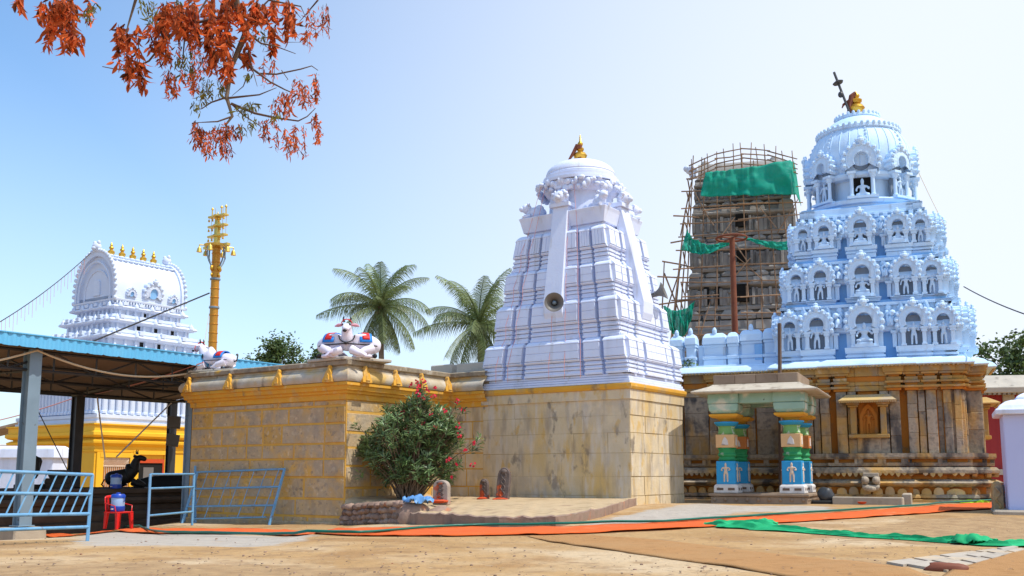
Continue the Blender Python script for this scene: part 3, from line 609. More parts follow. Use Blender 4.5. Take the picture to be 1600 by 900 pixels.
BH = 2.79; BC = (12.758, 34.629); BRZ = R(-22)
def temple():
    t = thing('domed_temple', 'pale blue domed temple tower with rows of deity niches above a dark carved stone wall', 'temple', (BC[0], BC[1], 0), BRZ)
    h = BH; XL = -h - 3.9
    # plan outline with projecting bays, CCW: front from left (hall part) to right corner, right side, back
    def face_bays(out):     # x-intervals and projection of the bays on a sanctum side
        return [(-h, -2.25, .10), (-2.05, -1.2, .20), (-.98, .98, .36), (1.2, 2.05, .20), (2.25, h, .10)]
    bays = face_bays(0)
    def outline(o):
        pts = [(XL, -h + .30), (-h, -h + .30)]
        for (a, b, pr) in bays: pts += [(a, -h), (a, -h - pr), (b, -h - pr), (b, -h)]
        pts = pts[:2] + pts[2:]
        for (a, b, pr) in bays: pts += [(h, a), (h + pr, a), (h + pr, b), (h, b)]
        pts += [(h, h), (XL, h)]
        q = [];  
        for p_ in pts:
            if not q or (Vector(q[-1]) - Vector(p_)).length > .01: q.append(p_)
        # drop collinear repeats
        return q
    ol = outline(0)
    # simplified outlines: lower mouldings follow a calmer line
    def ol2(pr): return [(XL, -h + .30 - pr), (-h + .05, -h + .30 - pr), (-h + .05, -h - pr), (-2.15, -h - pr), (-2.15, -h - .12 - pr), (-1.09, -h - .12 - pr), (-1.09, -h - .30 - pr), (1.09, -h - .30 - pr), (1.09, -h - .12 - pr), (2.15, -h - .12 - pr), (2.15, -h - pr), (h + pr, -h - pr),
                         (h + pr, -2.15), (h + .45 + pr, -2.15), (h + .45 + pr, -1.09), (h + .75 + pr, -1.09), (h + .75 + pr, 1.09), (h + .45 + pr, 1.09), (h + .45 + pr, 2.15), (h + pr, 2.15), (h + pr, h), (XL, h)]
    base = ol2(.0)
    z = dict(g=.2, b0=.36)
    mb = MB(); mb.molding(base, [(.0, 0), (.42, .05), (.42, .34), (.30, .36), (.34, .37)]); mb.molding(base, [(.28, .36), (.36, .40), (.34, .46), (.30, .50), (.1, .505)]); mb.build('foot_course', M_['granite'], t)
    mb = MB(); mb.molding(base, [(.1, .49), (.14, .50), (.14, .92), (.1, .95), (.1, 1.15)]); mb.build('recess_band', M_['orange'], t)
    # lotus petal row
    mb = MB()
    def along(path, step, fn, skipcorner=.12):
        n = len(path)
        for i in range(n - 2):
            a, b = Vector(path[i]), Vector(path[i + 1]); d = b - a; Ln = d.length
            if Ln < .3: continue
            k = max(1, int((Ln - skipcorner) / step)); d.normalize(); nr = Vector((d.y, -d.x))
            for j in range(k):
                q = a + d * (Ln * (j + .5) / k); fn(q, d, nr, Ln / k)
    def petal(q, d, nr, w_):
        rw = w_ * rnd.uniform(.40, .46); hh = rnd.uniform(.22, .30); tn = rnd.random()
        vs = []; K = 7; 
        for k in range(K + 1):
            a = PI * k / K; x = rw * math.cos(a); zz = .46 + hh * math.sin(a) ** .6
            for o in (.12, .27 + .05 * math.sin(a)): p_ = q + d * x + nr * o; vs.append((p_.x, p_.y, zz))
        for o in (.12, .31):
            p_ = q + nr * o; vs.append((p_.x, p_.y, .45))
        fs = [(2 * k, 2 * k + 1, 2 * k + 3, 2 * k + 2) for k in range(K)] + [(2 * k + 1, 2 * K + 3, 2 * k + 3) for k in range(K)]
        mb.add(vs, fs, tn)
    along(base, .30, petal); mb.build('lotus_petal_course', M_['petal'], t, smooth=30)
    # sharp ridged course
    mb = MB(); mb.molding(base, [(.1, .72), (.22, .73), (.40, .81), (.44, .86), (.40, .88), (.2, .97), (.1, .98)]); mb.build('ridged_course', M_['granite'], t)
    # dripped eave course with teeth
    mb = MB(); mb.molding(base, [(.1, 1.13), (.3, 1.15), (.34, 1.18), (.33, 1.26), (.26, 1.35), (.1, 1.38)]); mb.build('drip_course', M_['granite'], t)
    mb = MB()
    def tooth(q, d, nr, w_):
        if rnd.random() < .12: return
        hh = rnd.uniform(.09, .17); vs = []
        for x, zz in ((-.4, 1.2), (.4, 1.2), (.3, 1.2 - hh * .6), (0, 1.2 - hh), (-.3, 1.2 - hh * .6)):
            for o in (.2, .335): p_ = q + d * x * w_ + nr * o; vs.append((p_.x, p_.y, zz))
        mb.add(vs, [(1, 3, 5, 7, 9), (0, 1, 9, 8), (2, 4, 5, 3), (4, 6, 7, 5), (6, 8, 9, 7)], rnd.random())
    along(base, .17, tooth); mb.build('drip_teeth', M_['petal'], t)
    # frieze with small openings
    mb = MB(); mb.molding(base, [(.08, 1.375), (.08, 1.73)]); mb.build('frieze_back', M_['orange'], t)
    mb = MB(); mb.molding(base, [(.08, 1.40), (.20, 1.40), (.21, 1.50), (.08, 1.505)]); mb.molding(base, [(.08, 1.61), (.23, 1.62), (.27, 1.68), (.26, 1.80), (-.2, 1.81)])
    def post(q, d, nr, w_):
        for s_ in (-.42, .42) if rnd.random() < .5 else (-.42,):
            ww = rnd.uniform(.05, .12); p_ = q + d * s_ * w_; vs = []
            for (x, o) in ((-ww, .05), (ww, .05), (ww, .22), (-ww, .22)):
                c = p_ + d * x + nr * o
                vs += [(c.x, c.y, 1.45), (c.x, c.y, 1.66)]
            mb.add(vs, [(0, 2, 3, 1), (2, 4, 5, 3), (4, 6, 7, 5), (6, 0, 1, 7)], rnd.random())
    along(base, .62, post); mb.build('frieze', M_['granite'], t)
    # wall core and pilasters
    zt = 3.84
    mb = MB(); mb.box(-h + .02, h - .02, -h + .02, h, .3, 4.66); mb.box(XL, -h + .3, -h + .32, h, .3, 4.66); mb.build('wall_core', M_['orange'], t)
    wl = MB(); cp = MB(); cy = MB()
    def blockwall(x0, x1, pr, side, z0=1.80, z1=3.82, cap=True):
        # stack of uneven blocks, forming one pilaster
        wl.M = cp.M = cy.M = Matrix.Rotation(side * PI / 2, 4, 'Z')
        if side == 1 and abs(x0 + x1) < 4.2: pr += .40
        zz = z0
        while zz < z1 - .05:
            hh = rnd.uniform(.4, .85)
            if zz + hh > z1 - .3: hh = z1 - zz
            e = rnd.uniform(-.008, .008); g = .002
            wl.loft([(zz + g, x0 + e, x1 + e, -h - pr + e, -h + .4), (zz + hh - g, x0 + e, x1 + e, -h - pr + e, -h + .4)], rnd.random()); zz += hh
        if cap:      # capital and cornices breaking forward over it
            for (a, b, o, m_) in ((3.82, 3.90, .05, cy), (3.90, 3.98, .13, cp), (3.98, 4.06, .03, cy), (4.06, 4.14, .11, cp), (4.14, 4.26, .05, cp), (4.26, 4.33, .0, cy), (4.33, 4.41, .10, cp), (4.41, 4.62, .15, cp)):
                m_.loft([(a + .003, x0 - o, x1 + o, -h - pr - o, -h + .35), (b - .003, x0 - o - .015, x1 + o + .015, -h - pr - o - .02, -h + .35)], rnd.random())
        else:
            for (a, b, o, m_) in ((3.82, 4.0, .02, cp), (4.0, 4.12, .06, cp), (4.12, 4.3, .0, cy), (4.3, 4.62, .06, cp)):
                m_.loft([(a + .003, x0, x1, -h - pr - o, -h + .35), (b - .003, x0, x1, -h - pr - o, -h + .35)], rnd.random())
    for side in (0, 1):
        blockwall(-h, -2.58, .10, side); blockwall(-2.50, -2.27, .16, side)
        blockwall(-2.24, -2.09, .0, side, cap=False)
        blockwall(-2.05, -1.75, .24, side); blockwall(-1.72, -1.52, .18, side, cap=False); blockwall(-1.49, -1.2, .24, side)
        blockwall(-1.17, -1.01, -.05, side, cap=False)
        blockwall(-.98, -.66, .34, side); blockwall(.66, .98, .34, side)
        blockwall(-.63, -.36, .30, side, cap=False); blockwall(.36, .63, .30, side, cap=False)
        blockwall(-.36, .36, .33, side, 1.80, 2.42, cap=False); 
        blockwall(1.01, 1.17, -.05, side, cap=False)
        blockwall(1.2, 1.49, .24, side); blockwall(1.52, 1.72, .18, side, cap=False); blockwall(1.75, 2.05, .24, side)
        blockwall(2.09, 2.24, .0, side, cap=False)
        blockwall(2.27, 2.50, .16, side); blockwall(2.58, h, .10, side)
    # hall part (further left, set back 0.3)
    for (a, b, pr) in ((XL, XL + .5, -.22), (XL + .55, XL + 1.4, -.26), (XL + 1.45, XL + 1.75, -.18), (XL + 1.8, XL + 2.05, -.26), (XL + 2.45, XL + 2.7, -.26), (XL + 2.74, XL + 3.0, -.18), (XL + 3.05, XL + 3.86, -.26)):
        blockwall(a, b, pr, 0, cap=pr > -.2)
    blockwall(XL + 2.05, XL + 2.45, -.26, 0, 1.8, 2.35, cap=False)
    wl.build('pilaster_wall', M_['granite'], t, bev=.012); cp.build('cornice_course', M_['granitey'], t, bev=.012); cy.build('ochre_course', M_['orange'], t)
    # niche with carved deity in the middle of each visible side, with little posts, hood and back
    def wallniche(x, pr, side, w_=.30, zb=2.42, zt_=3.46):
        mb = MB(); mb.M = Matrix.Rotation(side * PI / 2, 4, 'Z')
        mb.box(x - w_, x + w_, -h - pr + .12, -h + .36, zb, zt_ + .36); o = mb.build('wall_niche', M_['orange'], t)
        mb = MB(); mb.M = Matrix.Rotation(side * PI / 2, 4, 'Z'); y = -h - pr
        mb.plate([(x - w_ * .9, zb), (x - w_ * .62, zb), (x - w_ * .62, zb + .5), (x - w_ * .35, zb + .72), (x, zb + .84), (x + w_ * .35, zb + .72), (x + w_ * .62, zb + .5), (x + w_ * .62, zb), (x + w_ * .9, zb), (x + w_ * .9, zb + .62), (x + w_ * .5, zb + .86), (x, zb + 1.0), (x - w_ * .5, zb + .86), (x - w_ * .9, zb + .62)], y + .04, y + .13)
        mb.build('niche_arch', M_['orange'], o)
        f = mobj('deity_figure', FO, M_['orange'], o, (0, 0, 0), (0, 0, side * PI / 2), (.80, .8, .80)); v = Matrix.Rotation(side * PI / 2, 3, 'Z') @ Vector((x, y + .10, zb)); f.location = v
        return o
    FO = FIGS[0].copy(); FO.materials.clear(); FO.materials.append(M_['orange'])
    for side in (0, 1):
        ex = .4 * side; o = wallniche(0, .33 + ex, side)
        mb = MB(); mb.M = Matrix.Rotation(side * PI / 2, 4, 'Z'); y = -h - .36 - ex
        for s in (-1, 1):
            x = s * .46; mb.box(x - .09, x + .09, y - .14, y + .02, 2.42, 3.30); mb.box(x - .16, x + .16, y - .2, y + .02, 3.30, 3.36); mb.box(x - .20, x + .20, y - .24, y + .02, 3.37, 3.45)
        mb.box(-.62, .62, y - .2, y + .02, 2.30, 2.415)
        mb.build('niche_post', M_['granitey'], o, bev=.012)
        mb = MB(); mb.M = Matrix.Rotation(side * PI / 2, 4, 'Z')
        mb.loft([(3.46, -.86, .86, y - .50, y + .02), (3.50, -.88, .88, y - .52, y + .02), (3.58, -.78, .78, y - .38, y + .02), (3.70, -.66, .66, y - .12, y + .02)])
        for k in range(26): x = -.84 + 1.68 * k / 25; mb.box(x - .02, x + .02, y - .50, y - .44, 3.42, 3.47)
        mb.build('niche_hood', M_['petal'], o)
    wallniche(XL + 2.25, -.30, 0, .2, 2.35, 3.6)
    # big white drip eave all along
    eav = ol2(.02)
    mb = MB(); mb.molding(eav, [(.0, 4.60), (.12, 4.615), (.40, 4.62), (.43, 4.65), (.40, 4.70), (.30, 4.80), (.12, 4.88), (-.6, 4.90)])
    mb.build('white_eave', M_['bluew'], t)
    mb = MB()
    def drip(q, d, nr, w_):
        vs = []
        for x, zz in ((-.3, 4.625), (.3, 4.625), (.2, 4.58), (-.2, 4.58)):
            for o in (.33, .41): p_ = q + d * x * w_ + nr * o; vs.append((p_.x, p_.y, zz))
        mb.add(vs, [(1, 3, 5, 7), (0, 1, 7, 6), (2, 4, 5, 3), (4, 6, 7, 5)], rnd.random())
    along(eav, .11, drip, 0); mb.build('eave_drips', M_['petal'], t)
    # gargoyle spout jutting from the plinth
    mb = MB(); y = -h - .30
    mb.loft([(.62, -.20, .20, y - .85, y), (.72, -.25, .25, y - .9, y), (.80, -.26, .26, y - .85, y)]); mb.box(-.27, -.10, y - .7, y, .80, 1.06); mb.box(.10, .27, y - .7, y, .80, 1.06); mb.box(-.24, .24, y - .5, y, 1.04, 1.18)
    mb.ball((-.16, y - .78, .94), .12, .16, .13); mb.ball((.16, y - .78, .94), .12, .16, .13); mb.ball((0, y - .86, .68), .17, .14, .10)
    mb.build('spout', M_['conc'], t, bev=.02); 

    # ---- tower tiers
    TW = [(4.88, 6.86, 2.79, 1.24, 1.10, .94), (6.86, 8.42, 2.50, 1.12, .98, .84), (8.42, 10.30, 2.20, 1.0, .86, .76)]
    core = MB(); mold = MB(); friez = beasts = MB()
    base_z = [(5.28, .56, .72), (7.00, .56, .62), (8.82, .42, .52)]
    for ti, (z0, z1, th, wc, wm, we) in enumerate(TW):
        nz, hp, fh = base_z[ti]; d_ = .26
        core.box(-th + d_, th - d_, -th + d_, th - d_, z0, z1 + .05)
        xs = [(-.86, we), (-.54, wm), (0, wc), (.54, wm), (.86, we)]
        for side in range(4):
            M = Matrix.Rotation(side * PI / 2, 4, 'Z'); core.M = mold.M = friez.M = M; beasts = friez
            if side == 2: continue
            for bi, (fx, wd) in enumerate(xs):
                x = fx * th; pr = (.0, .1, .2, .1, .0)[bi] * (2.6 if side == 1 and ti == 0 else 1.8 if side == 1 else 1); hw = wd * .50
                a, b = x - hw, x + hw
                if bi == 0: a = -th
                if bi == 4: b = th
                yf = -th - pr
                if ti == 0:
                    mold.loft([(z0, a + .06, b - .06, yf + .06, -th + .4), (z0 + .07, a + .02, b - .02, yf + .02, -th + .4)])
                    mold.loft([(z0 + .075, a, b, yf - .02, -th + .4), (z0 + .15, a, b, yf - .02, -th + .4)]); mold.loft([(z0 + .15, a + .05, b - .05, yf + .05, -th + .4), (z0 + .21, a + .05, b - .05, yf + .05, -th + .4)])
                    mold.loft([(z0 + .21, a, b, yf - .0, -th + .4), (z0 + .28, a - .01, b + .01, yf - .05, -th + .4), (nz, a - .02, b + .02, yf - .10, -th + .4)])
                else:
                    s_ = nz - z0
                    mold.loft([(z0, a + .03, b - .03, yf + .05, -th + .4), (z0 + s_ * .38, a + .03, b - .03, yf + .03, -th + .4)])
                    mold.loft([(z0 + s_ * .40, a, b, yf - .04, -th + .4), (z0 + s_ * .52, a, b, yf - .06, -th + .4)]); mold.loft([(z0 + s_ * .52, a + .03, b - .03, yf + .02, -th + .4), (z0 + s_ * .68, a + .03, b - .03, yf + .02, -th + .4)])
                    mold.loft([(z0 + s_ * .68, a - .01, b + .01, yf - .04, -th + .4), (nz - .01, a - .02, b + .02, yf - .10, -th + .4)])
                # wall strip behind the niche + cornice roll at arch height
                mold.box(a + .05, b - .05, yf + .13, -th + .4, nz, nz + hp)
                zc = nz + hp
                mold.loft([(zc - .05, a + .03, b - .03, yf + .02, -th + .4), (zc, a - .0, b + .0, yf - .08, -th + .4), (zc + .10, a, b, yf - .06, -th + .4), (zc + .24, a + .04, b - .04, yf + .05, -th + .4), (zc + .36, a + .1, b - .1, yf + .18, -th + .4)])
            # plain cornice between bays, set back
            zc = nz + hp
            mold.loft([(zc - .02, -th + .1, th - .1, -th + .10, -th + .5), (zc + .03, -th + .06, th - .06, -th + .04, -th + .5), (zc + .14, -th + .06, th - .06, -th + .05, -th + .5), (zc + .3, -th + .16, th - .16, -th + .16, -th + .5)])
            mold.box(-th + .2, th - .2, -th + .22, -th + .5, zc + .3, z1 - .05)
            # upper ledges towards the next storey
            nh = TW[ti + 1][2] if ti < 2 else 1.78
            if ti == 2:
                for (za_, zb_, o) in ((9.72, 9.80, .32), (9.82, 9.96, .20), (9.98, 10.06, .27), (10.08, 10.2, .12), (10.2, 10.30, .2)): mold.loft([(za_, -nh - o, nh + o, -nh - o, -nh + .3), (zb_, -nh - o - .03, nh + o + .03, -nh - o - .03, -nh + .3)])
                for k in range(15): x = -1.9 + 3.8 * k / 14; mold.box(x - .07, x + .07, -nh - .36, -nh, 9.86, 9.99)
            else:
                mold.loft([(z1 - .16, -nh - .2, nh + .2, -nh - .2, -nh + .3), (z1 - .06, -nh - .22, nh + .22, -nh - .22, -nh + .3)])
            # slim pilasters between niches, and small crouching beasts on the cornice
            for fx in (-.70, -.33, .33, .70):
                x = fx * th; mold.box(x - .07, x + .07, -th - .0, -th + .4, nz, nz + hp - .04); mold.box(x - .12, x + .12, -th - .05, -th + .4, nz + hp - .1, nz + hp - .02)
            for fx in (-.71, -.30, .30, .71):
                x = fx * th + .0; y = -th - .10; zz = nz + hp + .14; s = 1.15 if ti == 0 else 1.0; sg = 1 if fx > 0 else -1
                beasts = MB(); beasts.M = M; beasts.ball((x, y + .08, zz + .14 * s), .10 * s, .14 * s, .16 * s, 7, 5); beasts.ball((x + sg * .05, y - .03, zz + .36 * s), .09 * s, .1 * s, .09 * s, 7, 5); beasts.tube([(x - sg * .09, y + .05, zz), (x - sg * .12, y + .08, zz + .3 * s), (x - sg * .02, y + .06, zz + .42 * s)], .035 * s, 5)
                beasts.tube([(x + sg * .03, y - .06, zz), (x + sg * .02, y, zz + .2 * s)], .04 * s, 5)
                beasts.build('carved_beast', M_['bluew'], t, smooth=50)
            beasts = friez
            if ti < 2:
                for k in range(13):
                    x = -nh + 2 * nh * (k + .5) / 13; beasts.ball((x, -nh - .14, z1 - .26), .12, .10, .13, 6, 4); beasts.ball((x + .05 * math.sin(k * 2.1), -nh - .20, z1 - .42), .09, .09, .11, 6, 4)
                    if k % 2: beasts.tube([(x, -nh - .22, z1 - .5), (x + .06, -nh - .26, z1 - .3), (x - .02, -nh - .22, z1 - .08)], .04, 5)
    core.M = mold.M = friez.M = Matrix(); beasts = friez
    core.build('tower_core', M_['bluep'], t); mold.build('tower_molding', M_['bluew'], t, bev=.012); beasts.build('carved_frieze', M_['bluew'], t, smooth=50)
    for ti, (z0, z1, th, wc, wm, we) in enumerate(TW):
        nz, hp, fh = base_z[ti]; k = 0
        protos = {}
        for side in (0, 1, 3):
            for bi, (fx, wd) in enumerate([(-.86, we), (-.54, wm), (0, wc), (.54, wm), (.86, we)]):
                key = (bi if bi < 3 else 4 - bi) if bi != 3 else 3
                seat = bi == 2 or (ti == 2 and bi in (1, 3)); sz = (fh * (1.05 if seat else 1))
                if key not in protos: o = make_niche(wd, hp, seat, (bi + ti) % 3, sz); protos[key] = o
                else: o = dup(protos[key])
                o.parent = t; yy = -th - (.0, .1, .2, .1, .0)[bi] * (2.6 if side == 1 and ti == 0 else 1.8 if side == 1 else 1) + .06
                v = Matrix.Rotation(side * PI / 2, 3, 'Z') @ Vector((fx * th, yy, nz)); o.location = v; o.rotation_euler = (0, 0, side * PI / 2)
    # central side kiosk standing further out on the right side of the lowest tier
    # ---- neck, kudu arches and dome
    mb = MB(); mb.lathe([(1.86, 10.28), (1.88, 10.36), (1.76, 10.38), (1.76, 10.46), (1.9, 10.48), (1.94, 10.60), (1.85, 10.66), (1.4, 10.67)], 48, a0=0); mb.build('neck_platform', M_['bluew'], t, smooth=30)
    mb = MB(); mb.lathe([(1.38, 10.6), (1.38, 11.75)], 32); mb.build('neck', M_['bluew'], t, smooth=40)
    prof = [(1.3, 11.42), (1.66, 11.45), (1.74, 11.52), (1.72, 11.62), (1.62, 11.70), (1.66, 11.85), (1.75, 12.2), (1.76, 12.5), (1.71, 12.8), (1.58, 13.1), (1.40, 13.35), (1.34, 13.42)]
    mb = MB(); mb.lathe(prof, 64)
    mb.lathe([(1.40, 13.36), (1.47, 13.40), (1.46, 13.50), (1.30, 13.58)], 48); mb.lathe([(1.34, 13.5), (1.2, 13.68), (.98, 13.88), (.74, 14.03), (.70, 14.05)], 48); mb.lathe([(.74, 14.0), (.80, 14.06), (.78, 14.14), (.6, 14.18), (.3, 14.26), (.1, 14.3)], 40)
    dm = mb.build('dome', M_['bluew'], t, smooth=35)
    mb = MB()
    for k in range(44): a = 2 * PI * k / 44; mb.ball((1.44 * math.cos(a), 1.44 * math.sin(a), 13.52), .07, .07, .08, 6, 4)
    for k in range(26): a = 2 * PI * k / 26; mb.ball((.77 * math.cos(a), .77 * math.sin(a), 14.17), .055, .055, .065, 6, 4)
    for k in range(16):
        a = 2 * PI * (k + .5) / 16
        if k % 2 == 0:
            for (r_, z_) in [(1.77, 12.1), (1.79, 12.3), (1.785, 12.5), (1.76, 12.7), (1.70, 12.88), (1.62, 13.04), (1.53, 13.18), (1.44, 13.32)]: mb.ball((r_ * math.cos(a), r_ * math.sin(a), z_), .05, .05, .05, 6, 4)
        else: pass
    for k in range(32):
        a = 2 * PI * (k + .25) / 32; pts = [(r_ * math.cos(a), r_ * math.sin(a), z_) for r_, z_ in prof[5:]]; mb.tube(pts, .022, 4)
    mb.build('dome_beading', M_['bluew'], dm, smooth=40)
    for k in range(8):
        a = k * PI / 4 - PI / 2 + R(4); big = k % 2 == 0; wd = 1.30 if big else 1.05
        mb = MB(); hp = .82
        for s in (-1, 1):
            x = s * wd * .27; mb.lathe([(.09, 0), (.09, .08), (.065, .1), (.06, hp - .16), (.10, hp - .12), (.11, hp - .04), (.13, hp)], 10, x, -.1)
            mb.box(x - .15, x + .15, -.26, .3, hp, hp + .08)
        ro = wd * .46; kudu_plate(mb, 0, hp + .12 + ro * .62, ro, ro * .40, -.22, .30, 11)
        mb.box(-wd * .4, wd * .4, -.3, .2, -.08, 0)
        nz_ = mb.build('dome_arch', M_['bluew'], t); nz_.location = (1.72 * math.cos(a), 1.72 * math.sin(a), 10.70); nz_.rotation_euler = (0, 0, a + PI / 2)
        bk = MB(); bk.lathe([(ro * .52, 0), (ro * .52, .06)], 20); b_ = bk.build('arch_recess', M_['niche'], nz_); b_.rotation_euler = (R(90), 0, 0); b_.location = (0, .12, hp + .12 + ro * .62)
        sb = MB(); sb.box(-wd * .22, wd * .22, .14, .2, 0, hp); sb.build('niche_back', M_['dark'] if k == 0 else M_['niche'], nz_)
        mobj('deity_figure', FSEAT if big else FIGS[k % 3], M_['bluew'], nz_, (0, -.06, 0), (0, 0, 0), .78 if big else .74)
    mb = MB(); mb.lathe([(.25, 14.24), (.28, 14.3), (.14, 14.34), (.25, 14.45), (.30, 14.56), (.22, 14.68), (.10, 14.72), (.2, 14.8), (.21, 14.88), (.09, 14.95), (.13, 15.02), (.12, 15.08), (.04, 15.15), (.0, 15.25)], 16); f = mb.build('finial', M_['gold'], t, smooth=45)
    mb = MB(); mb.tube([(-.24, -.1, 14.24), (-.22, -.12, 14.7), (-.14, -.1, 15.0), (0, -.1, 15.12)], [.12, .1, .12, .08]); mb.tube([(-.1, -.1, 14.95), (-.45, -.12, 14.72), (-.5, -.12, 14.6)], [.06, .05, .02]); mb.build('cloth_wrap', M_['copper'], f)
    mb = MB(); mb.tube([(-.22, -.2, 14.3), (-.72, -.2, 16.0)], .045, 8); mb.M = Matrix.Translation((-.60, -.2, 15.58)) @ Matrix.Rotation(R(-16), 4, 'Y'); mb.lathe([(.04, -.06), (.17, -.05), (.2, 0), (.1, .06), (.03, .1)], 14); mb.M = Matrix(); mb.ball((-.52, -.2, 15.1), .1, .1, .12); mb.build('staff', M_['steelk'], t)
    # ---- parapet with merlon blocks above the hall part
    mb = MB(); zp = 4.88; y = -h + .55
    def par(x0, x1, z1, pr=0, top=True):
        mb = MB()
        mb.box(x0 + .03, x1 - .03, y - pr, y + .5, zp + .06, zp + .30); mb.box(x0, x1, y - pr - .05, y + .5, zp + .30, zp + .42); mb.box(x0 + .05, x1 - .05, y - pr + .05, y + .5, zp + .42, z1 - .45)
        mb.box(x0 + .02, x1 - .02, y - pr + .0, y + .5, z1 - .52, z1 - .42); mb.loft([(z1 - .42, x0, x1, y - pr - .06, y + .5), (z1 - .18, x0 + .02, x1 - .02, y - pr - .04, y + .5), (z1 - .04, x0 + .08, x1 - .08, y - pr + .06, y + .5), (z1, x0 + .16, x1 - .16, y - pr + .16, y + .45)])
        if top: mb.ball(((x0 + x1) / 2, y - pr + .1, z1 + .05), .09, .09, .16, 8, 5)
        mb.build('merlon', M_['bluew'], t, bev=.02)
    par(XL + .0, XL + .5, 6.12); par(XL + .55, XL + .98, 6.16, .05); par(XL + 1.18, XL + 2.05, 6.14); par(XL + 2.05, XL + 2.5, 6.14, .06, False); par(XL + 2.5, XL + 3.3, 6.2); par(XL + 3.3, XL + 3.9, 6.22, .04, False)
    mb.box(XL + 1.0, XL + 3.9, y + .16, y + .45, zp, 5.72); mb.box(XL, XL + 3.95, y - .3, y + .5, zp - .02, zp + .06)
    mb.build('parapet', M_['bluew'], t, bev=.02)
    mb = MB(); mb.box(XL + 3.02, XL + 3.28, y - .02, y + .06, 5.1, 5.66)
    mb.build('parapet_panel', M_['bluep'], t)
    return t
TEMPLE = temple()
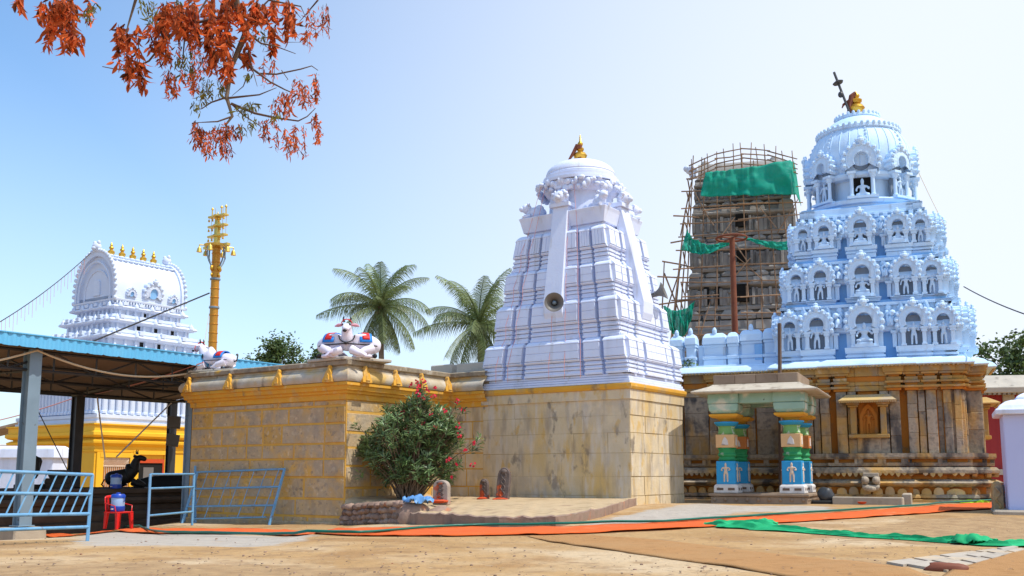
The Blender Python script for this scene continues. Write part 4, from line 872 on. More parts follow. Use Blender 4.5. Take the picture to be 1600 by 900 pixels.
# ------------------------------------------------------------------ painted pavilion with four pillars
def pavilion():
    t = thing('pillared_pavilion', 'small open pavilion with four brightly painted carved pillars on a low stone platform', 'pavilion', (7.93, 30.77, .27), R(-24))
    mb = MB(); mb.box(-1.42, 1.42, -1.40, 1.40, -.15, .20); mb.box(-1.48, 1.48, -1.46, 1.46, .205, .29)
    for k in range(9): x = -1.3 + 2.6 * k / 8; mb.ball((x, -1.42, .11), .06, .04, .06, 6, 4); mb.ball((1.42, x, .11), .04, .06, .06, 6, 4)
    mb.build('platform', M_['brownst'], t, bev=.02)
    z0 = .295
    def pillar(x, y, orange=False):
        # base block
        mb = MB(); mb.loft([(z0, -.37, .37, -.37, .37), (z0 + .22, -.36, .36, -.36, .36), (z0 + .27, -.31, .31, -.31, .31)]); 
        b = mb.build('pillar', M_['pwhite'], t, bev=.02); b.location = (x, y, 0)
        mb = MB()
        for s in (-.17, .17): mb.box(s - .10, s + .10, -.375, -.36, z0 + .09, z0 + .16); mb.box(.36, .375, s - .06, s + .06, z0 + .09, z0 + .16)
        mb.build('base_groove', M_['wood'], b)
        z = z0 + .27
        mb = MB(); mb.box(-.29, .29, -.29, .29, z, z + .70); mb.build('blue_block', M_['pblue'], b, bev=.015)
        for i in range(4):
            f = mobj('deity_relief', FREL, M_['relief'], b); v = Matrix.Rotation(i * PI / 2, 3, 'Z') @ Vector((0, -.285, z + .06)); f.location = v; f.rotation_euler = (0, 0, i * PI / 2); f.scale = (.66, .5, .58)
        z += .70
        mb = MB(); mb.lathe([(.24, z), (.29, z + .05), (.25, z + .09), (.24, z + .13), (.28, z + .17), (.285, z + .21), (.25, z + .25), (.255, z + .33), (.29, z + .38), (.27, z + .42)], 18); mb.build('green_shaft', M_['pgreen'], b, smooth=35)
        z += .41
        mb = MB(); mb.box(-.285, .285, -.285, .285, z, z + .40); mb.build('square_block', M_['porange' if orange else 'ppeach'], b, bev=.012)
        for i in range(4):
            mb = MB(); mb.M = Matrix.Rotation(i * PI / 2, 4, 'Z'); mb.plate([(-.11, z + .07), (.11, z + .07), (.08, z + .22), (.04, z + .28), (0, z + .34), (-.04, z + .28), (-.08, z + .22)], -.30, -.27); mb.build('shrine_relief', M_['pwhite'], b, bev=.01)
        z += .40
        mb = MB(); mb.lathe([(.25, z), (.27, z + .04), (.25, z + .07), (.25, z + .22), (.28, z + .26)], 18); 
        mb.build('light_green_ring', M_['plgreen'], b, smooth=35)
        z += .25
        mb = MB(); mb.lathe([(.25, z), (.30, z + .03), (.37, z + .10), (.37, z + .14), (.26, z + .15)], 20); mb.build('blue_flare', M_['pblue'], b, smooth=35)
        z += .15
        mb = MB(); mb.lathe([(.2, z), (.24, z + .06), (.30, z + .09), (.32, z + .12)], 16); mb.loft([(z + .11, -.36, .36, -.36, .36), (z + .16, -.44, .44, -.44, .44), (z + .22, -.45, .45, -.45, .45), (z + .235, -.38, .38, -.38, .38)]); mb.build('yellow_capital', M_['pyel'], b, bev=.01)
        return b, z + .235
    zc = 0
    for x in (-.98, .98):
        for y in (-.95, .95): b, zc = pillar(x, y, y > 0)
    for x in (-.98, .98):
        for y in (-.95, .95):
            mb = MB(); mb.loft([(zc, x - .36, x + .36, y - .36, y + .36), (zc + .1, x - .44, x + .44, y - .44, y + .44), (zc + .30, x - .46, x + .46, y - .46, y + .46)]); mb.loft([(zc + .31, x - .48, x + .48, y - .47, y + .47), (zc + .62, x - .46, x + .46, y - .45, y + .45)])
            for s in (-1, 1): mb.lathe([(.10, zc + .05), (.22, zc + .12), (.26, zc + .28)], 12, x + s * -.0, y)
            mb.build('bracket', M_['teal'], t, bev=.025)
    mb = MB(); zb = zc + .33; mb.box(-.52, .52, -1.3, -.72, zb - .02, zb + .30); mb.box(-.52, .52, .72, 1.3, zb - .02, zb + .30)
    for x in (-.98, .98): mb.box(x - .25, x + .25, -.50, .50, zb - .02, zb + .30)
    mb.build('beam', M_['teal'], t, bev=.02)
    ze = zc + .60; mb = MB(); e = 1.42
    mb.loft([(ze, -e - .42, e + .42, -e - .40, e + .40), (ze + .06, -e - .46, e + .46, -e - .44, e + .44), (ze + .24, -1.40, 1.40, -1.38, 1.38), (ze + .30, -1.3, 1.3, -1.3, 1.3)]); mb.build('eave_slab', M_['eave'], t, bev=.015)
    mb = MB()
    for i in range(4):
        mb.M = Matrix.Rotation(i * PI / 2, 4, 'Z'); u = -1.26
        while u < 1.2: w_ = min(rnd.uniform(.6, 1.0), 1.26 - u); mb.box(u + .004, u + w_ - .004, -1.28, -1.0, ze + .31, ze + .59, rnd.random()); u += w_
    mb.M = Matrix(); mb.box(-1.2, 1.2, -1.2, 1.2, ze + .3, ze + .57); mb.build('roof_course', M_['brownst'], t, bev=.012)
FREL = FIGS[0].copy(); FREL.materials.clear(); FREL.materials.append(M_['relief'])
pavilion()
# timber prop beside the pavilion, reaching up past the eave
a = at(1218, 772, 32.6); b = at(1218, 505, 32.6); mb = MB(); mb.beam(Vector((a.x + .02, 32.55, gz(a.x, 32.5))), b, .10); tag(mb.build('timber_post', M_['wood'], bev=.01), 'thin dark timber post rising behind the painted pavilion past the white eave', 'post')

# ------------------------------------------------------------------ ledge of packed earth in the corner of the two stone buildings
def G2(px, py): p = G(px, py); return (p.x, p.y)
def ledge():
    F = [(-4.72, 27.80), G2(598, 818), G2(650, 820), G2(700, 819), G2(780, 824), G2(868, 823), G2(940, 809), (3.52, 27.9)]
    B = [(-4.70, 27.95), (-3.6, 29.6), (-2.1, 31.75), (-1.4, 31.35), (.2, 30.25), (1.5, 29.38), (2.6, 28.65), (3.5, 28.05)]
    def res(P, n):
        P = [Vector(p) for p in P]; L_ = [0]
        for i in range(1, len(P)): L_.append(i)
        out = []
        for k in range(n + 1):
            s = k / n * (len(P) - 1); i = min(int(s), len(P) - 2); out.append(P[i].lerp(P[i + 1], s - i))
        return out
    n = 84; f = res(F, n); b = res(B, n); m = 14; vs = []; fs = []
    for k in range(n + 1):
        nz_ = .35 * noise.noise(Vector((k * .35, 2.2, 7.7))); d = (b[k] - f[k]); ln = max(d.length, .01)
        off = d / ln * (.10 * nz_ + .05 * noise.noise(Vector((k * 1.3, 5, 1))))
        for j in range(m + 1):
            if j == 0: q = f[k]; z = gz(q.x, q.y) - .12
            elif j == 1: q = f[k] + off; z = max(.235, gz(q.x, q.y) + .22) - .02 + .05 * noise.noise(Vector((k * .5, 0, 3))) + .02 * noise.noise(Vector((k * .9, 3, 3)))
            else:
                t_ = (j - 2) / (m - 2); q = f[k] + off + d * (.02 + .98 * t_); z0_ = max(.235, gz(f[k].x, f[k].y) + .22); z = z0_ + .05 * noise.noise(Vector((k * .5, 0, 3))) * (1 - t_) + (max(.45, z0_) - z0_) * t_ + (.02 * noise.noise(Vector((q.x * 1.1, q.y * 1.1, 8))) + .008 * noise.noise(Vector((q.x * 5, q.y * 4, 2))) if 0 < t_ < 1 else 0)
                if q.x < -2.6: z += .06
            vs.append((q.x, q.y, z))
    for k in range(n):
        for j in range(m): a = k * (m + 1) + j; fs.append((a, a + m + 1, a + m + 2, a + 1))
    mb = MB()
    for i_, f_ in enumerate(fs): pass
    mb.v = [Vector(v) for v in vs]; mb.f = [list(f_) for f_ in fs]; mb.t = [.5] * len(fs); mb.mi = [1 if i_ % m < 2 else 0 for i_ in range(len(fs))]
    struct(mb.build('raised_earth_ledge', [M_['earth'], M_['rubble']], smooth=30))
ledge()
def rock(mb, c, rx, ry, rz, seed, tone=None, n=9):
    vs0 = MB(); vs0.ball((0, 0, 0), 1, 1, 1, n + 3, n)
    vs = []
    for v in vs0.v:
        k = 1 + .28 * noise.noise(v * 1.3 + Vector((seed * 3.1, 0, 0))) + .12 * noise.noise(v * 3 + Vector((seed, 9, 0)))
        vs.append((c[0] + v.x * k * rx, c[1] + v.y * k * ry, c[2] + v.z * k * rz))
    mb.add(vs, vs0.f, rnd.random() if tone is None else tone)
mb = MB(); f0 = Vector((-4.66, 27.62)); f1 = Vector(G2(640, 818))
for row in range(4):
    u = 0; 
    while u < 1:
        q = f0.lerp(f1, min(u, 1)); s = rnd.uniform(.13, .24); rock(mb, (q.x + rnd.uniform(-.03, .03), q.y + rnd.uniform(-.05, .05), gz(q.x, q.y) + .05 + row * .145), s * .8, .17, .10, rnd.random() * 50, n=6); u += s * 1.25 / (f1 - f0).length
tag(mb.build('rubble_wall', M_['rubble'], smooth=50), 'crumbling low rubble wall holding the earth below the oleander bush', 'low wall')
for k, (px, py, rx, rz, lb) in enumerate(((648, 800, .42, .36, 'large brown boulder under the blue plastic bag beside the bush'), (686, 803, .38, .26, 'flat brown boulder right of the blue plastic bag'), (712, 806, .26, .16, 'small pale broken stone on the lip of the earth ledge'))):
    p = at(px, py, 24.2); mb = MB(); rock(mb, (0, 0, 0), rx, rx * .7, rz, k * 7 + 3, n=12); o = mb.build('boulder', M_['rubble'], smooth=55); o.location = (p.x, p.y, gz(p.x, p.y) + rz * .5); tag(o, lb, 'boulder', 'boulders along the earth ledge')
def crumple(name, pts, sx, sy, m, label, cat, h=.08, n=16, seed=0):
    vs = []; fs = []
    for j in range(n + 1):
        for i in range(n + 1):
            u, v = i / n - .5, j / n - .5; x, y = u * sx, v * sy
            z = h * (1.2 - 3.2 * (u * u + v * v)) + h * .9 * noise.noise(Vector((u * 6 + seed, v * 6, seed))) 
            vs.append((x + .05 * noise.noise(Vector((u * 9, v * 9, 3 + seed))), y, z))
    for j in range(n):
        for i in range(n):
            if math.hypot(i / n - .5, j / n - .5) < .47 + .1 * noise.noise(Vector((i * .5, j * .5, seed))): a = j * (n + 1) + i; fs.append((a, a + 1, a + n + 2, a + n + 1))
    mb = MB(); mb.add(vs, fs); o = mb.build(name, m, smooth=60); o.location = pts; tag(o, label, cat); s = o.modifiers.new('t', 'SOLIDIFY'); s.thickness = .008; return o
p = at(652, 785, 24.1); o = crumple('plastic_bag', (p.x, p.y, p.z - .04), .8, .5, M_['bluebag'], 'crumpled blue plastic bag draped over the boulder beside the bush', 'plastic bag', .16, 18, 4)
# idol stones
def idol(px, pyb, pyt, Y, wpx, label, m, thick, lean=0):
    b = at(px, pyb, Y); tp = at(px, pyt, Y); h = tp.z - b.z; w_ = wpx * Y / FPX / 2
    t = thing('idol_stone', label, 'idol stone', (b.x, Y, b.z), R(-20), 'idol stones on the earth ledge')
    mb = MB(); poly = [(-w_, -.1), (w_, -.1), (w_ * .98, h * .7)] + [(w_ * .95 * math.cos(R(a)), h * .72 + h * .28 * math.sin(R(a))) for a in range(15, 180, 15)] + [(-w_ * .98, h * .7)]
    mb.plate(poly, -thick / 2, thick / 2); o = mb.build('slab', m, t, bev=.02); o.rotation_euler = (R(-lean), R(3) * (1 if lean else 0), 0)
    mb = MB()
    # carved pair of entwined snakes / figure in relief, smeared with vermilion
    for s in (-1, 1): mb.tube([(s * w_ * .35 * math.sin(k * .9), -thick / 2 - .0, h * (.06 + .78 * k / 14)) for k in range(15)], [w_ * .13] * 14 + [w_ * .22], 6)
    mb.ball((0, -thick / 2, h * .86), w_ * .5, .05, h * .08)
    r = mb.build('snake_relief', M_['idol'], t, smooth=50); r.rotation_euler = o.rotation_euler
    mb = MB(); rock(mb, (0, -thick / 2 - .1, .0), w_ * 1.2, .16, .05, px, n=7); mb.build('vermilion_heap', M_['vermil'], t, smooth=50)
    return t
idol(690, 783, 750, 26.2, 26, 'pale square idol stone with red figure at the foot of the bush', M_['idolw'], .2)
idol(757, 779, 748, 29.3, 14, 'short dark snake idol stone with vermilion top', M_['idol'], .16)
idol(785, 780, 730, 28.9, 21, 'tall dark rounded snake idol stone leaning back against the shrine wall', M_['idol'], .16, 7)

# ------------------------------------------------------------------ things lying on the yard
def strip(name, top, bot, m, dz, label=None, cat=None, n=120, rows=6, wob=.0, kind=None, thick=.012):
    def rs(P):
        P = [G(*p) for p in P]; L_ = [0]
        for i in range(1, len(P)): L_.append(L_[-1] + (P[i] - P[i - 1]).length)
        out = []
        for k in range(n + 1):
            s = L_[-1] * k / n; i = 0
            while i < len(P) - 2 and L_[i + 1] < s: i += 1
            out.append(P[i].lerp(P[i + 1], (s - L_[i]) / max(1e-6, L_[i + 1] - L_[i])))
        return out
    A_, B_ = rs(top), rs(bot); vs = []; fs = []
    for k in range(n + 1):
        for j in range(rows + 1):
            t_ = j / rows; q = A_[k].lerp(B_[k], t_); e = .03 * noise.noise(Vector((k * .3, j, 2))) if j in (0, rows) else 0
            zz = wob * max(0, noise.noise(Vector((q.x * 1.1, q.y * .9, 5.5)))) + wob * .5 * max(0, noise.noise(Vector((q.x * 3, q.y * 3, 1.5))))
            vs.append((q.x, q.y + e, gz(q.x, q.y) + bump(q.x, q.y) + dz + zz))
    for k in range(n):
        for j in range(rows): a = k * (rows + 1) + j; fs.append((a + 1, a, a + rows + 1, a + rows + 2) if False else (a, a + 1, a + rows + 2, a + rows + 1))
    mb = MB(); mb.add(vs, fs); o = mb.build(name, m, smooth=60); s = o.modifiers.new('t', 'SOLIDIFY'); s.thickness = thick; s.offset = 1 if False else -1
    if label: tag(o, label, cat)
    return o
strip('carpet', [(40, 830), (250, 829), (400, 828), (540, 828), (700, 827), (860, 825), (1040, 819), (1200, 809), (1400, 797), (1550, 786), (1640, 781)],
      [(40, 836), (250, 835), (400, 836), (540, 838), (700, 839), (860, 836), (1040, 829), (1200, 820), (1400, 806), (1550, 797), (1640, 792)], M_['carpet'], .035, 'long orange red carpet runner laid across the yard past the stone buildings', 'carpet', 260, 7, .05)
strip('coir_mat', [(826, 838), (905, 835), (990, 842), (1100, 853), (1230, 868), (1330, 879), (1420, 890), (1460, 905)], [(826, 839), (860, 847), (930, 858), (1040, 873), (1130, 886), (1190, 897), (1240, 906), (1300, 920)], M_['coir'], .014, 'long brown coir mat running from the carpet to the foreground', 'mat', 160, 14, .02)
strip('coir_mat', [(1470, 905), (1480, 897), (1545, 872), (1600, 858), (1660, 846)], [(1560, 940), (1600, 930), (1640, 915), (1680, 900), (1720, 890)], M_['coir'], .018, 'brown coir mat at the right corner of the foreground behind the rock', 'mat', 80, 16, .03)
mb = MB(); T0, T1, B0_, B1_ = G(1385, 881), G(1575, 857), G(1470, 897), G(1600, 862)
for i in range(6):
    for j in range(3):
        c = []
        for (u, v) in ((i + .004, j + .006), (i + .996, j + .006), (i + .996, j + .994), (i + .004, j + .994)):
            u = u / 6 + (.03 * ((j * 7 + int(u)) % 3)) * (0 < u < 6); q = T0.lerp(T1, u).lerp(B0_.lerp(B1_, u), v / 3); c.append((q.x, q.y, gz(q.x, q.y) + bump(q.x, q.y) + .028 + .003 * rnd.random()))
        mb.add(c + [(p_[0], p_[1], p_[2] - .1) for p_ in c], [(0, 1, 2, 3)[::-1], (0, 1, 5, 4), (1, 2, 6, 5), (2, 3, 7, 6), (3, 0, 4, 7)], rnd.random())
struct(mb.build('flagstone_paving', M_['paver']))
mb = MB(); pts = [(100, 822), (141, 823), (190, 825), (222, 829), (264, 837), (330, 838), (480, 837), (560, 838), (667, 830), (760, 826), (880, 823), (1040, 820.5), (1150, 813), (1250, 806.5), (1350, 800), (1450, 793), (1550, 785), (1640, 778)]
P = [G(*p) for p in pts]; Q = []
for i in range(len(P) - 1):
    for k in range(8): q = P[i].lerp(P[i + 1], k / 8); Q.append((q.x, q.y + .06 * noise.noise(q * .8), gz(q.x, q.y) + bump(q.x, q.y) + .085))
mb.tube(Q, .028, 6); tag(mb.build('garden_hose', M_['hose'], smooth=60), 'thin dark green hose lying along the orange carpet', 'hose')
# green shade cloth, twisted and lying on the ground
def twist(name, pts, wid, m, label, cat, seed):
    P = [G(*p) for p in pts]; n = 150; L_ = len(P) - 1; vs = []; fs = []; K = 19
    for k in range(n + 1):
        s = k / n * L_; i = min(int(s), L_ - 1); f = s - i; q = P[i].lerp(P[i + 1], f); w_ = wid[i] * (1 - f) + wid[i + 1] * f; d = (P[i + 1] - P[i]).normalized(); nr = Vector((-d.y, d.x, 0))
        for j in range(K):
            u = j / (K - 1) - .5; c = q + nr * (u * w_ * (1 + .35 * noise.noise(Vector((k * .09, seed, u * 2))))) 
            z = .01 + (.09 + .13 * min(1, w_)) * abs(noise.noise(Vector((u * 11 + .8 * noise.noise(Vector((k * .05, 0, seed))), k * .055, seed)))) + .03 * abs(noise.noise(Vector((u * 11, k * .25, seed + 3))))
            vs.append((c.x, c.y, gz(c.x, c.y) + bump(c.x, c.y) + .01 + z * (1 - (2 * abs(u)) ** 3 * .8)))
    for k in range(n):
        for j in range(K - 1): a = k * K + j; fs.append((a, a + K, a + K + 1, a + 1))
    mb = MB(); mb.add(vs, fs); o = mb.build(name, m); s = o.modifiers.new('t', 'SOLIDIFY'); s.thickness = .006; return tag(o, label, cat)
twist('green_cloth', [(1100, 822), (1140, 823), (1200, 827), (1260, 832), (1330, 838), (1400, 843), (1470, 848), (1515, 850), (1560, 854), (1640, 853)], [.3, 1.1, 1.2, .45, .36, .32, .3, .5, .6, .65], M_['cloth'], 'long twisted green shade cloth lying across the sandy yard', 'cloth', 2)
p = G(1520, 851); crumple('green_cloth', (p.x, p.y, p.z + .02), .75, .8, M_['cloth'], 'bunched heap of green shade cloth beside the flagstones', 'cloth', .11, 18, 9)
p = G(1195, 822); crumple('green_cloth', (p.x, p.y, p.z + .02), .55, .6, M_['cloth'], 'small knot of green cloth at the edge of the carpet', 'cloth', .09, 14, 5)
twist('lime_cloth', [(1432, 781), (1470, 783), (1500, 786), (1545, 787)], [.5, .4, .3, .35], M_['lime'], 'lime green cloth strip lying at the foot of the carved temple plinth', 'cloth', 6)
p = G(1480, 892); mb = MB(); rock(mb, (0, 0, .03), .26, .12, .075, 3, n=12); o = mb.build('rock', M_['copper'], smooth=50); o.location = p; o.rotation_euler = (0, 0, R(-25)); tag(o, 'dark reddish rock in the foreground beside the pale flagstones', 'rock')
# L-shaped stone kerb of a basin, grinding stone, little clay dish
mb = MB(); a = at(1302, 781, 29.3); b = at(1412, 787, 28.2); c = at(1424, 779, 29.6)
def bar(mb, a, b, w_, h): 
    a = Vector((a.x, a.y, gz(a.x, a.y) - .05)); b = Vector((b.x, b.y, gz(b.x, b.y) - .05)); d = (b - a); d.z = 0; d.normalize(); n = Vector((-d.y, d.x, 0)) * w_ / 2
    mb.slab([a - n, b - n, b + n, a + n], min(a.z, b.z), max(a.z, b.z) + h)
bar(mb, a, b, .24, .27); bar(mb, b + Vector((.16, .16, 0)), c + Vector((.05, .4, 0)), .26, .36)
tag(mb.build('stone_kerb', M_['conc'], bev=.025), 'L shaped stone kerb lying on the ground below the carved spout', 'stone kerb')
p = at(1290, 777, 29.6); t = thing('grinding_stone', 'round black grinding stone on a dark slab beside the pavilion platform', 'grinding stone', (p.x, p.y, gz(p.x, p.y)), R(-15))
mb = MB(); mb.slab([(-.42, -.22), (.38, -.25), (.42, .2), (-.38, .22)], -.05, .10); mb.build('base_slab', M_['black'], t, bev=.03); mb = MB(); rock(mb, (.02, 0, .26), .24, .2, .23, 2, n=12); mb.build('round_stone', M_['steelk'], t, smooth=60)
p = G(1347, 789); mb = MB(); mb.lathe([(.05, 0), (.10, .02), (.13, .07), (.11, .07), (.06, .03), (.02, .025)], 16); o = mb.build('clay_dish', M_['vermil'], smooth=50); o.location = p + Vector((0, 0, .02)); tag(o, 'small red clay dish in front of the stone kerb', 'dish')
# loose pebbles and grit
mb = MB(); r2 = random.Random(3)
for k in range(600):
    px = r2.uniform(0, 1600); py = 840 + 62 * r2.random() ** .8 if r2.random() < .8 else r2.uniform(805, 845)
    p = G(px, py)
    if p.y > 27 and p.x < 4: continue
    s = r2.choice((.005, .006, .008, .010, .016)) * r2.uniform(.7, 1.3); rock(mb, (p.x, p.y, gz(p.x, p.y) + bump(p.x, p.y) + s * .3), s * 1.3, s, s * .7, k, r2.random(), 3)
o = mb.build('pebbles', M_['rubble']); o['kind'] = 'stuff'; o['label'] = 'small loose pebbles scattered over the sandy yard'; o['category'] = 'pebbles'

mb = MB()
for k in range(420):
    p = G(r2.uniform(-20, 1620), 822 + 80 * r2.random())
    if p.y > 25: continue
    a = r2.random() * 6.28; s = r2.uniform(.02, .05); d = Vector((math.cos(a), math.sin(a), 0)); n_ = Vector((-d.y, d.x, 0)); c = Vector((p.x, p.y, gz(p.x, p.y) + bump(p.x, p.y) + .012)); u = Vector((0, 0, s * r2.uniform(.1, .5)))
    mb.add([c - d * s, c + n_ * s * .4 + u, c + d * s + u * .5, c - n_ * s * .4 + u], [(0, 1, 3), (1, 2, 3)], r2.random())
o = mb.build('fallen_leaves', M_['deadleaf'] if False else M_['wood']); o['kind'] = 'stuff'; o['label'] = 'small dry leaves and litter scattered over the yard'; o['category'] = 'litter'

# ------------------------------------------------------------------ right edge: white gate pillar, posts, red building
p = at(1577, 806, 24); t = thing('gate_pillar', 'stout shade-tinted white gate pillar with rounded stepped cap at the right edge', 'pillar', (p.x, 24, gz(p.x, 24)), R(-24))
mb = MB(); mb.loft([(-.3, 0, 1.7, 0, 1.7), (2.42, 0, 1.7, 0, 1.7)]); mb.build('shaft', M_['white_shade'], t, bev=.025)
mb = MB(); mb.loft([(2.41, -.16, 1.86, -.16, 1.86), (2.54, -.17, 1.87, -.17, 1.87), (2.56, -.12, 1.82, -.12, 1.82), (2.64, -.06, 1.76, -.06, 1.76), (2.74, .08, 1.62, .08, 1.62), (2.78, .22, 1.48, .22, 1.48), (2.79, .34, 1.36, .34, 1.36), (2.86, .34, 1.36, .34, 1.36), (2.92, .42, 1.28, .42, 1.28), (3.0, .6, 1.1, .6, 1.1)]); mb.build('cap', M_['white'], t, bev=.02)
mb = MB(); mb.box(-.35, 2, -.4, 2, -.3, .10); mb.build('footing', M_['conc'], t, bev=.04)
for px, wd, hpx, Y, lb in ((1560, .24, 752, 24.6, 'weathered brown carved stone post standing left of the white gate pillar'), (1570, .14, 757, 25.3, 'thin dark stone post between the carved post and the white gate pillar')):
    b = at(px, 803, Y); tp = at(px, hpx, Y); h = tp.z - gz(b.x, Y); mb = MB()
    mb.loft([(-.2, -wd / 2, wd / 2, -.12, .12), (h * .8, -wd / 2, wd / 2, -.11, .11), (h * .93, -wd * .4, wd * .4, -.09, .09), (h, -wd * .15, wd * .15, -.04, .04)])
    mb.tube([(wd * .22 * math.sin(k * .9), -.12, h * (.12 + .7 * k / 12)) for k in range(13)], .03, 6)
    o = mb.build('stone_post', M_['idol' if wd < .2 else 'granite'], bev=.03); o.location = (b.x, Y, gz(b.x, Y)); o.rotation_euler = (0, 0, R(-15)); tag(o, lb, 'stone post')
t = thing('red_building', 'low red walled building with a grey slab roof behind the gate pillar', 'building', (21.6, 45, .2), R(-8))
mb = MB(); mb.box(-1, 10, 0, 6, -.5, 4.6); mb.build('wall', M_['redwall'], t); mb = MB(); mb.loft([(4.58, -1.6, 11, -.9, 7), (4.85, -1.6, 11, -.95, 7), (4.9, -1.5, 11, -.8, 7), (5.45, -1.2, 11, -.1, 7)])
mb.build('roof', M_['slabc'], t, bev=.03); mb = MB()
for k in range(60): mb.box(-1.55 + .21 * k, -1.42 + .21 * k, -.86, -.6, 4.50, 4.585)
mb.build('roof_rafters', M_['darkedge'], t); mb = MB(); mb.box(1.0, 1.5, -.12, .1, -.5, 4.58); mb.build('pier', M_['eave'], t); mb = MB(); mb.box(-1.1, 10, -.2, .0, .9, 1.15); mb.build('plinth_band', M_['slabc'], t)
# ------------------------------------------------------------------ bull statues
def bull_mesh(nm):
    V = [(0, 0, .40, .30, .27), (.45, 0, .42, .30, .28), (-.45, 0, .38, .27, .26), (-.66, 0, .32, .16, .16), (.68, 0, .55, .22, .24), (.82, 0, .78, .15, .19), (.92, 0, .95, .14, .14), (1.08, 0, .88, .10, .10), (1.20, 0, .80, .075, .085),
         (.42, 0, .78, .13, .12), (.48, 0, .92, .09, .08)]
    E_ = [(0, 1), (0, 2), (2, 3), (1, 4), (4, 5), (5, 6), (6, 7), (7, 8), (1, 9), (9, 10)]
    return skin(nm, V, E_, 2)
BULL = bull_mesh('bull_body')
def bull_legs(mb, both=True):
    for s in (-1, 1):
        mb.tube([(.55, s * .2, .22), (.80, s * .26, .12), (.98, s * .26, .07), (.78, s * .2, .05), (.62, s * .18, .04)], [.13, .10, .075, .06, .05], 8)
        mb.tube([(-.35, s * .22, .28), (-.10, s * .34, .16), (.10, s * .34, .09), (-.12, s * .36, .05), (-.32, s * .34, .05)], [.16, .13, .08, .06, .05], 8)
def bull_head(mb_ear, mb_horn, hx=.92, hz=.95):
    for s in (-1, 1):
        mb_ear.tube([(hx - .03, s * .12, hz + .02), (hx - .06, s * .26, hz + .01), (hx - .07, s * .36, hz - .02)], [.04, .055, .015], 6)
        mb_horn.tube([(hx - .04, s * .08, hz + .10), (hx - .05, s * .11, hz + .20), (hx - .03, s * .09, hz + .27)], [.035, .025, .008], 6)
def saddle(mb, x0, x1, off, z0):
    # cloth following the barrel of the body
    K = 12; vs = []; fs = []
    for i in range(5):
        x = x0 + (x1 - x0) * i / 4
        for k in range(K + 1):
            a = R(z0 + (180 - 2 * z0) * k / K); vs.append((x, (.305 + off) * math.cos(a), .40 + (.285 + off) * math.sin(a)))
    for i in range(4):
        for k in range(K): q = i * (K + 1) + k; fs.append((q, q + 1, q + K + 2, q + K + 1))
    mb.add(vs, fs)
def bull(label, loc, rz, sc, paint=True, bodyrz=(0,), headrz=0, base=True, group=None):
    t = thing('bull_statue', label, 'bull statue', loc, rz, group); t.scale = (sc, sc, sc)
    m = M_['bull'] if paint else M_['black']
    for bi, br in enumerate(bodyrz):
        o = mobj('body', BULL if paint else BULLK, m, t, (0, 0, .02), (0, 0, br)); 
        mb = MB(); bull_legs(mb); l_ = mb.build('folded_legs', m, o, smooth=60)
        if paint:
            mb = MB(); saddle(mb, -.28, .10, .035, 8); s = mb.build('saddle_cloth', M_['blue'], o, smooth=60); sd = s.modifiers.new('t', 'SOLIDIFY'); sd.thickness = .015
            mb = MB(); saddle(mb, -.20, .02, .05, 22); s2 = mb.build('saddle_panel', M_['red'], s, smooth=60); sd = s2.modifiers.new('t', 'SOLIDIFY'); sd.thickness = .012
            mb = MB()
            pts = [(.95 - .40 * abs(math.cos(a)) * .6 - .1, .26 * math.cos(a), .62 - .22 * math.sin(a)) for a in [PI * k / 10 for k in range(11)]]; mb.tube(pts, .018, 5)
            mb.tube([(-.66, s_ * .1, .36 + .02) if False else (x_, .33 * math.sin(k_), .36 + .02 * math.cos(9 * k_)) for k_, x_ in [(PI / 2, -.5), (PI / 2, -.3), (PI / 2, 0), (PI / 2, .3), (PI / 2, .5)] for s_ in (1,)], .016, 5)
            mb.tube([(x_, -.33, .36) for x_ in (-.5, -.25, 0, .25, .5)], .016, 5); mb.build('bell_strap', M_['blackp'], o, smooth=60)
            mb = MB()
            for s_ in (-1, 1): mb.ball((-.34, s_ * .36, .05), .06, .05, .06, 7, 5); mb.ball((.62, s_ * .19, .04), .055, .05, .05, 7, 5)
            mb.tube([(-.68, .1, .3), (-.80, .12, .34), (-.82, .1, .5), (-.76, .06, .56)], [.03, .025, .022, .05], 6); mb.build('hooves_and_tail', M_['blackp'], o, smooth=60)
        else:
            mb = MB(); mb.tube([(-.68, .1, .3), (-.80, .12, .1), (-.7, .14, .03)], .03, 6); mb.build('tail', m, o)
        if bi == 0:
            e = MB(); hn = MB(); bull_head(e, hn) if paint else bull_head(e, hn, .64, 1.16); e.build('ears', M_['bull'] if paint else m, o, smooth=60); hn.build('horns', M_['blackp'] if paint else m, o, smooth=60)
            if paint:
                e = MB()
                for s_ in (-1, 1): e.ball((1.0, s_ * .105, .965), .03, .025, .03, 7, 5)
                e.ball((1.255, 0, .795), .05, .055, .04, 8, 6); e.build('eyes_and_nose', M_['blackp'], o, smooth=60)
                e = MB(); e.tube([(.90 + .03 * math.cos(a), .14 * math.cos(a), .98 + .13 * math.sin(a)) for a in [R(10 + 16 * k) for k in range(11)]], .025, 6); e.tube([(1.10 + .0 * a, .115 * math.cos(a), .87 + .115 * math.sin(a)) for a in [R(36 * k) for k in range(11)]], .014, 5); e.build('headband', M_['red'], o, smooth=60)
    if base: mb = MB(); mb.box(-.95, 1.1, -.45, .45, -.06, .03); b = mb.build('base_slab', M_['slabc'] if paint else m, t, bev=.02); b.rotation_euler = (0, 0, bodyrz[0])
    return t
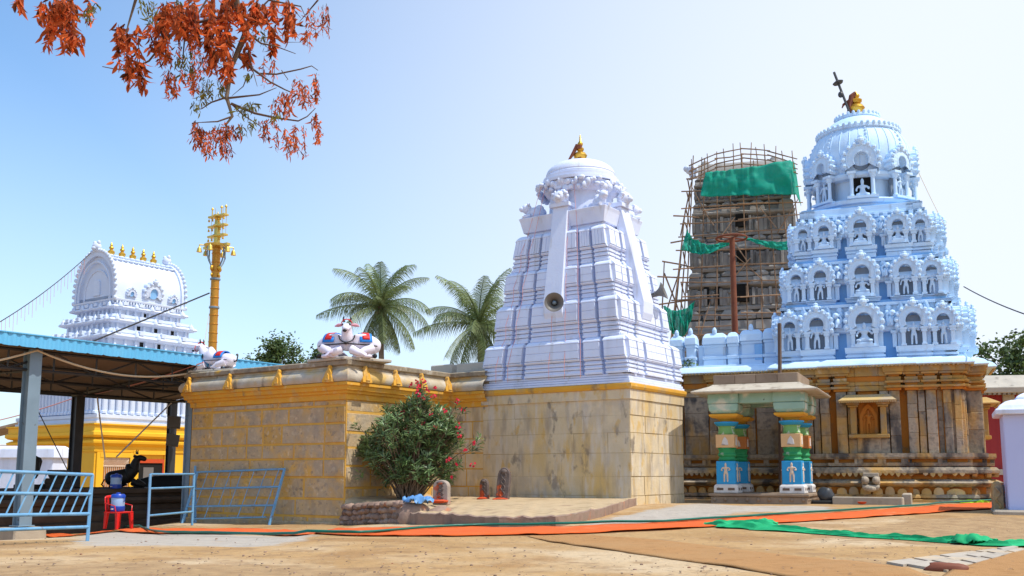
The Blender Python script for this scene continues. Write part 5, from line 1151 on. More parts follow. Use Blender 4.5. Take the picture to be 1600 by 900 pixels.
BULLK = skin('black_bull_body', [(0, 0, .36, .34, .30), (.38, 0, .44, .34, .32), (-.42, 0, .34, .34, .30), (-.62, 0, .28, .2, .2), (.52, 0, .70, .22, .24), (.56, 0, .95, .17, .19), (.66, 0, 1.14, .15, .15), (.84, 0, 1.10, .12, .11), (1.0, 0, 1.04, .085, .09), (.28, 0, .80, .15, .14), (.26, 0, .90, .10, .10)], [(0, 1), (0, 2), (2, 3), (1, 4), (4, 5), (5, 6), (6, 7), (7, 8), (1, 9), (9, 10)], 2); BULLK.materials.append(M_['black']); BULL.materials.append(M_['bull'])
HZ = 4.40
def hall_pt(x, y, z): return Vector((-4.73 + x * .826 + y * .563, 27.85 - x * .563 + y * .826, z))
# corner statue: two bodies along the two roof edges sharing one head
def corner_bull():
    t = thing('bull_statue', 'white painted corner bull statue with red and blue saddle cloths, facing the yard', 'bull statue', hall_pt(-.16, .16, HZ + .0), R(-90 + 10.7 - 10.7))
    # local +x axis = towards the camera
    for br, sd in ((R(72), 1), (R(-72), -1)):
        o = mobj('body', BODY2, M_['bull'], t, (-.12, -.30 * sd, .06), (0, 0, br), (1.0, 1.0, 1.06))
        mb = MB(); bull_legs(mb); mb.build('folded_legs', M_['bull'], o, smooth=60)
        mb = MB(); saddle(mb, -.34, .02, .035, 6); s = mb.build('saddle_cloth', M_['blue'], o, smooth=60); q = s.modifiers.new('t', 'SOLIDIFY'); q.thickness = .015
        mb = MB(); saddle(mb, -.27, -.06, .052, 20); s2 = mb.build('saddle_panel', M_['red'], s, smooth=60); q = s2.modifiers.new('t', 'SOLIDIFY'); q.thickness = .012
        mb = MB()
        for sy in (-1, 1): mb.tube([(-.5, sy * .25, .34), (-.25, sy * .325, .36), (.1, sy * .33, .37), (.45, sy * .32, .38)], .018, 5)
        mb.build('bell_strap', M_['blackp'], o, smooth=60)
        mb = MB()
        for sy in (-1, 1): mb.ball((-.42, sy * .36, .06), .07, .055, .07, 7, 5)
        mb.build('hooves', M_['blackp'], o, smooth=60)
    V = [(-.15, 0, .35, .3, .3), (.06, 0, .55, .24, .22), (.16, 0, .78, .16, .17), (.24, 0, .99, .15, .15), (.40, 0, .90, .12, .10), (.50, 0, .82, .09, .085)]
    hd = mobj('head_and_neck', skin('bull_head', V, [(i, i + 1) for i in range(5)], 2), M_['bull'], t)
    e = MB(); hn = MB(); bull_head(e, hn, .24, 1.0); e.build('ears', M_['pinkp'], hd, smooth=60); hn.build('horns', M_['blackp'], hd, smooth=60)
    e = MB()
    for s_ in (-1, 1): e.ball((.335, s_ * .105, 1.01), .03, .028, .035, 7, 5)
    e.ball((.565, 0, .80), .05, .062, .045, 8, 6); e.build('eyes_and_nose', M_['blackp'], hd, smooth=60)
    e = MB(); e.tube([(.24 + .05 * math.sin(a), .15 * math.cos(a), 1.05 + .12 * math.sin(a)) for a in [R(5 + 17 * k) for k in range(11)]], .016, 6); e.build('headband', M_['red'], hd, smooth=60)
    e = MB(); e.tube([(.30 - .1 * abs(math.cos(a)), .23 * math.cos(a), .72 - .22 * math.sin(a)) for a in [PI * k / 10 for k in range(11)]], .018, 5); e.ball((.33, 0, .47), .045); e.build('neck_cord', M_['blackp'], hd, smooth=60)
    mb = MB(); mb.slab([(.55, 0), (-.35, 1.25), (-.9, .9), (-.5, 0), (-.9, -.9), (-.35, -1.25)], -.02, .07); mb.build('base_slab', M_['slabc'], t, bev=.02)
BODY2 = skin('corner_body', [(0, 0, .40, .31, .28), (.40, 0, .42, .30, .27), (-.45, 0, .38, .28, .27), (-.66, 0, .32, .16, .16), (.15, 0, .52, .24, .24)], [(0, 1), (0, 2), (2, 3), (0, 4)], 2); BODY2.materials.append(M_['bull'])
corner_bull()
q = hall_pt(-6.05, .40, HZ + .06); bull('white painted bull statue facing left at the far end of the hall roof', q, R(180 - 34.3 + 14), .88)

# ------------------------------------------------------------------ steel shed
def shed():
    t = thing('steel_shed', 'open steel shed with blue sheet roof, lattice trusses and grey blue columns', 'shed', (-7.74, 35.8, 0), R(55.7))
    X0, W = -16.5, 7.6; zf, zb = 4.72, 4.12
    zz = lambda y: zf + (zb - zf) * y / W
    n = 150; vs = []; fs = []
    for i in range(n + 1):
        x = X0 + (-X0) * i / n; c = .035 if i % 2 else 0
        vs += [(x, -.35, zz(-.35) + c), (x, W, zz(W) + c)]
    for i in range(n): fs.append((2 * i, 2 * i + 2, 2 * i + 3, 2 * i + 1))
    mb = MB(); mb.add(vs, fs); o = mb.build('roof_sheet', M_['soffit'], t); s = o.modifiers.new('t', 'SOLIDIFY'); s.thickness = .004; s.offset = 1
    vs = []; fs = []; n2 = 260
    for i in range(n2 + 1):
        x = X0 + (.1 - X0) * i / n2; c = (0, .03, .03, 0)[i % 4]
        vs += [(x, -.38 - c, zf - .09 + (.025 if i % 8 == 0 else 0)), (x, -.38 - c, zf + .26)]
    for i in range(n2): fs.append((2 * i, 2 * i + 2, 2 * i + 3, 2 * i + 1))
    mb = MB(); mb.add(vs, fs); o = mb.build('blue_fascia', M_['roof'], t); s = o.modifiers.new('t', 'SOLIDIFY'); s.thickness = .01
    mb = MB(); mb.box(X0, .1, -.43, -.30, zf + .255, zf + .285); mb.build('fascia_cap', M_['roof'], t)
    for y in (.3, 2.6, 5.0):
        mb = MB(); zt_ = zz(y) - .07; zb_ = zt_ - .56 + .04 * y
        mb.beam((X0, y, zt_), (0, y, zt_), .06); mb.beam((X0, y, zb_), (0, y, zb_), .06); k = 0; x = 0
        while x > X0 + .5:
            mb.beam((x, y, zt_), (x, y, zb_), .045); mb.beam((x, y, zt_ if k % 2 else zb_), (x - 1.35, y, zb_ if k % 2 else zt_), .04); x -= 1.35; k += 1
        mb.build('truss', M_['steelk'], t)
    for x in (-14.9, -10.05, -4.55, -.12):
        mb = MB()
        mb.beam((x, .3, zz(.3) - .62), (x, 5.4, zz(5.4) - .14), .06); mb.beam((x, .3, zz(.3) - .1), (x, 7.3, zz(7.3) - .1), .09)
        for k in range(3): y = .3 + 1.4 * k; mb.beam((x, y, zz(y) - .62 + .09 * k), (x, y + 1.4, zz(y + 1.4) - .1), .04)
        mb.build('cross_truss', M_['steelk'], t)
    mb = MB(); mb.beam((X0, 7.4, zz(7.4) - .08), (0, 7.4, zz(7.4) - .08), .09); mb.build('back_beam', M_['steelk'], t)
    def col(x, y, w_, m, foot):
        c, s_ = math.cos(R(55.7)), math.sin(R(55.7)); gx, gy = -7.74 + x * c - y * s_, 35.8 + x * s_ + y * c; g = gz(gx, gy)
        mb = MB(); h2 = w_ / 2; top = zz(y) - .05; z0 = g + (.45 if foot else -.1)
        mb.box(x - h2, x + h2, y - h2, y - h2 + .03, z0, top); mb.box(x - h2, x + h2, y + h2 - .03, y + h2, z0, top); mb.box(x - h2 * .55, x + h2 * .55, y - h2 + .032, y + h2 - .032, z0, top)
        mb.box(x - h2 - .06, x + h2 + .06, y - h2 - .06, y + h2 + .06, z0, z0 + .03)
        o = mb.build('column', m, t, bev=.006)
        if foot: mb = MB(); mb.loft([(g - .3, x - .5, x + .5, y - .5, y + .5), (g + .43, x - .46, x + .46, y - .46, y + .46)]); mb.build('concrete_footing', M_['conc'], o, bev=.04)
    col(-10.15, .2, .36, M_['steelb'], True); col(-4.62, .2, .34, M_['steelb'], False)
    col(-4.3, 7.3, .34, M_['steelk'], False); col(-.15, 7.3, .28, M_['steelk'], False)
    mb = MB(); 
    return t
shed()
sh = Matrix.Translation((-7.74, 35.8, 0)) @ Matrix.Rotation(R(55.7), 4, 'Z')
def SP(x, y, z): return sh @ Vector((x, y, z))
t = thing('stone_platform', 'long dark moulded stone platform under the shed carrying the black statues', 'platform', SP(0, 0, 0), R(55.7))
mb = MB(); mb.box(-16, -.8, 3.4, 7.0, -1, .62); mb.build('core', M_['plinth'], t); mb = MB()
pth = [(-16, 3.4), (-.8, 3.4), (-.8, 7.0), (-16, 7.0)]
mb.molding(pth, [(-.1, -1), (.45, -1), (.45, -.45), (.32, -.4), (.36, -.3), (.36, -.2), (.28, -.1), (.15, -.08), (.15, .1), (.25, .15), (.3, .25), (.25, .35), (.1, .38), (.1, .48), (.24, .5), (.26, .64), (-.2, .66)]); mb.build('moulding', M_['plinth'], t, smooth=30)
p = at(188, 762, 34.5); bull('oiled black bull statue seated on the dark platform under the shed facing right', (p.x, p.y, .66), R(4), .93, paint=False).scale = (.86, .88, .92)
# second black statue: stout seated guardian seen behind the front column, altar block, low slab
p = at(46, 765, 32.5); t = thing('guardian_statue', 'stout black statue standing behind the front column of the shed', 'statue', (p.x, p.y, .66), R(-20))
mobj('figure', skin('stout_figure', [(0, 0, .25, .3, .26), (0, 0, .6, .28, .22), (-.02, 0, .9, .35, .24), (0, 0, 1.15, .30, .22), (-.15, -.05, 1.0, .22, .18), (-.30, -.1, .82, .14, .12), (-.3, -.1, .62, .09, .09), (.22, 0, .9, .16, .14), (.28, -.05, .5, .10, .10)], [(0, 1), (1, 2), (2, 3), (2, 4), (4, 5), (5, 6), (2, 7), (7, 8)], 1), M_['black'], t)
mb = MB(); mb.box(-.4, .4, -.3, .3, 0, .14); mb.build('pedestal', M_['black'], t, bev=.02)
p = at(90, 762, 33.5); t = thing('altar_block', 'stepped dark stone altar block beside the dark platform edge', 'altar', (p.x, p.y, .66), R(10))
mb = MB(); mb.box(-.46, .46, -.4, .4, 0, .16); mb.box(-.36, .36, -.3, .3, .16, .34); mb.build('step', M_['plinth'], t, bev=.02); mb = MB(); mb.loft([(.34, -.24, .24, -.2, .2), (.52, -.3, .3, -.26, .26), (.62, -.3, .3, -.26, .26)]); mb.build('top', M_['plinth'], t, bev=.02)
p = at(254, 760, 37.0); mb = MB(); mb.loft([(0, -1.0, 1.1, -.3, .3), (.25, -.9, 1.1, -.28, .28), (.38, -.5, 1.05, -.22, .22), (.45, .2, 1.0, -.15, .15)]); mb.ball((-1.0, 0, .12), .22, .16, .12); o = mb.build('reclining_stone', M_['black'], bev=.04); o.location = (p.x, p.y, .66); tag(o, 'low black reclining stone on the dark platform right of the bull', 'stone')

# ------------------------------------------------------------------ chair and water coolers
p = at(184, 826, 27.0); CH = (p.x, p.y, p.z)
t = thing('plastic_chair', 'red plastic chair standing in front of the dark platform', 'chair', CH, R(62))
for (x, y) in ((-.22, -.22), (.22, -.22), (-.2, .22), (.2, .22)):
    mb = MB(); mb.loft([(0, x * 1.12 - .035, x * 1.12 + .035, y * 1.12 - .035, y * 1.12 + .035), (.44, x - .05, x + .05, y - .05, y + .05)]); mb.build('leg', M_['plastic'], t, bev=.008)
mb = MB(); mb.loft([(.42, -.27, .27, -.27, .27), (.46, -.27, .27, -.28, .27)]); mb.build('seat', M_['plastic'], t, bev=.012)
vs = []; fs = []
for i in range(9):
    x = -.25 + .5 * i / 8
    for j in range(7):
        z = .45 + .45 * j / 6; vs.append((x * (1 - .12 * (j / 6) ** 3), .25 + .10 * j / 6 - .06 * (1 - (x / .25) ** 2) * -1 - .05, z - (.05 * (abs(x) / .25) ** 3 if j == 6 else 0)))
for i in range(8):
    for j in range(6):
        if 1 <= j <= 4 and i in (1, 3, 4, 6): continue
        a = i * 7 + j; fs.append((a, a + 7, a + 8, a + 1))
mb = MB(); mb.add(vs, fs); o = mb.build('backrest', M_['plastic'], t, smooth=60); s = o.modifiers.new('t', 'SOLIDIFY'); s.thickness = .018
for s_ in (-1, 1):
    mb = MB(); mb.tube([(s_ * .26, -.2, .44), (s_ * .29, -.18, .62), (s_ * .28, .05, .66), (s_ * .25, .27, .70)], [.014, .014, .016, .014], 6)
    mb.build('armrest', M_['plastic'], t, smooth=60)
def cooler(loc, label):
    t = thing('water_cooler', label, 'water cooler', loc, R(-20), 'blue water coolers')
    mb = MB(); mb.lathe([(.17, 0), (.185, .02), (.185, .13), (.175, .14)], 24); mb.lathe([(.175, .36), (.19, .365), (.19, .42), (.16, .46), (.05, .47)], 24); mb.lathe([(.06, .465), (.06, .50), (.02, .505)], 12); b = mb.build('drum', M_['coolb'], t, smooth=40)
    mb = MB(); mb.lathe([(.172, .135), (.176, .15), (.176, .355), (.172, .37)], 24); mb.build('pale_band', M_['coolw'], t, smooth=40)
    mb = MB(); mb.box(-.02, .02, -.24, -.18, .05, .08); mb.build('tap', M_['pwhite'], t)
    mb = MB(); mb.tube([(-.19, 0, .40), (-.22, 0, .30), (-.20, 0, .25)], .012, 5); mb.tube([(.19, 0, .40), (.22, 0, .30), (.20, 0, .25)], .012, 5); mb.build('handle', M_['coolb'], t)
q = Vector(CH); cooler((q.x - .02, q.y - .03, q.z + .47), 'blue water cooler with pale band on the red chair seat')
cooler((at(181, 761, 33.2).x, 33.2, .66), 'blue water cooler on the platform edge in front of the black bull')

# ------------------------------------------------------------------ barricades
def barricade(a, b, hts, label, legs=.0, lean=0, nbar=6, slant=.32, rails=None, posth=None, group='blue steel barricades'):
    a, b = Vector(a), Vector(b); d = b - a; Ln = Vector((d.x, d.y)).length; rz = math.atan2(d.y, d.x)
    t = thing('barricade', label, 'barricade', a, rz, group); t.rotation_euler = (R(lean), -math.atan2(d.z, Ln), rz)
    for x in (0, Ln):
        mb = MB(); mb.beam((x, 0, 0), (x, 0, hts[-1]), .06); mb.build('post', M_['steel'], t, bev=.006)
    for h in hts:
        mb = MB(); mb.tube([(0, 0, h), (Ln, 0, h)], .030, 8); mb.build('rail', M_['steel'], t, smooth=60)
    k = 0; x = .1
    step = Ln / nbar
    for k in range(nbar + 1):
        xa = k * step; xb = xa + slant
        za, zb_ = hts[1], hts[-1]
        if xb > Ln: zb_ = za + (zb_ - za) * max(0, (Ln - xa) / slant); xb = Ln
        if xa >= Ln - .02: continue
        mb = MB(); mb.tube([(xa, 0, za), (xb, 0, zb_)], .014, 5); mb.build('slanted_bar', M_['steel'], t)
    return t
a = G(-60, 848); b = G(136, 838)
sgn = Vector((a.x, a.y, gz(a.x, a.y))); 
B0 = at(0, 842, 16.4); B1 = at(137, 838, 18.4); ext = (B0 - B1) * .45
A0 = B0 + ext; barricade((A0.x, A0.y, gz(A0.x, A0.y)), (B1.x, B1.y, gz(B1.x, B1.y)), (.26, .50, .86, 1.22), 'light blue steel barricade with slanted bars in front of the shed column', nbar=12, slant=.36)
B2 = at(231, 824, 26.5); B3 = at(300, 822, 29.2); barricade((B2.x, B2.y, gz(B2.x, B2.y)), (B3.x, B3.y, gz(B3.x, B3.y)), (.40, 1.12, 1.50), 'blue steel barricade standing between the red chair and the stone hall', nbar=1, slant=.01)
# leaning against the hall wall
def leaning():
    hp = lambda x, y, z: hall_pt(x, y, z)
    g = -.36; 
    t = thing('barricade', 'bent blue steel barricade leaning askew against the stone hall wall', 'barricade', (0, 0, 0), 0, 'blue steel barricades')
    def P(px, py, y): # point on a vertical plane offset y in front of the hall's long wall
        o = hp(0, -y, 0); n = Vector((-.563, -.826, 0)); u = (px - 800) / FPX; v = (537 - py) / FPX; r = Vector((u, cP - v * sP, sP + v * cP)); c0 = Vector((0, 0, EYE)); k = (o - c0).dot(n) / r.dot(n); return c0 + r * k
    bl, br, tl, tr = P(283, 823, .75), P(420, 823, .75), P(309, 737, .12), P(445, 732, .12)
    t.location = bl.copy(); ofs = bl.copy()
    def q(u, v): return bl.lerp(br, u).lerp(tl.lerp(tr, u), v) - ofs
    for u in (0, 1): mb = MB(); mb.beam(q(u, 0), q(u, 1), .065); mb.build('post', M_['steel'], t, bev=.006)
    mb = MB(); mb.beam(P(305, 822, .4) - ofs, P(305, 728, .1) - ofs, .06); mb.build('post', M_['steel'], t, bev=.006)
    for v in (.36, .68, .99): mb = MB(); mb.tube([q(0.0, v), q(1, v)], .03, 8); mb.build('rail', M_['steel'], t, smooth=60)
    mb = MB(); mb.tube([q(.13, .14), q(.94, .16)], .025, 8); mb.build('rail', M_['steel'], t, smooth=60)
    for k in range(7):
        u = .10 + .135 * k; mb = MB(); mb.tube([q(u, .36), q(min(u + .03, .99), .99)], .012, 5); mb.build('slanted_bar', M_['steel'], t)
    for u in (.25, .63, .9): mb = MB(); mb.tube([q(u, .16), q(u + .01, .36)], .016, 5); mb.build('strut', M_['steel'], t)
leaning()

# ------------------------------------------------------------------ yellow and white gateway tower on the left
def gateway():
    t = thing('gateway_tower', 'white barrel roofed gateway tower with five gilt finials on a bright yellow ground storey', 'gateway tower', (-23.0, 57.9, 0), R(-34.3))
    hx, hy = 4.05, 4.4; HYB = 5.6
    sq = lambda a, b: [(-a, -b), (a, -b), (a, b), (-a, b)]
    mb = MB(); mb.box(-hx, hx, -hy, HYB, -1, 3.2); mb.build('ground_storey', M_['yellowb'], t)
    pt = [(-hx, -hy), (hx, -hy), (hx, HYB), (-hx, HYB)]
    mb = MB(); mb.molding(pt, [(0, 2.30), (.06, 2.32), (.08, 2.42), (0, 2.44)]); mb.molding(pt, [(0, 2.62), (.1, 2.68), (.24, 2.78), (.26, 2.9), (.1, 2.98), (.05, 3.0)]); mb.molding(pt, [(0, 3.05), (.2, 3.1), (.32, 3.2), (.32, 3.36), (.2, 3.42), (.2, 3.72), (.3, 3.75), (.3, 3.82), (-.3, 3.84)]); mb.build('yellow_cornice', M_['yellowb'], t, smooth=25)
    for (a, b) in ((-4.3, -3.9), (-2.3, -2.0), (-.1, .3)):
        mb = MB(); mb.box(hx, hx + .10, a, b, -1, 2.3); mb.build('pilaster', M_['yellowb'], t)
    # barred window and door on the right-hand side
    w_ = MB(); w_.box(hx - .3, hx + .02, -4.05, -2.35, .3, 1.98); wo_ = w_.build('grille_window', M_['orange'], t)
    mb = MB(); x = hx + .05
    for k in range(15): y = -4.02 + 1.64 * k / 14; mb.beam((x, y, .3), (x, y, 1.55), .035)
    for zz in (.3, 1.55, 1.97): mb.beam((x, -4.05, zz), (x, -2.35, zz), .05)
    for k in range(-2, 16):
        y = -4.05 + .12 * k
        for s in (1, -1):
            ya, yb = (y, y + .42) if s > 0 else (y + .42, y); ya = min(max(ya, -4.05), -2.35); yb = min(max(yb, -4.05), -2.35); mb.beam((x, ya, 1.55), (x, yb, 1.97), .02)
    mb.build('grille', M_['relief'], wo_)
    mb = MB(); mb.box(hx, hx + .12, -4.1, -2.3, 2.02, 2.28); mb.build('window_hood', M_['yellowb'], wo_)
    d = MB(); d.box(hx - .4, hx + .02, -1.78, -.02, -.8, 1.95); do = d.build('doorway', M_['dark'], t)
    mb = MB()
    for (a, b, z0, z1) in ((-2.02, -1.78, -.8, 2.2), (-.02, .22, -.8, 2.2), (-2.1, .3, 2.2, 2.4)): mb.box(hx, hx + .14, a, b, z0, z1)
    mb.build('door_surround', M_['yellowb'], do); mb = MB(); mb.box(hx + .02, hx + .08, -1.78, -.02, 1.74, 1.96); mb.box(hx + .02, hx + .08, -.2, -.02, -.8, 1.74); mb.build('door_frame', M_['vermil'], do); mb = MB(); mb.box(hx - .1, hx + .03, -1.4, -.75, 0, 1.5); mb.build('door_panel', M_['horn'], do)
    mb = MB(); mb.ball((-1.4, -hy, 2.05), .08); mb.build('spout_hole', M_['dark'], t)
    # white colonnade storey
    mb = MB(); a, b = hx - .35, hy - .35; B2 = HYB - .35
    mb.box(-a, a, -b, B2, 3.8, 6.9); p2 = [(-a, -b), (a, -b), (a, B2), (-a, B2)]
    mb.molding(p2, [(.3, 3.83), (.32, 3.95), (.2, 3.97), (.2, 4.1), (.3, 4.15), (.3, 4.32), (.1, 4.36), (0, 4.4)])
    for k in range(22):
        for (x, y) in ((-a + 2 * a * (k + .5) / 22, -b - .1), (a + .1, -b + (B2 + b) * (k + .5) / 22)):
            if 9.2 < k < 10.8 and x > a: continue
            mb.lathe([(.16, 4.38), (.16, 4.5), (.11, 4.55), (.12, 5.6), (.17, 5.68), (.17, 5.8), (.22, 5.9), (.22, 6.0)], 8, x, y)
    mb.molding(p2, [(.1, 5.95), (.3, 6.0), (.3, 6.12), (.15, 6.15), (.15, 6.3), (.5, 6.45), (.55, 6.6), (.4, 6.8), (.1, 6.95), (-.5, 7.0)])
    mb.build('colonnade_storey', M_['whitec'], t, smooth=25)
    mb = MB(); mb.box(a - .2, a + .06, .05, .75, 4.05, 5.85); mb.build('storey_door', M_['horn'], t)
    # receding storeys
    lv = [(6.95, 8.25, 3.25, 3.65), (8.25, 9.25, 2.85, 3.25), (9.25, 10.15, 2.48, 2.85), (10.15, 10.95, 2.12, 2.45)]
    for z0, z1, a, b in lv:
        H = z1 - z0; mb = MB(); mb.box(-a + .25, a - .25, -b + .25, b - .25, z0 - .1, z1); q = sq(a - .25, b - .25)
        mb.molding(q, [(.12, z0), (.2, z0 + .05), (.1, z0 + .1 * H), (.02, z0 + .12 * H)])
        mb.molding(q, [(.0, z0 + .42 * H), (.12, z0 + .45 * H), (.32, z0 + .52 * H), (.36, z0 + .60 * H), (.30, z0 + .70 * H), (.14, z0 + .76 * H), (.10, z0 + .78 * H), (.16, z0 + .8 * H), (.16, z0 + .88 * H), (.0, z0 + .9 * H)])
        for side in range(4):
            hw, hd = (a, b) if side % 2 == 0 else (b, a); mb.M = Matrix.Rotation(side * PI / 2, 4, 'Z')
            for k in range(9):
                x = -hw + .25 + (2 * hw - .5) * (k + .5) / 9; mb.box(x - .07, x + .07, -hd + .12, -hd + .3, z0 + .1 * H, z0 + .45 * H)
            for k in range(5):
                x = -hw + .35 + (2 * hw - .7) * k / 4; mb.lathe([(.10, z0 + .5 * H), (.15, z0 + .62 * H), (.12, z0 + .8 * H), (.05, z0 + .92 * H), (.02, z0 + 1.02 * H)], 7, x, -hd - .06)
                if k < 4: mb.box(x + .2, x + .5, -hd - .08, -hd + .2, z0 + .74 * H, z0 + .98 * H)
        mb.M = Matrix()
        mb.build('storey', M_['whitec'], t, bev=.015)
        for y in (-.9, .25, 1.4)[: 3 if z0 < 10 else 1]:
            mb = MB(); mb.box(a - .30, a - .235, y - .12 + (.6 if z0 > 10 else 0), y + .12 + (.6 if z0 > 10 else 0), z0 + .14 * H, z0 + .40 * H)
            mb.build('vent_opening', M_['dark'], t)
    # barrel roof
    gx, gy = 2.0, 2.3; z0 = 10.95; hh = 2.95
    mb = MB(); mb.box(-gx + .25, gx - .25, -gy + .1, gy - .1, z0 - .3, z0 + .4); mb.molding(sq(gx - .1, gy - .1), [(.0, z0), (.22, z0 + .06), (.24, z0 + .16), (.05, z0 + .22)])
    for k in range(26):
        mb.box(gx + .0, gx + .12, -gy + 4.6 * k / 26, -gy + 4.6 * k / 26 + .09, z0 - .1, z0 + .04); mb.box(-gx + 4 * k / 26, -gx + 4 * k / 26 + .08, -gy - .12, -gy, z0 - .1, z0 + .04)
    mb.build('roof_base', M_['whitec'], t)
    def arc(s, k=1.0, n=28):
        out = []
        for i in range(n + 1):
            a = PI * i / n; x = math.cos(a) * gx * s; zz = z0 + .18 + (hh * s) * (math.sin(a) ** .92)
            if abs(math.cos(a)) > .3: x *= 1 + .06 * math.sin(2 * abs(a if a < PI / 2 else PI - a))
            out.append((x, zz))
        return out
    mb = MB(); A = arc(.95); n = len(A); vs = [(x, y, z) for y in (-gy + .1, gy - .1) for x, z in A]; mb.add(vs, [(i, i + 1, n + i + 1, n + i) for i in range(n - 1)] + [tuple(range(n - 1, -1, -1)), tuple(range(n, 2 * n))]); roof = mb.build('barrel_roof', M_['whitec'], t, smooth=40)
    for sy in (-1, 1):
        mb = MB(); A = arc(1.0); Bq = arc(.90); y0, y1 = sy * (gy + .10), sy * (gy - .15); vs = []; fs = []
        for i in range(n): vs += [(A[i][0], y0, A[i][1]), (Bq[i][0], y0, Bq[i][1]), (A[i][0], y1, A[i][1]), (Bq[i][0], y1, Bq[i][1])]
        for i in range(n - 1): a = i * 4; b = a + 4; fs += [(a, a + 1, b + 1, b), (a + 2, b + 2, b + 3, a + 3), (a, b, b + 2, a + 2), (a + 1, a + 3, b + 3, b + 1)]
        mb.add(vs, fs)
        for i in range(0, n): mb.ball((A[i][0] * 1.03, y0, z0 + (A[i][1] - z0) * 1.02), .13, .10, .13, 6, 4)
        A2 = arc(.78); mb.tube([(x, y0 * 1.0, z) for x, z in A2], .06, 5); A3 = arc(.62); mb.tube([(x, sy * (gy - .08), z) for x, z in A3], .05, 5)
        mb.plate([(-.32, z0 + .5), (.32, z0 + .5), (.32, z0 + 1.1), (.2, z0 + 1.4), (-.2, z0 + 1.4), (-.32, z0 + 1.1)], min(sy * (gy - .2), sy * (gy - .02)), max(sy * (gy - .2), sy * (gy - .02)))
        top = A[n // 2][1]; mb.ball((0, y0, top + .25), .32, .25, .28); mb.ball((-.2, y0, top + .5), .1, .1, .14); mb.ball((.2, y0, top + .5), .1, .1, .14); mb.ball((0, y0 * 1.05, top + .15), .2, .2, .14)
        mb.build('gable_arch', M_['whitec'], roof, smooth=45)
    # medallions on the sunny flank
    def medal(y, zc, ro):
        mb = MB(); kudu_plate(mb, 0, 0, ro, ro * .42, -.12, .2, 9); o = mb.build('medallion', M_['whitec'], roof); o.location = (gx * .99, y, zc); o.rotation_euler = (R(10), 0, R(90))
        bk = MB(); bk.lathe([(ro * .5, 0), (ro * .5, .05)], 16); b = bk.build('medallion_back', M_['bluep'], o); b.rotation_euler = (R(90), 0, 0)
    medal(.15, z0 + .75, .62); medal(-1.3, z0 + .55, .30); medal(1.55, z0 + .55, .30)
    mb = MB()
    for yk in range(12):
        for r_ in range(2):
            i = 9 + r_ * 2; A = arc(.97); mb.ball((A[i][0], -gy + .4 + 3.9 * yk / 11, A[i][1]), .16, .17, .08, 6, 4)
    mb.build('leaf_border', M_['whitec'], roof, smooth=50)
    fp = None
    for k in range(5):
        zt = z0 + .18 + hh * .95; y = -1.45 + 2.9 * k / 4
        if fp is None:
            mb = MB(); mb.lathe([(.14, -.1), (.17, .04), (.10, .08), (.20, .2), (.21, .3), (.10, .4), (.08, .44), (.14, .5), (.13, .58), (.06, .64), (.09, .7), (.05, .78), (0, .92)], 10); fp = mb.build('finial', M_['gold'], t, smooth=45); o = fp
        else: o = dup(fp, t)
        o.location = (0, y, zt)
gateway()

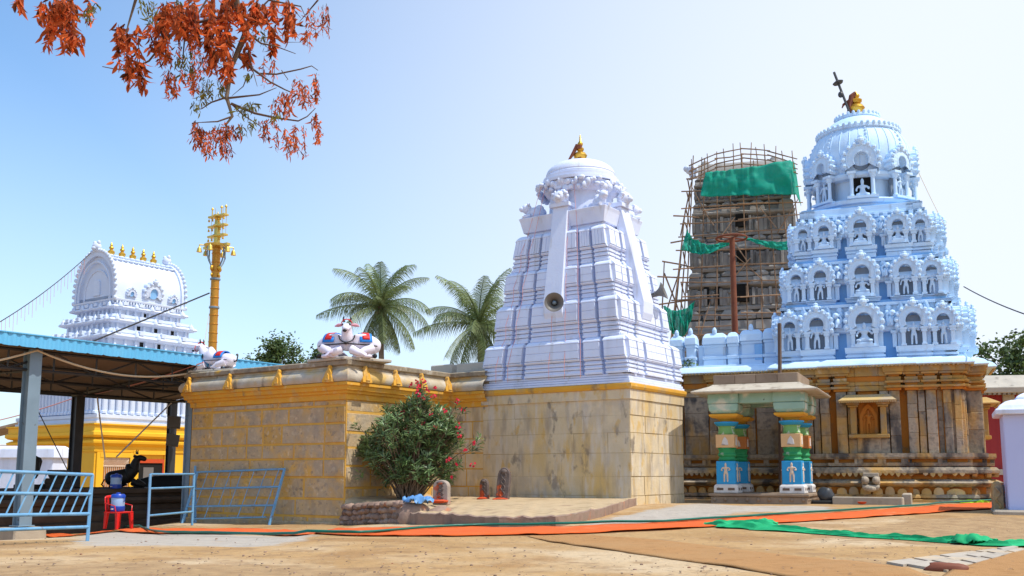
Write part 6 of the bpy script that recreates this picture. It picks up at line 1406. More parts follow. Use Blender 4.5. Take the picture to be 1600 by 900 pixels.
# ------------------------------------------------------------------ gilded flagpole
def flagpole():
    b = at(332, 560, 45); tp = at(333, 338, 45); t = thing('temple_flagpole', 'tall gilded temple flagpole with three cross bars and hanging bells', 'flagpole', (b.x - .02, 45, -.3), R(-34))
    ztop = tp.z + .3; zr = Z(388, 45) + .3
    mb = MB(); mb.lathe([(.6, 0), (.6, .8), (.3, .9)], 16); mb.lathe([(.20, .5), (.19, zr)], 20)
    p_ = mb.build('pole', M_['goldp'], t, smooth=40); mb = MB()
    z = 1.2
    while z < zr: mb.lathe([(.19, z), (.215, z + .02), (.215, z + .05), (.19, z + .07)], 20); z += .42
    mb.build('pole_bands', M_['goldp'], t, smooth=30); mb = MB()
    for zz in (zr - 1.55, zr - 2.9): mb.lathe([(.2, zz), (.24, zz + .03), (.24, zz + .09), (.2, zz + .12)], 20)
    mb.build('collar', M_['steelb'], t)
    mb = MB(); mb.lathe([(.19, zr), (.55, zr + .05), (.58, zr + .16), (.2, zr + .22)], 16); mb.box(-.85, .85, -.10, .10, zr + .04, zr + .16); mb.lathe([(.15, zr + .2), (.14, ztop - .3), (.1, ztop - .2), (.16, ztop - .1), (.1, ztop), (.04, ztop + .1), (.0, ztop + .28)], 14)
    mb.build('finial_column', M_['brass'], t, smooth=40)
    for k in range(3):
        zz = zr + .55 + .48 * k; mb = MB(); mb.box(-.56, .62, -.14, .14, zz, zz + .09); mb.lathe([(.2, zz - .02), (.24, zz + .04), (.2, zz + .11)], 12); c = mb.build('cross_bar', M_['brass'], t, bev=.01)
        for x in (-.5, -.25, .3, .55):
            mb = MB(); mb.lathe([(.015, zz - .20), (.055, zz - .19), (.04, zz - .1), (.01, zz - .07), (.008, zz)], 7, x, -.1); mb.lathe([(.012, zz), (.012, zz + .48)], 5, x, .05)
            mb.build('hanging_bell', M_['gold'], c)
    zz = zr + .55 + .48 * 3 - .39
    for x in (-.4, .25, .56):
        mb = MB(); mb.lathe([(.018, zz), (.03, zz + .18), (.018, zz + .3), (.07, zz + .34), (.06, zz + .38), (.015, zz + .44)], 8, x, 0)
        mb.build('small_finial', M_['brass'], t)
    for a in range(6):
        mb = MB(); x, y = .78 * math.cos(a * PI / 3), .78 * math.sin(a * PI / 3); mb.lathe([(.03, zr - .28), (.13, zr - .26), (.09, zr - .08), (.03, zr), (.02, zr + .1)], 8, x, y); mb.tube([(x * .3, y * .3, zr + .1), (x, y, zr + .1)], .03, 5)
        mb.build('bell', M_['brass'], t)
    for a in range(4):
        mb = MB(); c, s = math.cos(a * PI / 2), math.sin(a * PI / 2); mb.tube([(c * .5, s * .5, zr), (c * .52, s * .52, zr - .4), (c * .42, s * .42, zr - .65), (c * .22, s * .22, zr - .95)], .035, 6)
        mb.build('bracket', M_['steelb'], t)
    for a in range(4):
        mb = MB(); c, s = math.cos(a * PI / 2), math.sin(a * PI / 2); mb.ball((c * .24, s * .24, zr - .98), .09, .09, .14, 7, 5); mb.ball((c * .22, s * .22, zr - 1.3), .06, .06, .1, 6, 4)
        mb.build('pendant', M_['gold'], t, smooth=50)
flagpole()
# white walls far left and small far roof
t = thing('white_compound_wall', 'low white compound wall with rounded coping in front of the yellow tower', 'wall', (-23.4, 45, -.5), R(-6))
mb = MB(); mb.box(-6, 2.5, 0, 1.2, 0, 2.6); mb.build('wall', M_['white'], t, bev=.03); mb = MB(); mb.loft([(2.35, -6, 2.65, -.15, 1.3), (2.8, -6, 2.6, -.1, 1.25), (2.92, -6, 2.5, .1, 1.0)]); mb.build('coping', M_['white'], t, bev=.04)
t = thing('distant_shelter', 'small shelter with brown sloping roof and white railing at the far left', 'shelter', (-33.5, 66, 0), R(10))
mb = MB(); mb.add([(-4, -2, 3.2), (1.0, -2, 4.6), (1.0, 2, 4.6), (-4, 2, 3.2)], [(0, 1, 2, 3)]); o = mb.build('roof', M_['brownst'], t); o.modifiers.new('t', 'SOLIDIFY').thickness = .15; mb = MB()
for x in (-3.8, -1.4, .8): mb.beam((x, -1.8, -.5), (x, -1.8, 4.3 + x * .25 - .1), .15)
for k in range(20): x = -4 + .25 * k; mb.beam((x, -1.9, 1.6), (x, -1.9, 3.0), .05)
mb.beam((-4, -1.9, 3.0), (1, -1.9, 3.0), .08); mb.build('railing', M_['pwhite'], t)

# ------------------------------------------------------------------ wires and ropes
def wire(name, pts, r, m, label, sag=0, cat='cable', n=14):
    P = [Vector(p) for p in pts]; Q = []
    for i in range(len(P) - 1):
        for k in range(n):
            t_ = k / n; q = P[i].lerp(P[i + 1], t_); q.z -= sag * 4 * t_ * (1 - t_); Q.append(q)
    Q.append(P[-1]); mb = MB(); mb.tube(Q, r, 5); return tag(mb.build(name, m), label, cat)
wire('cable', [at(327, 458, 44.9), SP(-7.5, 7.8, 4.2)], .035, M_['wire'], 'dark stay cable running down from the gilded flagpole to the shed roof')
wire('cable', [at(327, 490, 44.9), at(318, 545, 44)], .012, M_['rope'], 'thin pale rope hanging from the gilded flagpole')
wire('cable', [SP(-16, .15, 3.85), SP(-10.15, .0, 4.62), SP(-4.6, -.0, 4.5)], .03, M_['rope'], 'pale sagging cable slung along the front of the shed', .42)
wire('cable', [at(318, 566, 31.2), at(118, 621, 36.8), at(-60, 668, 42)], .022, M_['string'], 'pinkish cable crossing below the shed roof', .12)
wire('guy_rope', [SP(-3.6, 7.2, 4.0), at(164, 716, 41.0), ], .03, M_['pwhite'], 'white rope slanting down from the shed to the black bull', 0, 'rope')
wire('guy_rope', [SP(-.3, 7.2, 4.0), at(182, 714, 37), ], .03, M_['pwhite'], 'longer white rope slanting down behind the second column', 0, 'rope')
wire('guy_rope', [SP(-6.2, 7.3, 4.0), at(118, 760, 36)], .018, M_['wire'], 'dark rope slanting down beside the black back column', 0, 'rope')
wire('cable', [at(1506, 448, 33.6), at(1640, 503, 26)], .02, M_['wire'], 'black cable running from the domed temple out to the right', .1)
wire('cable', [at(1432, 262, 34), at(1476, 352, 33.2)], .012, M_['rope'], 'thin string down the right side of the domed temple', .05)
t = thing('light_string', 'long slack string of small hanging lights from the gateway tower roof to the left', 'string lights', at(142, 395, 54), 0)
q0 = at(142, 395, 54); q1 = at(-30, 520, 46); mb = MB(); pts = []
for k in range(31): f = k / 30; q = q0.lerp(q1, f) - q0; q.z -= .6 * 4 * f * (1 - f) * .5; pts.append(q)
mb.tube(pts, .025, 4); mb.build('carrier_cable', M_['wire'], t); mb = MB()
for k in range(2, 31, 1): q = pts[k]; mb.tube([q, q + Vector((.02, 0, -.5 - .5 * ((k * 7) % 5) / 5))], .010, 3)
mb.build('light_strands', M_['string'], t)
# switch boxes on the back column
for (px, py, s, lb) in ((272, 660, .42, 'grey switch box fixed high on the back right column'), (270, 688, .40, 'grey tilted switch box below the other on the back right column')):
    p = at(px, py, 39.4); mb = MB(); mb.box(-s * .6, s * .6, -.1, .1, -s * .6, s * .6); mb.box(-s * .5, s * .5, -.115, -.1, -s * .5, s * .5); o = mb.build('switch_box', M_['horn'], bev=.02); o.location = p; o.rotation_euler = (0, R(8) if s < .41 else R(2), R(20)); tag(o, lb, 'switch box')
# ------------------------------------------------------------------ grey gateway tower behind, wrapped in bamboo scaffolding
GT = thing('grey_gateway_tower', 'bare grey stone gateway tower under repair behind the white parapet, wrapped in scaffolding', 'gateway tower', (13.9, 57.2, 0), R(-13))
def ghw(z): return 3.30 - (z - 9.0) * .070       # half width of the front at height z
GD = .62
def greytower():
    lv = [-.5, 3.5, 6.6, Z(482, 55), Z(420, 55), Z(364, 55), Z(309, 55), Z(268, 55)]
    r3 = random.Random(5); dk = MB()
    for i in range(len(lv) - 1):
        z0, z1 = lv[i], lv[i + 1]; H = z1 - z0; a = ghw(z0) ; a1 = ghw(z1); b, b1 = a * GD, a1 * GD; mb = MB()
        mb.loft([(z0, -a + .3, a - .3, -b + .3, b - .3), (z1, -a1 + .3, a1 - .3, -b1 + .3, b1 - .3)])
        mb.loft([(z0, -a + .05, a - .05, -b + .05, b - .05), (z0 + .08 * H, -a, a, -b, b), (z0 + .12 * H, -a + .1, a - .1, -b + .1, b - .1)])
        mb.loft([(z0 + .55 * H, -a + .3, a - .3, -b + .3, b - .3), (z0 + .62 * H, -a - .05, a + .05, -b - .05, b + .05), (z0 + .68 * H, -a - .06, a + .06, -b - .06, b + .06), (z0 + .76 * H, -a1 + .15, a1 - .15, -b1 + .15, b1 - .15)])
        for side in range(4):
            hw, hd = (a, b) if side % 2 == 0 else (b, a); mb.M = Matrix.Rotation(side * PI / 2, 4, 'Z')
            nb = 7 if side % 2 == 0 else 5
            for k in range(nb):
                x = -hw + .45 + (2 * hw - .9) * k / (nb - 1); pr = .12 if k % 2 == 0 else .0; w_ = hw * .15
                if side == 0 and k == nb // 2: w_ = hw * .2
                for s in (-1, 1): mb.box(x + s * w_ - .08, x + s * w_ + .08, -hd - pr + .08, -hd + .5, z0 + .12 * H, z0 + .55 * H, r3.random())
                mb.box(x - w_ * .8, x + w_ * .8, -hd - pr + .2, -hd + .5, z0 + .12 * H, z0 + .52 * H, r3.random())
                if not (k == nb // 2):      # worn figures between the pilasters
                    mb.ball((x + r3.uniform(-.08, .08), -hd - pr + .15, z0 + .28 * H), .13, .12, .24 * H * .6, 7, 5, r3.random()); mb.ball((x, -hd - pr + .12, z0 + .45 * H), .1, .1, .11, 6, 4, r3.random())
                # little shrines on the ledge
                mb.loft([(z0 + .70 * H, x - w_, x + w_, -hd - pr + .1, -hd + .6), (z0 + .84 * H, x - w_ * .95, x + w_ * .95, -hd - pr + .16, -hd + .6)], r3.random()); mb.loft([(z0 + .86 * H, x - w_ * .8, x + w_ * .8, -hd - pr + .14, -hd + .6), (z0 + .92 * H, x - w_ * .85, x + w_ * .85, -hd - pr + .12, -hd + .6), (z0 + 1.0 * H, x - w_ * .4, x + w_ * .4, -hd - pr + .25, -hd + .6)], r3.random())
            mb.M = Matrix()
        mb.build('storey', M_['greytower'], GT, bev=.02)
        if i >= 3: 
            w_ = .36 if i == 3 else .30; zc = z0 + (.20 if i == 3 else .24) * H; d = MB(); d.box(-.15 - w_, -.15 + w_, -b - .16, -b + .3, zc, zc + (.43 if i == 3 else .34) * H); d.build('window_opening', M_['dark'], GT)
            if i == 3:
                for x in (-2.2, -1.55): d = MB(); d.box(x - .14, x + .14, -b + .02, -b + .3, zc - .1, zc + .5 * H - .2); d.build('window_opening', M_['dark'], GT)
    zt = lv[-1]; a = ghw(zt); b = a * GD; mb = MB()
    A = [(math.cos(PI * k / 16) * b * .95, zt + 1.2 * math.sin(PI * k / 16)) for k in range(17)]; n = 17
    vs = [(x, y, z) for x in (-a + .1, a - .1) for y, z in A]; mb.add(vs, [(i, n + i, n + i + 1, i + 1) for i in range(n - 1)] + [tuple(range(n)), tuple(range(2 * n - 1, n - 1, -1))])
    for x in (-a + .5, a - .7): mb.ball((x, -.2, zt + 1.1), .3, .25, .35, 8, 6)
    mb.build('barrel_roof', M_['greytower'], GT, smooth=40)
    mb = MB(); mb.ball((-a - .25, -b - .1, zt + .45), .38, .25, .30); mb.ball((-a - .55, -b - .1, zt + .55), .2, .2, .2); mb.ball((-a - .2, -b - .2, zt + .1), .2, .2, .24); mb.build('white_lion_head', M_['whitec'], GT, smooth=50)
greytower()
SCF = thing('bamboo_scaffold', 'brown bamboo pole scaffolding lashed around the grey gateway tower', 'scaffolding', (13.9, 57.2, 0), R(-13))
def scaffold():
    r4 = random.Random(11); zT = Z(266, 54); n = 0
    def pole(a, b, r=.05):
        mb = MB(); a, b = Vector(a), Vector(b); m = a.lerp(b, .5) + Vector((r4.uniform(-.05, .05), r4.uniform(-.04, .04), r4.uniform(-.05, .05))); mb.tube([a, m, b], [r * .82, r * .75, r * .6], 6, r4.random()); mb.build('scaffold_pole', M_['bamboo'], SCF)
    fy = lambda z: -ghw(z) * GD - .55
    for k in range(9):      # uprights in front, leaning with the taper
        f = -1.08 + 2.16 * k / 8 + r4.uniform(-.03, .03); za = 5.0; zm = 12 + r4.uniform(-1, 1); zb = zT + r4.uniform(-.3, 1.6)
        pole((f * ghw(za), fy(za), za), (f * ghw(zm), fy(zm), zm), .06); pole((f * ghw(zm - .6) + .08, fy(zm), zm - .6), (f * ghw(zb), fy(zb), zb), .055)
    z = 7.2
    while z < zT + .1:      # ledgers
        w_ = ghw(z) * 1.14; e = r4.uniform(.1, .7); t_ = r4.uniform(-.12, .12)
        pole((-w_ - e, fy(z) - .05, z + t_), (.3, fy(z) - .02, z + r4.uniform(-.08, .08)), .05); pole((-.3, fy(z) - .09, z + r4.uniform(-.1, .1)), (w_ + r4.uniform(0, .4), fy(z) - .05, z - t_), .05)
        if r4.random() < .8: pole((-w_ - .1, fy(z), z), (-w_ - .1, 2.0, z), .05)
        z += r4.uniform(.78, 1.02)
    for k in range(9):
        z = r4.uniform(8, zT - 2); x = r4.uniform(-.8, .8) * ghw(z); s = r4.choice((-1, 1)); pole((x, fy(z) - .1, z), (x + s * r4.uniform(.6, 1.6), fy(z + 1.5) - .1, z + r4.uniform(1.2, 2.0)), .045)
    for k in range(6):      # short boards and platforms seen end on
        z = (9.4, 11.2, 12.9, 14.6, 16.3, 17.6)[k]; x = -ghw(z) * r4.uniform(.4, .9); pole((x - .9, fy(z) - .25, z + .05), (x + 1.2, fy(z) - .2, z + .1), .05)
    # leaning outrigger frame on the left
    for (a, b) in (((-4.9, -2.0, 8.2), (-4.6, -1.9, 13.6)), ((-4.5, -2.6, 7), (-3.3, -2.2, 16.5)), ((-4.1, -2.0, 6), (-3.0, -1.9, 17.8)), ((-4.9, -2.2, 9.3), (-3.6, -2.2, 13.2)), ((-4.6, -2.2, 12.8), (-3.4, -2.2, 9.2)), ((-5.3, -2.3, 10.9), (-2.0, -2.5, 11.2)), ((-5.0, -2.3, 12.6), (-2.6, -2.4, 12.4)), ((-4.7, -2.3, 13.5), (-2.8, -2.3, 13.0)), ((-4.2, -2.2, 14.6), (-2.6, -2.2, 14.8)), ((-4.4, -1.2, 8), (-3.5, -1.1, 15.5)), ((-3.6, -2.2, 15), (-2.9, -2.2, 18.2)), ((-5.0, -2.4, 10.7), (-3.7, -2.3, 9.0)), ((-4.0, -2.3, 16.2), (-2.5, -2.3, 16.0))): pole(a, b, .06)
    # crow's-nest railing bowed over the roof
    a = ghw(zT); 
    def crown(u, h): return (u * (a + .25), fy(zT) + .2 + .8 * abs(u) ** 2 * 0, zT + h + .75 * (1 - u * u))
    for h in (.1, .38, .66, .95):
        for i in range(4): pole(crown(-1.05 + .52 * i, h + r4.uniform(-.05, .05)), crown(-1.05 + .52 * (i + 1) + .06, h + r4.uniform(-.05, .05)), .05)
    for i in range(13): u = -1.0 + 2 * i / 12; q = crown(u, 1.05 + r4.uniform(0, .35)); pole(crown(u, -.5), (q[0] + r4.uniform(-.15, .15), q[1], q[2]), .045)
scaffold()
def sheet(name, top, bot, m, label, wr=.2, nx=60, ny=16, seed=1):
    T = [at(*p) for p in top]; B = [at(*p) for p in bot]
    def ev(P, t_): s = t_ * (len(P) - 1); i = min(int(s), len(P) - 2); return P[i].lerp(P[i + 1], s - i)
    vs = []; fs = []
    for j in range(ny + 1):
        for i in range(nx + 1):
            q = ev(T, i / nx).lerp(ev(B, i / nx), j / ny); q = q + Vector((0, wr * (noise.noise(Vector((i * .17, j * .10, seed))) + .5 * noise.noise(Vector((i * .5, j * .2, seed + 5)))), wr * .3 * noise.noise(Vector((i * .12, j * .3, seed + 9))))); vs.append(q)
    for j in range(ny):
        for i in range(nx): a = j * (nx + 1) + i; fs.append((a, a + 1, a + nx + 2, a + nx + 1))
    mb = MB(); mb.add(vs, fs); o = mb.build(name, m, smooth=70); s = o.modifiers.new('t', 'SOLIDIFY'); s.thickness = .012; return tag(o, label, 'safety net', 'green safety nets on the scaffold')
sheet('safety_net', [(1102, 270, 54.2), (1140, 265, 54.0), (1180, 260, 53.7), (1234, 250, 53.4), (1241, 254, 55.5)], [(1094, 306, 54.2), (1140, 305, 54.0), (1180, 305, 53.7), (1244, 303, 53.4), (1251, 322, 55.5)], M_['net'], 'broad green safety net stretched across the top of the scaffold', .25)
sheet('safety_net', [(1074, 359, 54.3), (1082, 373, 54.3), (1105, 383, 54.1), (1140, 378, 53.9)], [(1064, 391, 54.3), (1085, 397, 54.3), (1105, 397, 54.1), (1141, 382, 53.9)], M_['net'], 'sagging green net knotted at the left edge of the scaffold', .3, seed=3)
sheet('safety_net', [(1163, 370, 53.7), (1190, 376, 53.6), (1215, 378, 53.5), (1240, 376, 53.4)], [(1163, 373, 53.7), (1190, 383, 53.6), (1215, 390, 53.5), (1240, 391, 53.4)], M_['net'], 'narrow green net strip right of the rusty lamp mast', .15, seed=5)
sheet('safety_net', [(1036, 478, 54.0), (1055, 486, 54.0), (1070, 483, 54.0), (1086, 470, 54.0)], [(1047, 516, 54.0), (1058, 528, 54.0), (1070, 524, 54.0), (1080, 500, 54.0)], M_['net'], 'loose green net hanging low at the left foot of the scaffold', .35, seed=8)
b = at(1150, 530, 47); tp = at(1143, 372, 47); t = thing('lamp_mast', 'rusty lamp mast with a wheel shaped ring at its top before the scaffold', 'mast', (b.x, 47, 0), 0)
mb = MB(); mb.tube([(0, 0, 0), (tp.x - b.x + .02, 0, tp.z)], [.17, .13], 10); mb.build('pole', M_['rust'], t, smooth=50); mb = MB(); c = Vector((tp.x - b.x, 0, tp.z))
mb.tube([c + Vector((.74 * math.cos(2 * PI * k / 24), .74 * math.sin(2 * PI * k / 24), 0)) for k in range(25)], .055, 6)
for k in range(4): mb.tube([c, c + Vector((.74 * math.cos(k * PI / 2 + .3), .74 * math.sin(k * PI / 2 + .3), 0))], .04, 5)
mb.build('ring', M_['rust'], t, smooth=50)

# ------------------------------------------------------------------ palms and trees
def palm(loc, hgt, R_, seed, label):
    r5 = random.Random(seed); t = thing('coconut_palm', label, 'palm tree', loc, 0, 'coconut palms behind the stone hall')
    mb = MB(); pts = [(.5 * math.sin(k * .25) * .4, 0, hgt * k / 12) for k in range(13)]; mb.tube(pts, [.30 - .010 * k for k in range(13)], 10); top = Vector(pts[-1]); mb.build('trunk', M_['palmbark'], t, smooth=50)
    mb = MB(); rc = MB()
    NF = 27
    for k in range(NF):
        az = k * 2.39996 + r5.uniform(-.2, .2); f = k / (NF - 1); el = R(88 - 142 * f ** 1.3 + r5.uniform(-12, 12)); Ln = R_ * (1.02 if .15 < f < .8 else .85) * r5.uniform(.9, 1.12)
        d = Vector((math.cos(az), math.sin(az), 0)); p = top.copy(); pts = [p.copy()]; e = el; n = 15
        tw = r5.uniform(-.5, .5); dr_ = r5.uniform(.6, 1.3)
        for i in range(n):
            p = p + (d * math.cos(e) + Vector((0, 0, math.sin(e)))) * Ln / n; e -= R(3.2 + 3.4 * i / n) * (1.0 if f < .75 else .7) * dr_; pts.append(p.copy())
        rc.tube(pts, [.06 - .0035 * i for i in range(n + 1)], 4)
        side = d.cross(Vector((0, 0, 1)))
        for i in range(1, n * 4):
            s = i / 4; j = min(int(s), n - 1); q = pts[j].lerp(pts[j + 1], s - j); ax = (pts[j + 1] - pts[j]).normalized(); g = s / n
            ll = R_ * .27 * math.sin(PI * min(1, .12 + g * .86)) ** .6 * r5.uniform(.85, 1.1); dn = ax.cross(side).normalized()
            if dn.z > 0: dn = -dn
            for sg in (-1, 1):
                dr = (side * sg * .80 + ax * .55 + dn * (.28 + .5 * f + r5.uniform(-.15, .15)) + Vector((0, 0, tw * sg * .3))).normalized(); w_ = ax * .026
                m_ = q + dr * ll * .55; e_ = q + dr * ll + Vector((0, 0, -.40 * ll)); tn = min(1, max(0, r5.gauss(.5, .2) + (.25 if f < .3 else 0)))
                mb.add([q - w_, q + w_, m_ + w_ * .9, m_ - w_ * .9, e_], [(0, 1, 2, 3), (3, 2, 4)], tn)
    fr = mb.build('fronds', M_['palm'], t); rc.build('frond_stalks', M_['plgreen'] if False else M_['palm'], fr)
    mb = MB()
    for k in range(9): a = k * 2.4; mb.ball((top.x + .32 * math.cos(a), top.y + .32 * math.sin(a), top.z - .35 - .12 * (k % 3)), .15, .15, .18, 7, 5)
    mb.build('coconuts', M_['wood'], t, smooth=50); mb = MB()
    for k in range(14): a = k * 2.1; mb.tube([top + Vector((.12 * math.cos(a), .12 * math.sin(a), -.4)), top + Vector((.3 * math.cos(a), .3 * math.sin(a), .1)), top + Vector((.5 * math.cos(a), .5 * math.sin(a), .25))], [.07, .05, .02], 5)
    mb.build('frond_bases', M_['bark'], t)
b = at(594, 480, 75); palm((b.x - .0, 75, -.5), b.z + .5, 4.7, 4, 'taller coconut palm rising directly behind the corner bull statue')
b = at(748, 508, 70); palm((b.x, 70, -.5), b.z + .5, 4.6, 9, 'coconut palm beside the left edge of the white shrine tower')
def tree(loc, hgt, rx, rz, n, leaf, seed, label, m=None, gap=.55):
    r6 = random.Random(seed); t = thing('leafy_tree', label, 'tree', loc, 0); cz = hgt - rz
    tr = MB(); br = MB(); tr.tube([(0, 0, -.3), (.1, 0, cz * .4), (0, .1, cz * .75), (.1, 0, cz)], [.32, .26, .2, .12], 8); tr.build('trunk', M_['bark'], t, smooth=60)
    mb = MB(); cl = []
    for k in range(46):
        v = Vector((r6.gauss(0, 1), r6.gauss(0, 1), r6.gauss(0, 1))).normalized() * r6.uniform(.35, 1.0) ** .6; c = Vector((v.x * rx, v.y * rx, cz + v.z * rz * (1 if v.z > 0 else .8))); cl.append((c, r6.uniform(.22, .42) * rx * .75)); br.tube([(0, 0, cz * .7), c * .5 + Vector((0, 0, cz * .42)), c], [.09, .05, .02], 5)
    br.build('limbs', M_['bark'], t)
    for k in range(n):
        c, s = cl[int(r6.random() ** 1.0 * len(cl))]; v = Vector((r6.gauss(0, .5), r6.gauss(0, .5), r6.gauss(0, .42))) * s * 1.15; p = c + v
        ax = Vector((r6.gauss(0, 1), r6.gauss(0, 1), r6.gauss(-.3, .6))).normalized(); o = ax.orthogonal().normalized(); o.rotate(Matrix.Rotation(r6.random() * 6.28, 3, ax)); l_ = leaf * r6.uniform(.7, 1.3)
        mb.add([p, p + ax * l_ * .5 + o * l_ * .28, p + ax * l_, p + ax * l_ * .5 - o * l_ * .28], [(0, 1, 2, 3)], min(1, max(0, r6.gauss(.5, .25))))
    mb.build('foliage', m or M_['leaf'], t)
b = at(452, 552, 82); tree((b.x, 82, -.5), at(452, 519, 82).z + .5, 3.2, 3.2, 9000, .30, 3, 'round green tree standing behind the roof of the stone hall')
b = at(1580, 560, 62); tree((b.x + .5, 62, 0), at(1580, 519, 62).z, 3.0, 3.2, 7000, .30, 6, 'green tree behind the red building at the right edge')
mb = MB(); r7 = random.Random(2)
for k in range(60):
    p = Vector((r7.gauss(0, .12), r7.gauss(0, .08), r7.gauss(0, .13))); ax = Vector((r7.gauss(0, 1), r7.gauss(0, 1), r7.gauss(0, 1))).normalized(); o = ax.orthogonal(); mb.add([p, p + ax * .06 + o * .04, p + ax * .12, p + ax * .06 - o * .04], [(0, 1, 2, 3)], r7.random())
o = mb.build('small_plant', M_['leaf']); o.location = at(1077, 571, 34.6); tag(o, 'small green plant sprouting in the gap of the white parapet', 'plant')

# ------------------------------------------------------------------ oleander bush
def bush():
    r8 = random.Random(21); c0 = at(640, 782, 28.2); base = Vector((c0.x, 28.2, .25)); t = thing('oleander_bush', 'large oleander bush with pink flowers growing in the corner of the two stone buildings', 'bush', base, 0)
    stems = MB(); lf = MB(); tips = []
    cx = .12
    for k in range(620):
        # tips spread through an uneven, slightly leaning volume
        v = Vector((r8.gauss(0, 1), r8.gauss(0, 1), r8.gauss(0, 1))).normalized() * (r8.random() ** .38)
        z = 1.78 + v.z * 1.52; wd = 1.62 * (.72 + .28 * math.sin(PI * min(1, max(0, (z - .2) / 3.0)))) 
        if z > 2.75: wd *= .82
        x = cx + v.x * wd + .10 * (z - 1.5); y = v.y * 1.15
        k_ = 1 + .34 * noise.noise(Vector((x * 1.0, y * 1.0, z * 1.0 + 4)))
        if z < .75 and abs(x) < .7: continue
        p = Vector((x * k_, y * k_, max(.25, z * (1 + .05 * noise.noise(Vector((x * 2, z, 1))))))); tips.append(p)
    for p in [Vector((1.95, -.3, 1.78)), Vector((1.85, -.3, 1.62)), Vector((2.02, -.2, 1.95)), Vector((-1.5, -.5, 2.3)), Vector((-1.4, -.4, .95)), Vector((.2, -.3, 3.42)), Vector((.38, -.2, 3.45)), Vector((1.35, -.3, 2.9)), Vector((1.5, -.3, 2.75))]: tips.append(p)
    for i, p in enumerate(tips):
        if i % 3 == 0:
            a = Vector((r8.uniform(-.22, .22), r8.uniform(-.18, .18), -.05)); m_ = a.lerp(p, .5) + Vector((0, 0, .18)); stems.tube([a, m_, p], [.028, .018, .007], 5)
        else: stems.tube([p - (p - Vector((cx, 0, .6))).normalized() * .5, p], [.010, .005], 4)
        up = (p - Vector((cx, .1, .5))).normalized() + Vector((r8.gauss(0, .3), r8.gauss(0, .3), .55)); up.normalize()
        dustt = r8.uniform(-.15, .2)
        for k in range(r8.randint(14, 22)):
            q = p - up * r8.uniform(0, .24); az = r8.random() * 6.283; o = up.orthogonal().normalized(); o.rotate(Matrix.Rotation(az, 3, up)); d = (o * r8.uniform(.6, 1.1) + up * r8.uniform(.1, .9)).normalized(); l_ = r8.uniform(.17, .30); s = d.cross(up).normalized() * .019 * r8.uniform(.8, 1.3)
            e = q + d * l_ + Vector((0, 0, -.05 * r8.random())); m1 = q + d * l_ * .35; m2 = q + d * l_ * .7; tn = min(1, max(0, r8.gauss(.45, .22) + dustt))
            lf.add([q, m1 + s, m2 + s * .8, e, m2 - s * .8, m1 - s], [(0, 1, 2, 3, 4, 5)], tn)
    stems.build('stems', M_['bark'], t); lf.build('foliage', M_['leafo'], t)
    fl = [(650, 598), (657, 603), (662, 596), (668, 610), (655, 615), (640, 601), (625, 648), (630, 645), (676, 620), (716, 627), (720, 640), (697, 643), (672, 648), (660, 664), (671, 672), (681, 668), (636, 672), (717, 668), (719, 680), (739, 693), (727, 704), (740, 727), (700, 719), (714, 725), (705, 745), (624, 707), (661, 620), (652, 608), (680, 605)]
    for (px, py) in fl:
        p = at(px, py, 27.55 + r8.uniform(-.2, .3)) - base; mb = MB()
        for k in range(5):
            c = Vector((r8.gauss(0, .04), r8.gauss(0, .03), r8.gauss(0, .04))); nrm = Vector((r8.gauss(0, .5), -1, r8.gauss(.3, .5))).normalized(); u = nrm.orthogonal().normalized(); tn = r8.random()
            for j in range(5):
                d = u.copy(); d.rotate(Matrix.Rotation(j * 1.257, 3, nrm)); s = nrm.cross(d) * .016; mb.add([c, c + d * .022 + s, c + d * .040 + nrm * .01, c + d * .022 - s], [(0, 1, 2, 3)], tn)
        o = mb.build('flower', M_['flower'], t); o.location = p
bush()

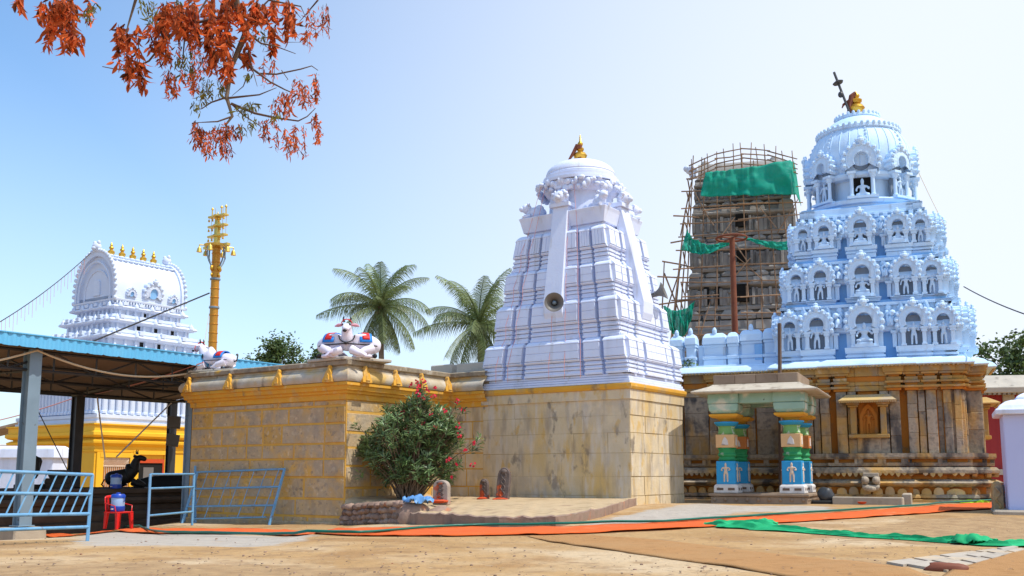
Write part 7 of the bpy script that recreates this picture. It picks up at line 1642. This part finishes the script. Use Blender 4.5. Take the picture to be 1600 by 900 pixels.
# ------------------------------------------------------------------ overhanging branches with dry orange leaves (the tree stands left of the viewer)
def drytree():
    r9 = random.Random(33); root = Vector((-6.2, 3.2, gz(-6.2, 3.2))); t = thing('dry_leaf_tree', 'overhanging tree branches with hanging clusters of dry orange leaves against the sky', 'tree', root, 0)
    A = lambda px, py, Y=7.0: at(px, py, Y) - root
    tr = MB(); tr.tube([(0, 0, -.2), (.05, .1, 1.2), (.2, .3, 2.6), (.5, .8, 4.0), (.9, 1.5, 5.0)], [.24, .2, .17, .14, .11], 10); tr.build('trunk', M_['bark'], t, smooth=60)
    lb = MB(); P0 = Vector((.9, 1.5, 5.0))
    a1 = A(350, -90, 6.6); a2 = A(75, -80, 6.8)
    lb.tube([P0, P0.lerp(a1, .5) + Vector((0, 0, .35)), a1, A(362, -20, 6.8), A(372, 20), A(385, 50), A(361, 105), A(354, 152), A(363, 182), A(352, 196)], [.09, .065, .045, .036, .030, .026, .018, .015, .011, .007], 7)
    lb.tube([P0, P0.lerp(a2, .5) + Vector((0, 0, .3)), a2, A(85, -20, 6.9), A(92, 30, 7.0)], [.07, .05, .03, .015, .006], 6)
    lb.tube([P0.lerp(a1, .55) + Vector((0, 0, .3)), A(230, -60, 6.9), A(212, 0, 7.1), A(200, 40, 7.1), A(196, 60, 7.1)], [.04, .025, .012, .006, .003], 6)
    lb.build('limbs', M_['bark'], t, smooth=60)
    tw = MB()
    for pts, r0 in (([(385, 50), (395, 38), (425, 36)], .009), ([(385, 50), (408, 68), (430, 72), (462, 84)], .010), ([(368, 84), (390, 105), (405, 115), (432, 116), (470, 108), (487, 103), (497, 110)], .011), ([(358, 153), (405, 148), (432, 137)], .009),
                    ([(361, 162), (398, 177), (430, 184), (466, 189), (480, 182), (493, 169)], .011), ([(375, 91), (400, 112), (422, 128), (445, 140), (466, 149), (500, 157)], .010), ([(354, 152), (330, 160), (315, 170), (305, 172)], .008), ([(363, 182), (340, 190), (320, 191), (300, 192)], .008), ([(361, 162), (380, 180), (405, 196), (418, 205)], .007),
                    ([(372, 20), (330, 30), (290, 40), (263, 57), (245, 80), (233, 95), (210, 107), (189, 109), (175, 107), (160, 104)], .013), ([(290, 40), (288, 65), (285, 100), (280, 120)], .008), ([(330, 30), (322, 60), (310, 80), (318, 110)], .008), ([(385, 50), (400, 20), (420, 0), (440, -20)], .012), ([(420, 0), (470, 10), (478, 28)], .008), ([(497, 0), (480, 20), (468, 34)], .007), ([(440, -20), (455, 10), (470, 28)], .007), ([(335, -20), (310, 20), (300, 50)], .010), ([(388, 80), (395, 110), (402, 135)], .007), ([(388, 115), (380, 135), (362, 150)], .006), ([(440, 110), (450, 124), (447, 126)], .004), ([(430, 60), (448, 66), (472, 66)], .004)):
        yo = r9.uniform(-.25, .25); n_ = len(pts); tw.tube([A(p[0], p[1], 7.0 + yo * i / max(1, n_ - 1)) for i, p in enumerate(pts)], [r0 * (1 - .75 * i / (n_ - 1)) for i in range(n_)], 5)
    lf = MB(); gl = MB()
    def leaf(mb, p, d, l_, w_, curl, tn):
        u = d.cross(Vector((r9.gauss(0, 1), r9.gauss(0, 1), r9.gauss(0, .4)))).normalized(); nn = d.cross(u).normalized(); prev = None; vs = []; N = 4
        for i in range(N + 1):
            f = i / N; c = p + d * l_ * f + nn * curl * l_ * (f * f) ; ww = w_ * math.sin(PI * (.12 + .86 * f)) if i < N else .0005; fold = nn * ww * .55; vs += [c - u * ww + fold, c, c + u * ww + fold]
        fs = []
        for i in range(N): a = i * 3; fs += [(a, a + 1, a + 4, a + 3), (a + 1, a + 2, a + 5, a + 4)]
        mb.add(vs, fs, tn)
    def spray(cx, cy, w_, h, mb, big, dens=1.0):
        # a hanging compound leaf spray: thin stalk with curled leaflets along it
        ns = max(2, int(w_ / 8))
        for s in range(ns):
            x = cx + r9.uniform(-.5, .5) * w_; y0 = cy - h * .5 + r9.uniform(0, .25) * h; y1 = cy + h * r9.uniform(.25, .5); Y = 7.0 + r9.uniform(-.28, .28); q0, q1 = A(x, y0, Y), A(x + r9.uniform(-5, 5), y1, Y)
            tw.tube([q0, q0.lerp(q1, .5) + Vector((r9.uniform(-.02, .02), 0, 0)), q1], .0022, 3)
            n = int((8 + h * .28) * dens)
            for k in range(n):
                f = (k + r9.random()) / n; p = q0.lerp(q1, f); d = Vector((r9.gauss(0, .55), r9.gauss(0, .55), -1.0 + r9.gauss(0, .35))).normalized(); l_ = (.062 if big else .040) * r9.uniform(.6, 1.3); leaf(mb, p + Vector((r9.gauss(0, .012), r9.gauss(0, .02), 0)), d, l_, l_ * (.20 if big else .14), r9.uniform(-.9, .9), min(1, max(0, r9.gauss(.5, .25))))
    for (cx, cy, w_, h, big) in [(70, 15, 70, 40, 1), (95, 35, 60, 60, 1), (90, 62, 42, 40, 1), (115, 15, 50, 40, 1), (30, 5, 20, 25, 1), (122, 62, 12, 24, 1), (200, 80, 34, 85, 1), (212, 115, 28, 60, 1), (195, 55, 20, 40, 1), (240, 62, 44, 60, 1), (270, 30, 50, 60, 1), (300, 20, 60, 50, 1), (300, 62, 50, 60, 0), (265, 85, 40, 40, 0), (345, 45, 44, 120, 1), (340, 70, 36, 90, 1), (352, 108, 30, 40, 1), (375, 15, 50, 40, 1), (410, 15, 40, 35, 1), (448, 28, 34, 70, 1), (432, 60, 22, 60, 1), (425, 25, 20, 50, 1), (505, 30, 14, 56, 0), (486, 38, 10, 54, 0), (480, 58, 8, 28, 0), (284, 135, 44, 44, 0), (275, 120, 30, 30, 0), (300, 128, 24, 40, 0), (420, 108, 16, 50, 0), (385, 85, 18, 40, 1), (470, 142, 24, 44, 0), (497, 135, 20, 62, 0), (484, 150, 14, 40, 0), (442, 160, 34, 44, 0), (425, 175, 16, 50, 0), (335, 222, 56, 50, 0), (340, 205, 70, 26, 0), (318, 212, 36, 40, 0), (355, 228, 22, 36, 0), (305, 200, 10, 30, 0), (470, 220, 24, 50, 0), (455, 228, 14, 36, 0), (440, 215, 10, 40, 0), (495, 190, 22, 28, 0), (500, 210, 10, 36, 0), (412, 205, 12, 44, 0), (320, 100, 40, 50, 0), (310, 40, 30, 70, 1), (250, 20, 40, 40, 1), (390, 40, 24, 50, 1)]:
        spray(cx, cy, w_, h, lf, big, 1.1 if big else 1.3)
    for (cx, cy, w_, h) in [(330, 135, 34, 36), (318, 150, 26, 30), (305, 166, 20, 24), (345, 140, 20, 24), (290, 90, 24, 30), (228, 12, 26, 26), (230, 30, 20, 20), (392, 195, 18, 26), (375, 200, 14, 20), (132, 22, 16, 34), (148, 12, 8, 18), (385, 172, 24, 22), (400, 165, 24, 14), (278, 98, 18, 22), (300, 112, 24, 20), (412, 60, 12, 30), (285, 5, 20, 14), (388, 118, 10, 10), (430, 180, 20, 12)]:
        spray(cx, cy, w_, h, gl, False, .8)
    tw.build('twigs', M_['twig'], t); lf.build('dry_leaves', M_['deadleaf'], t); gl.build('green_leaves', M_['oliveleaf'], t)
drytree()
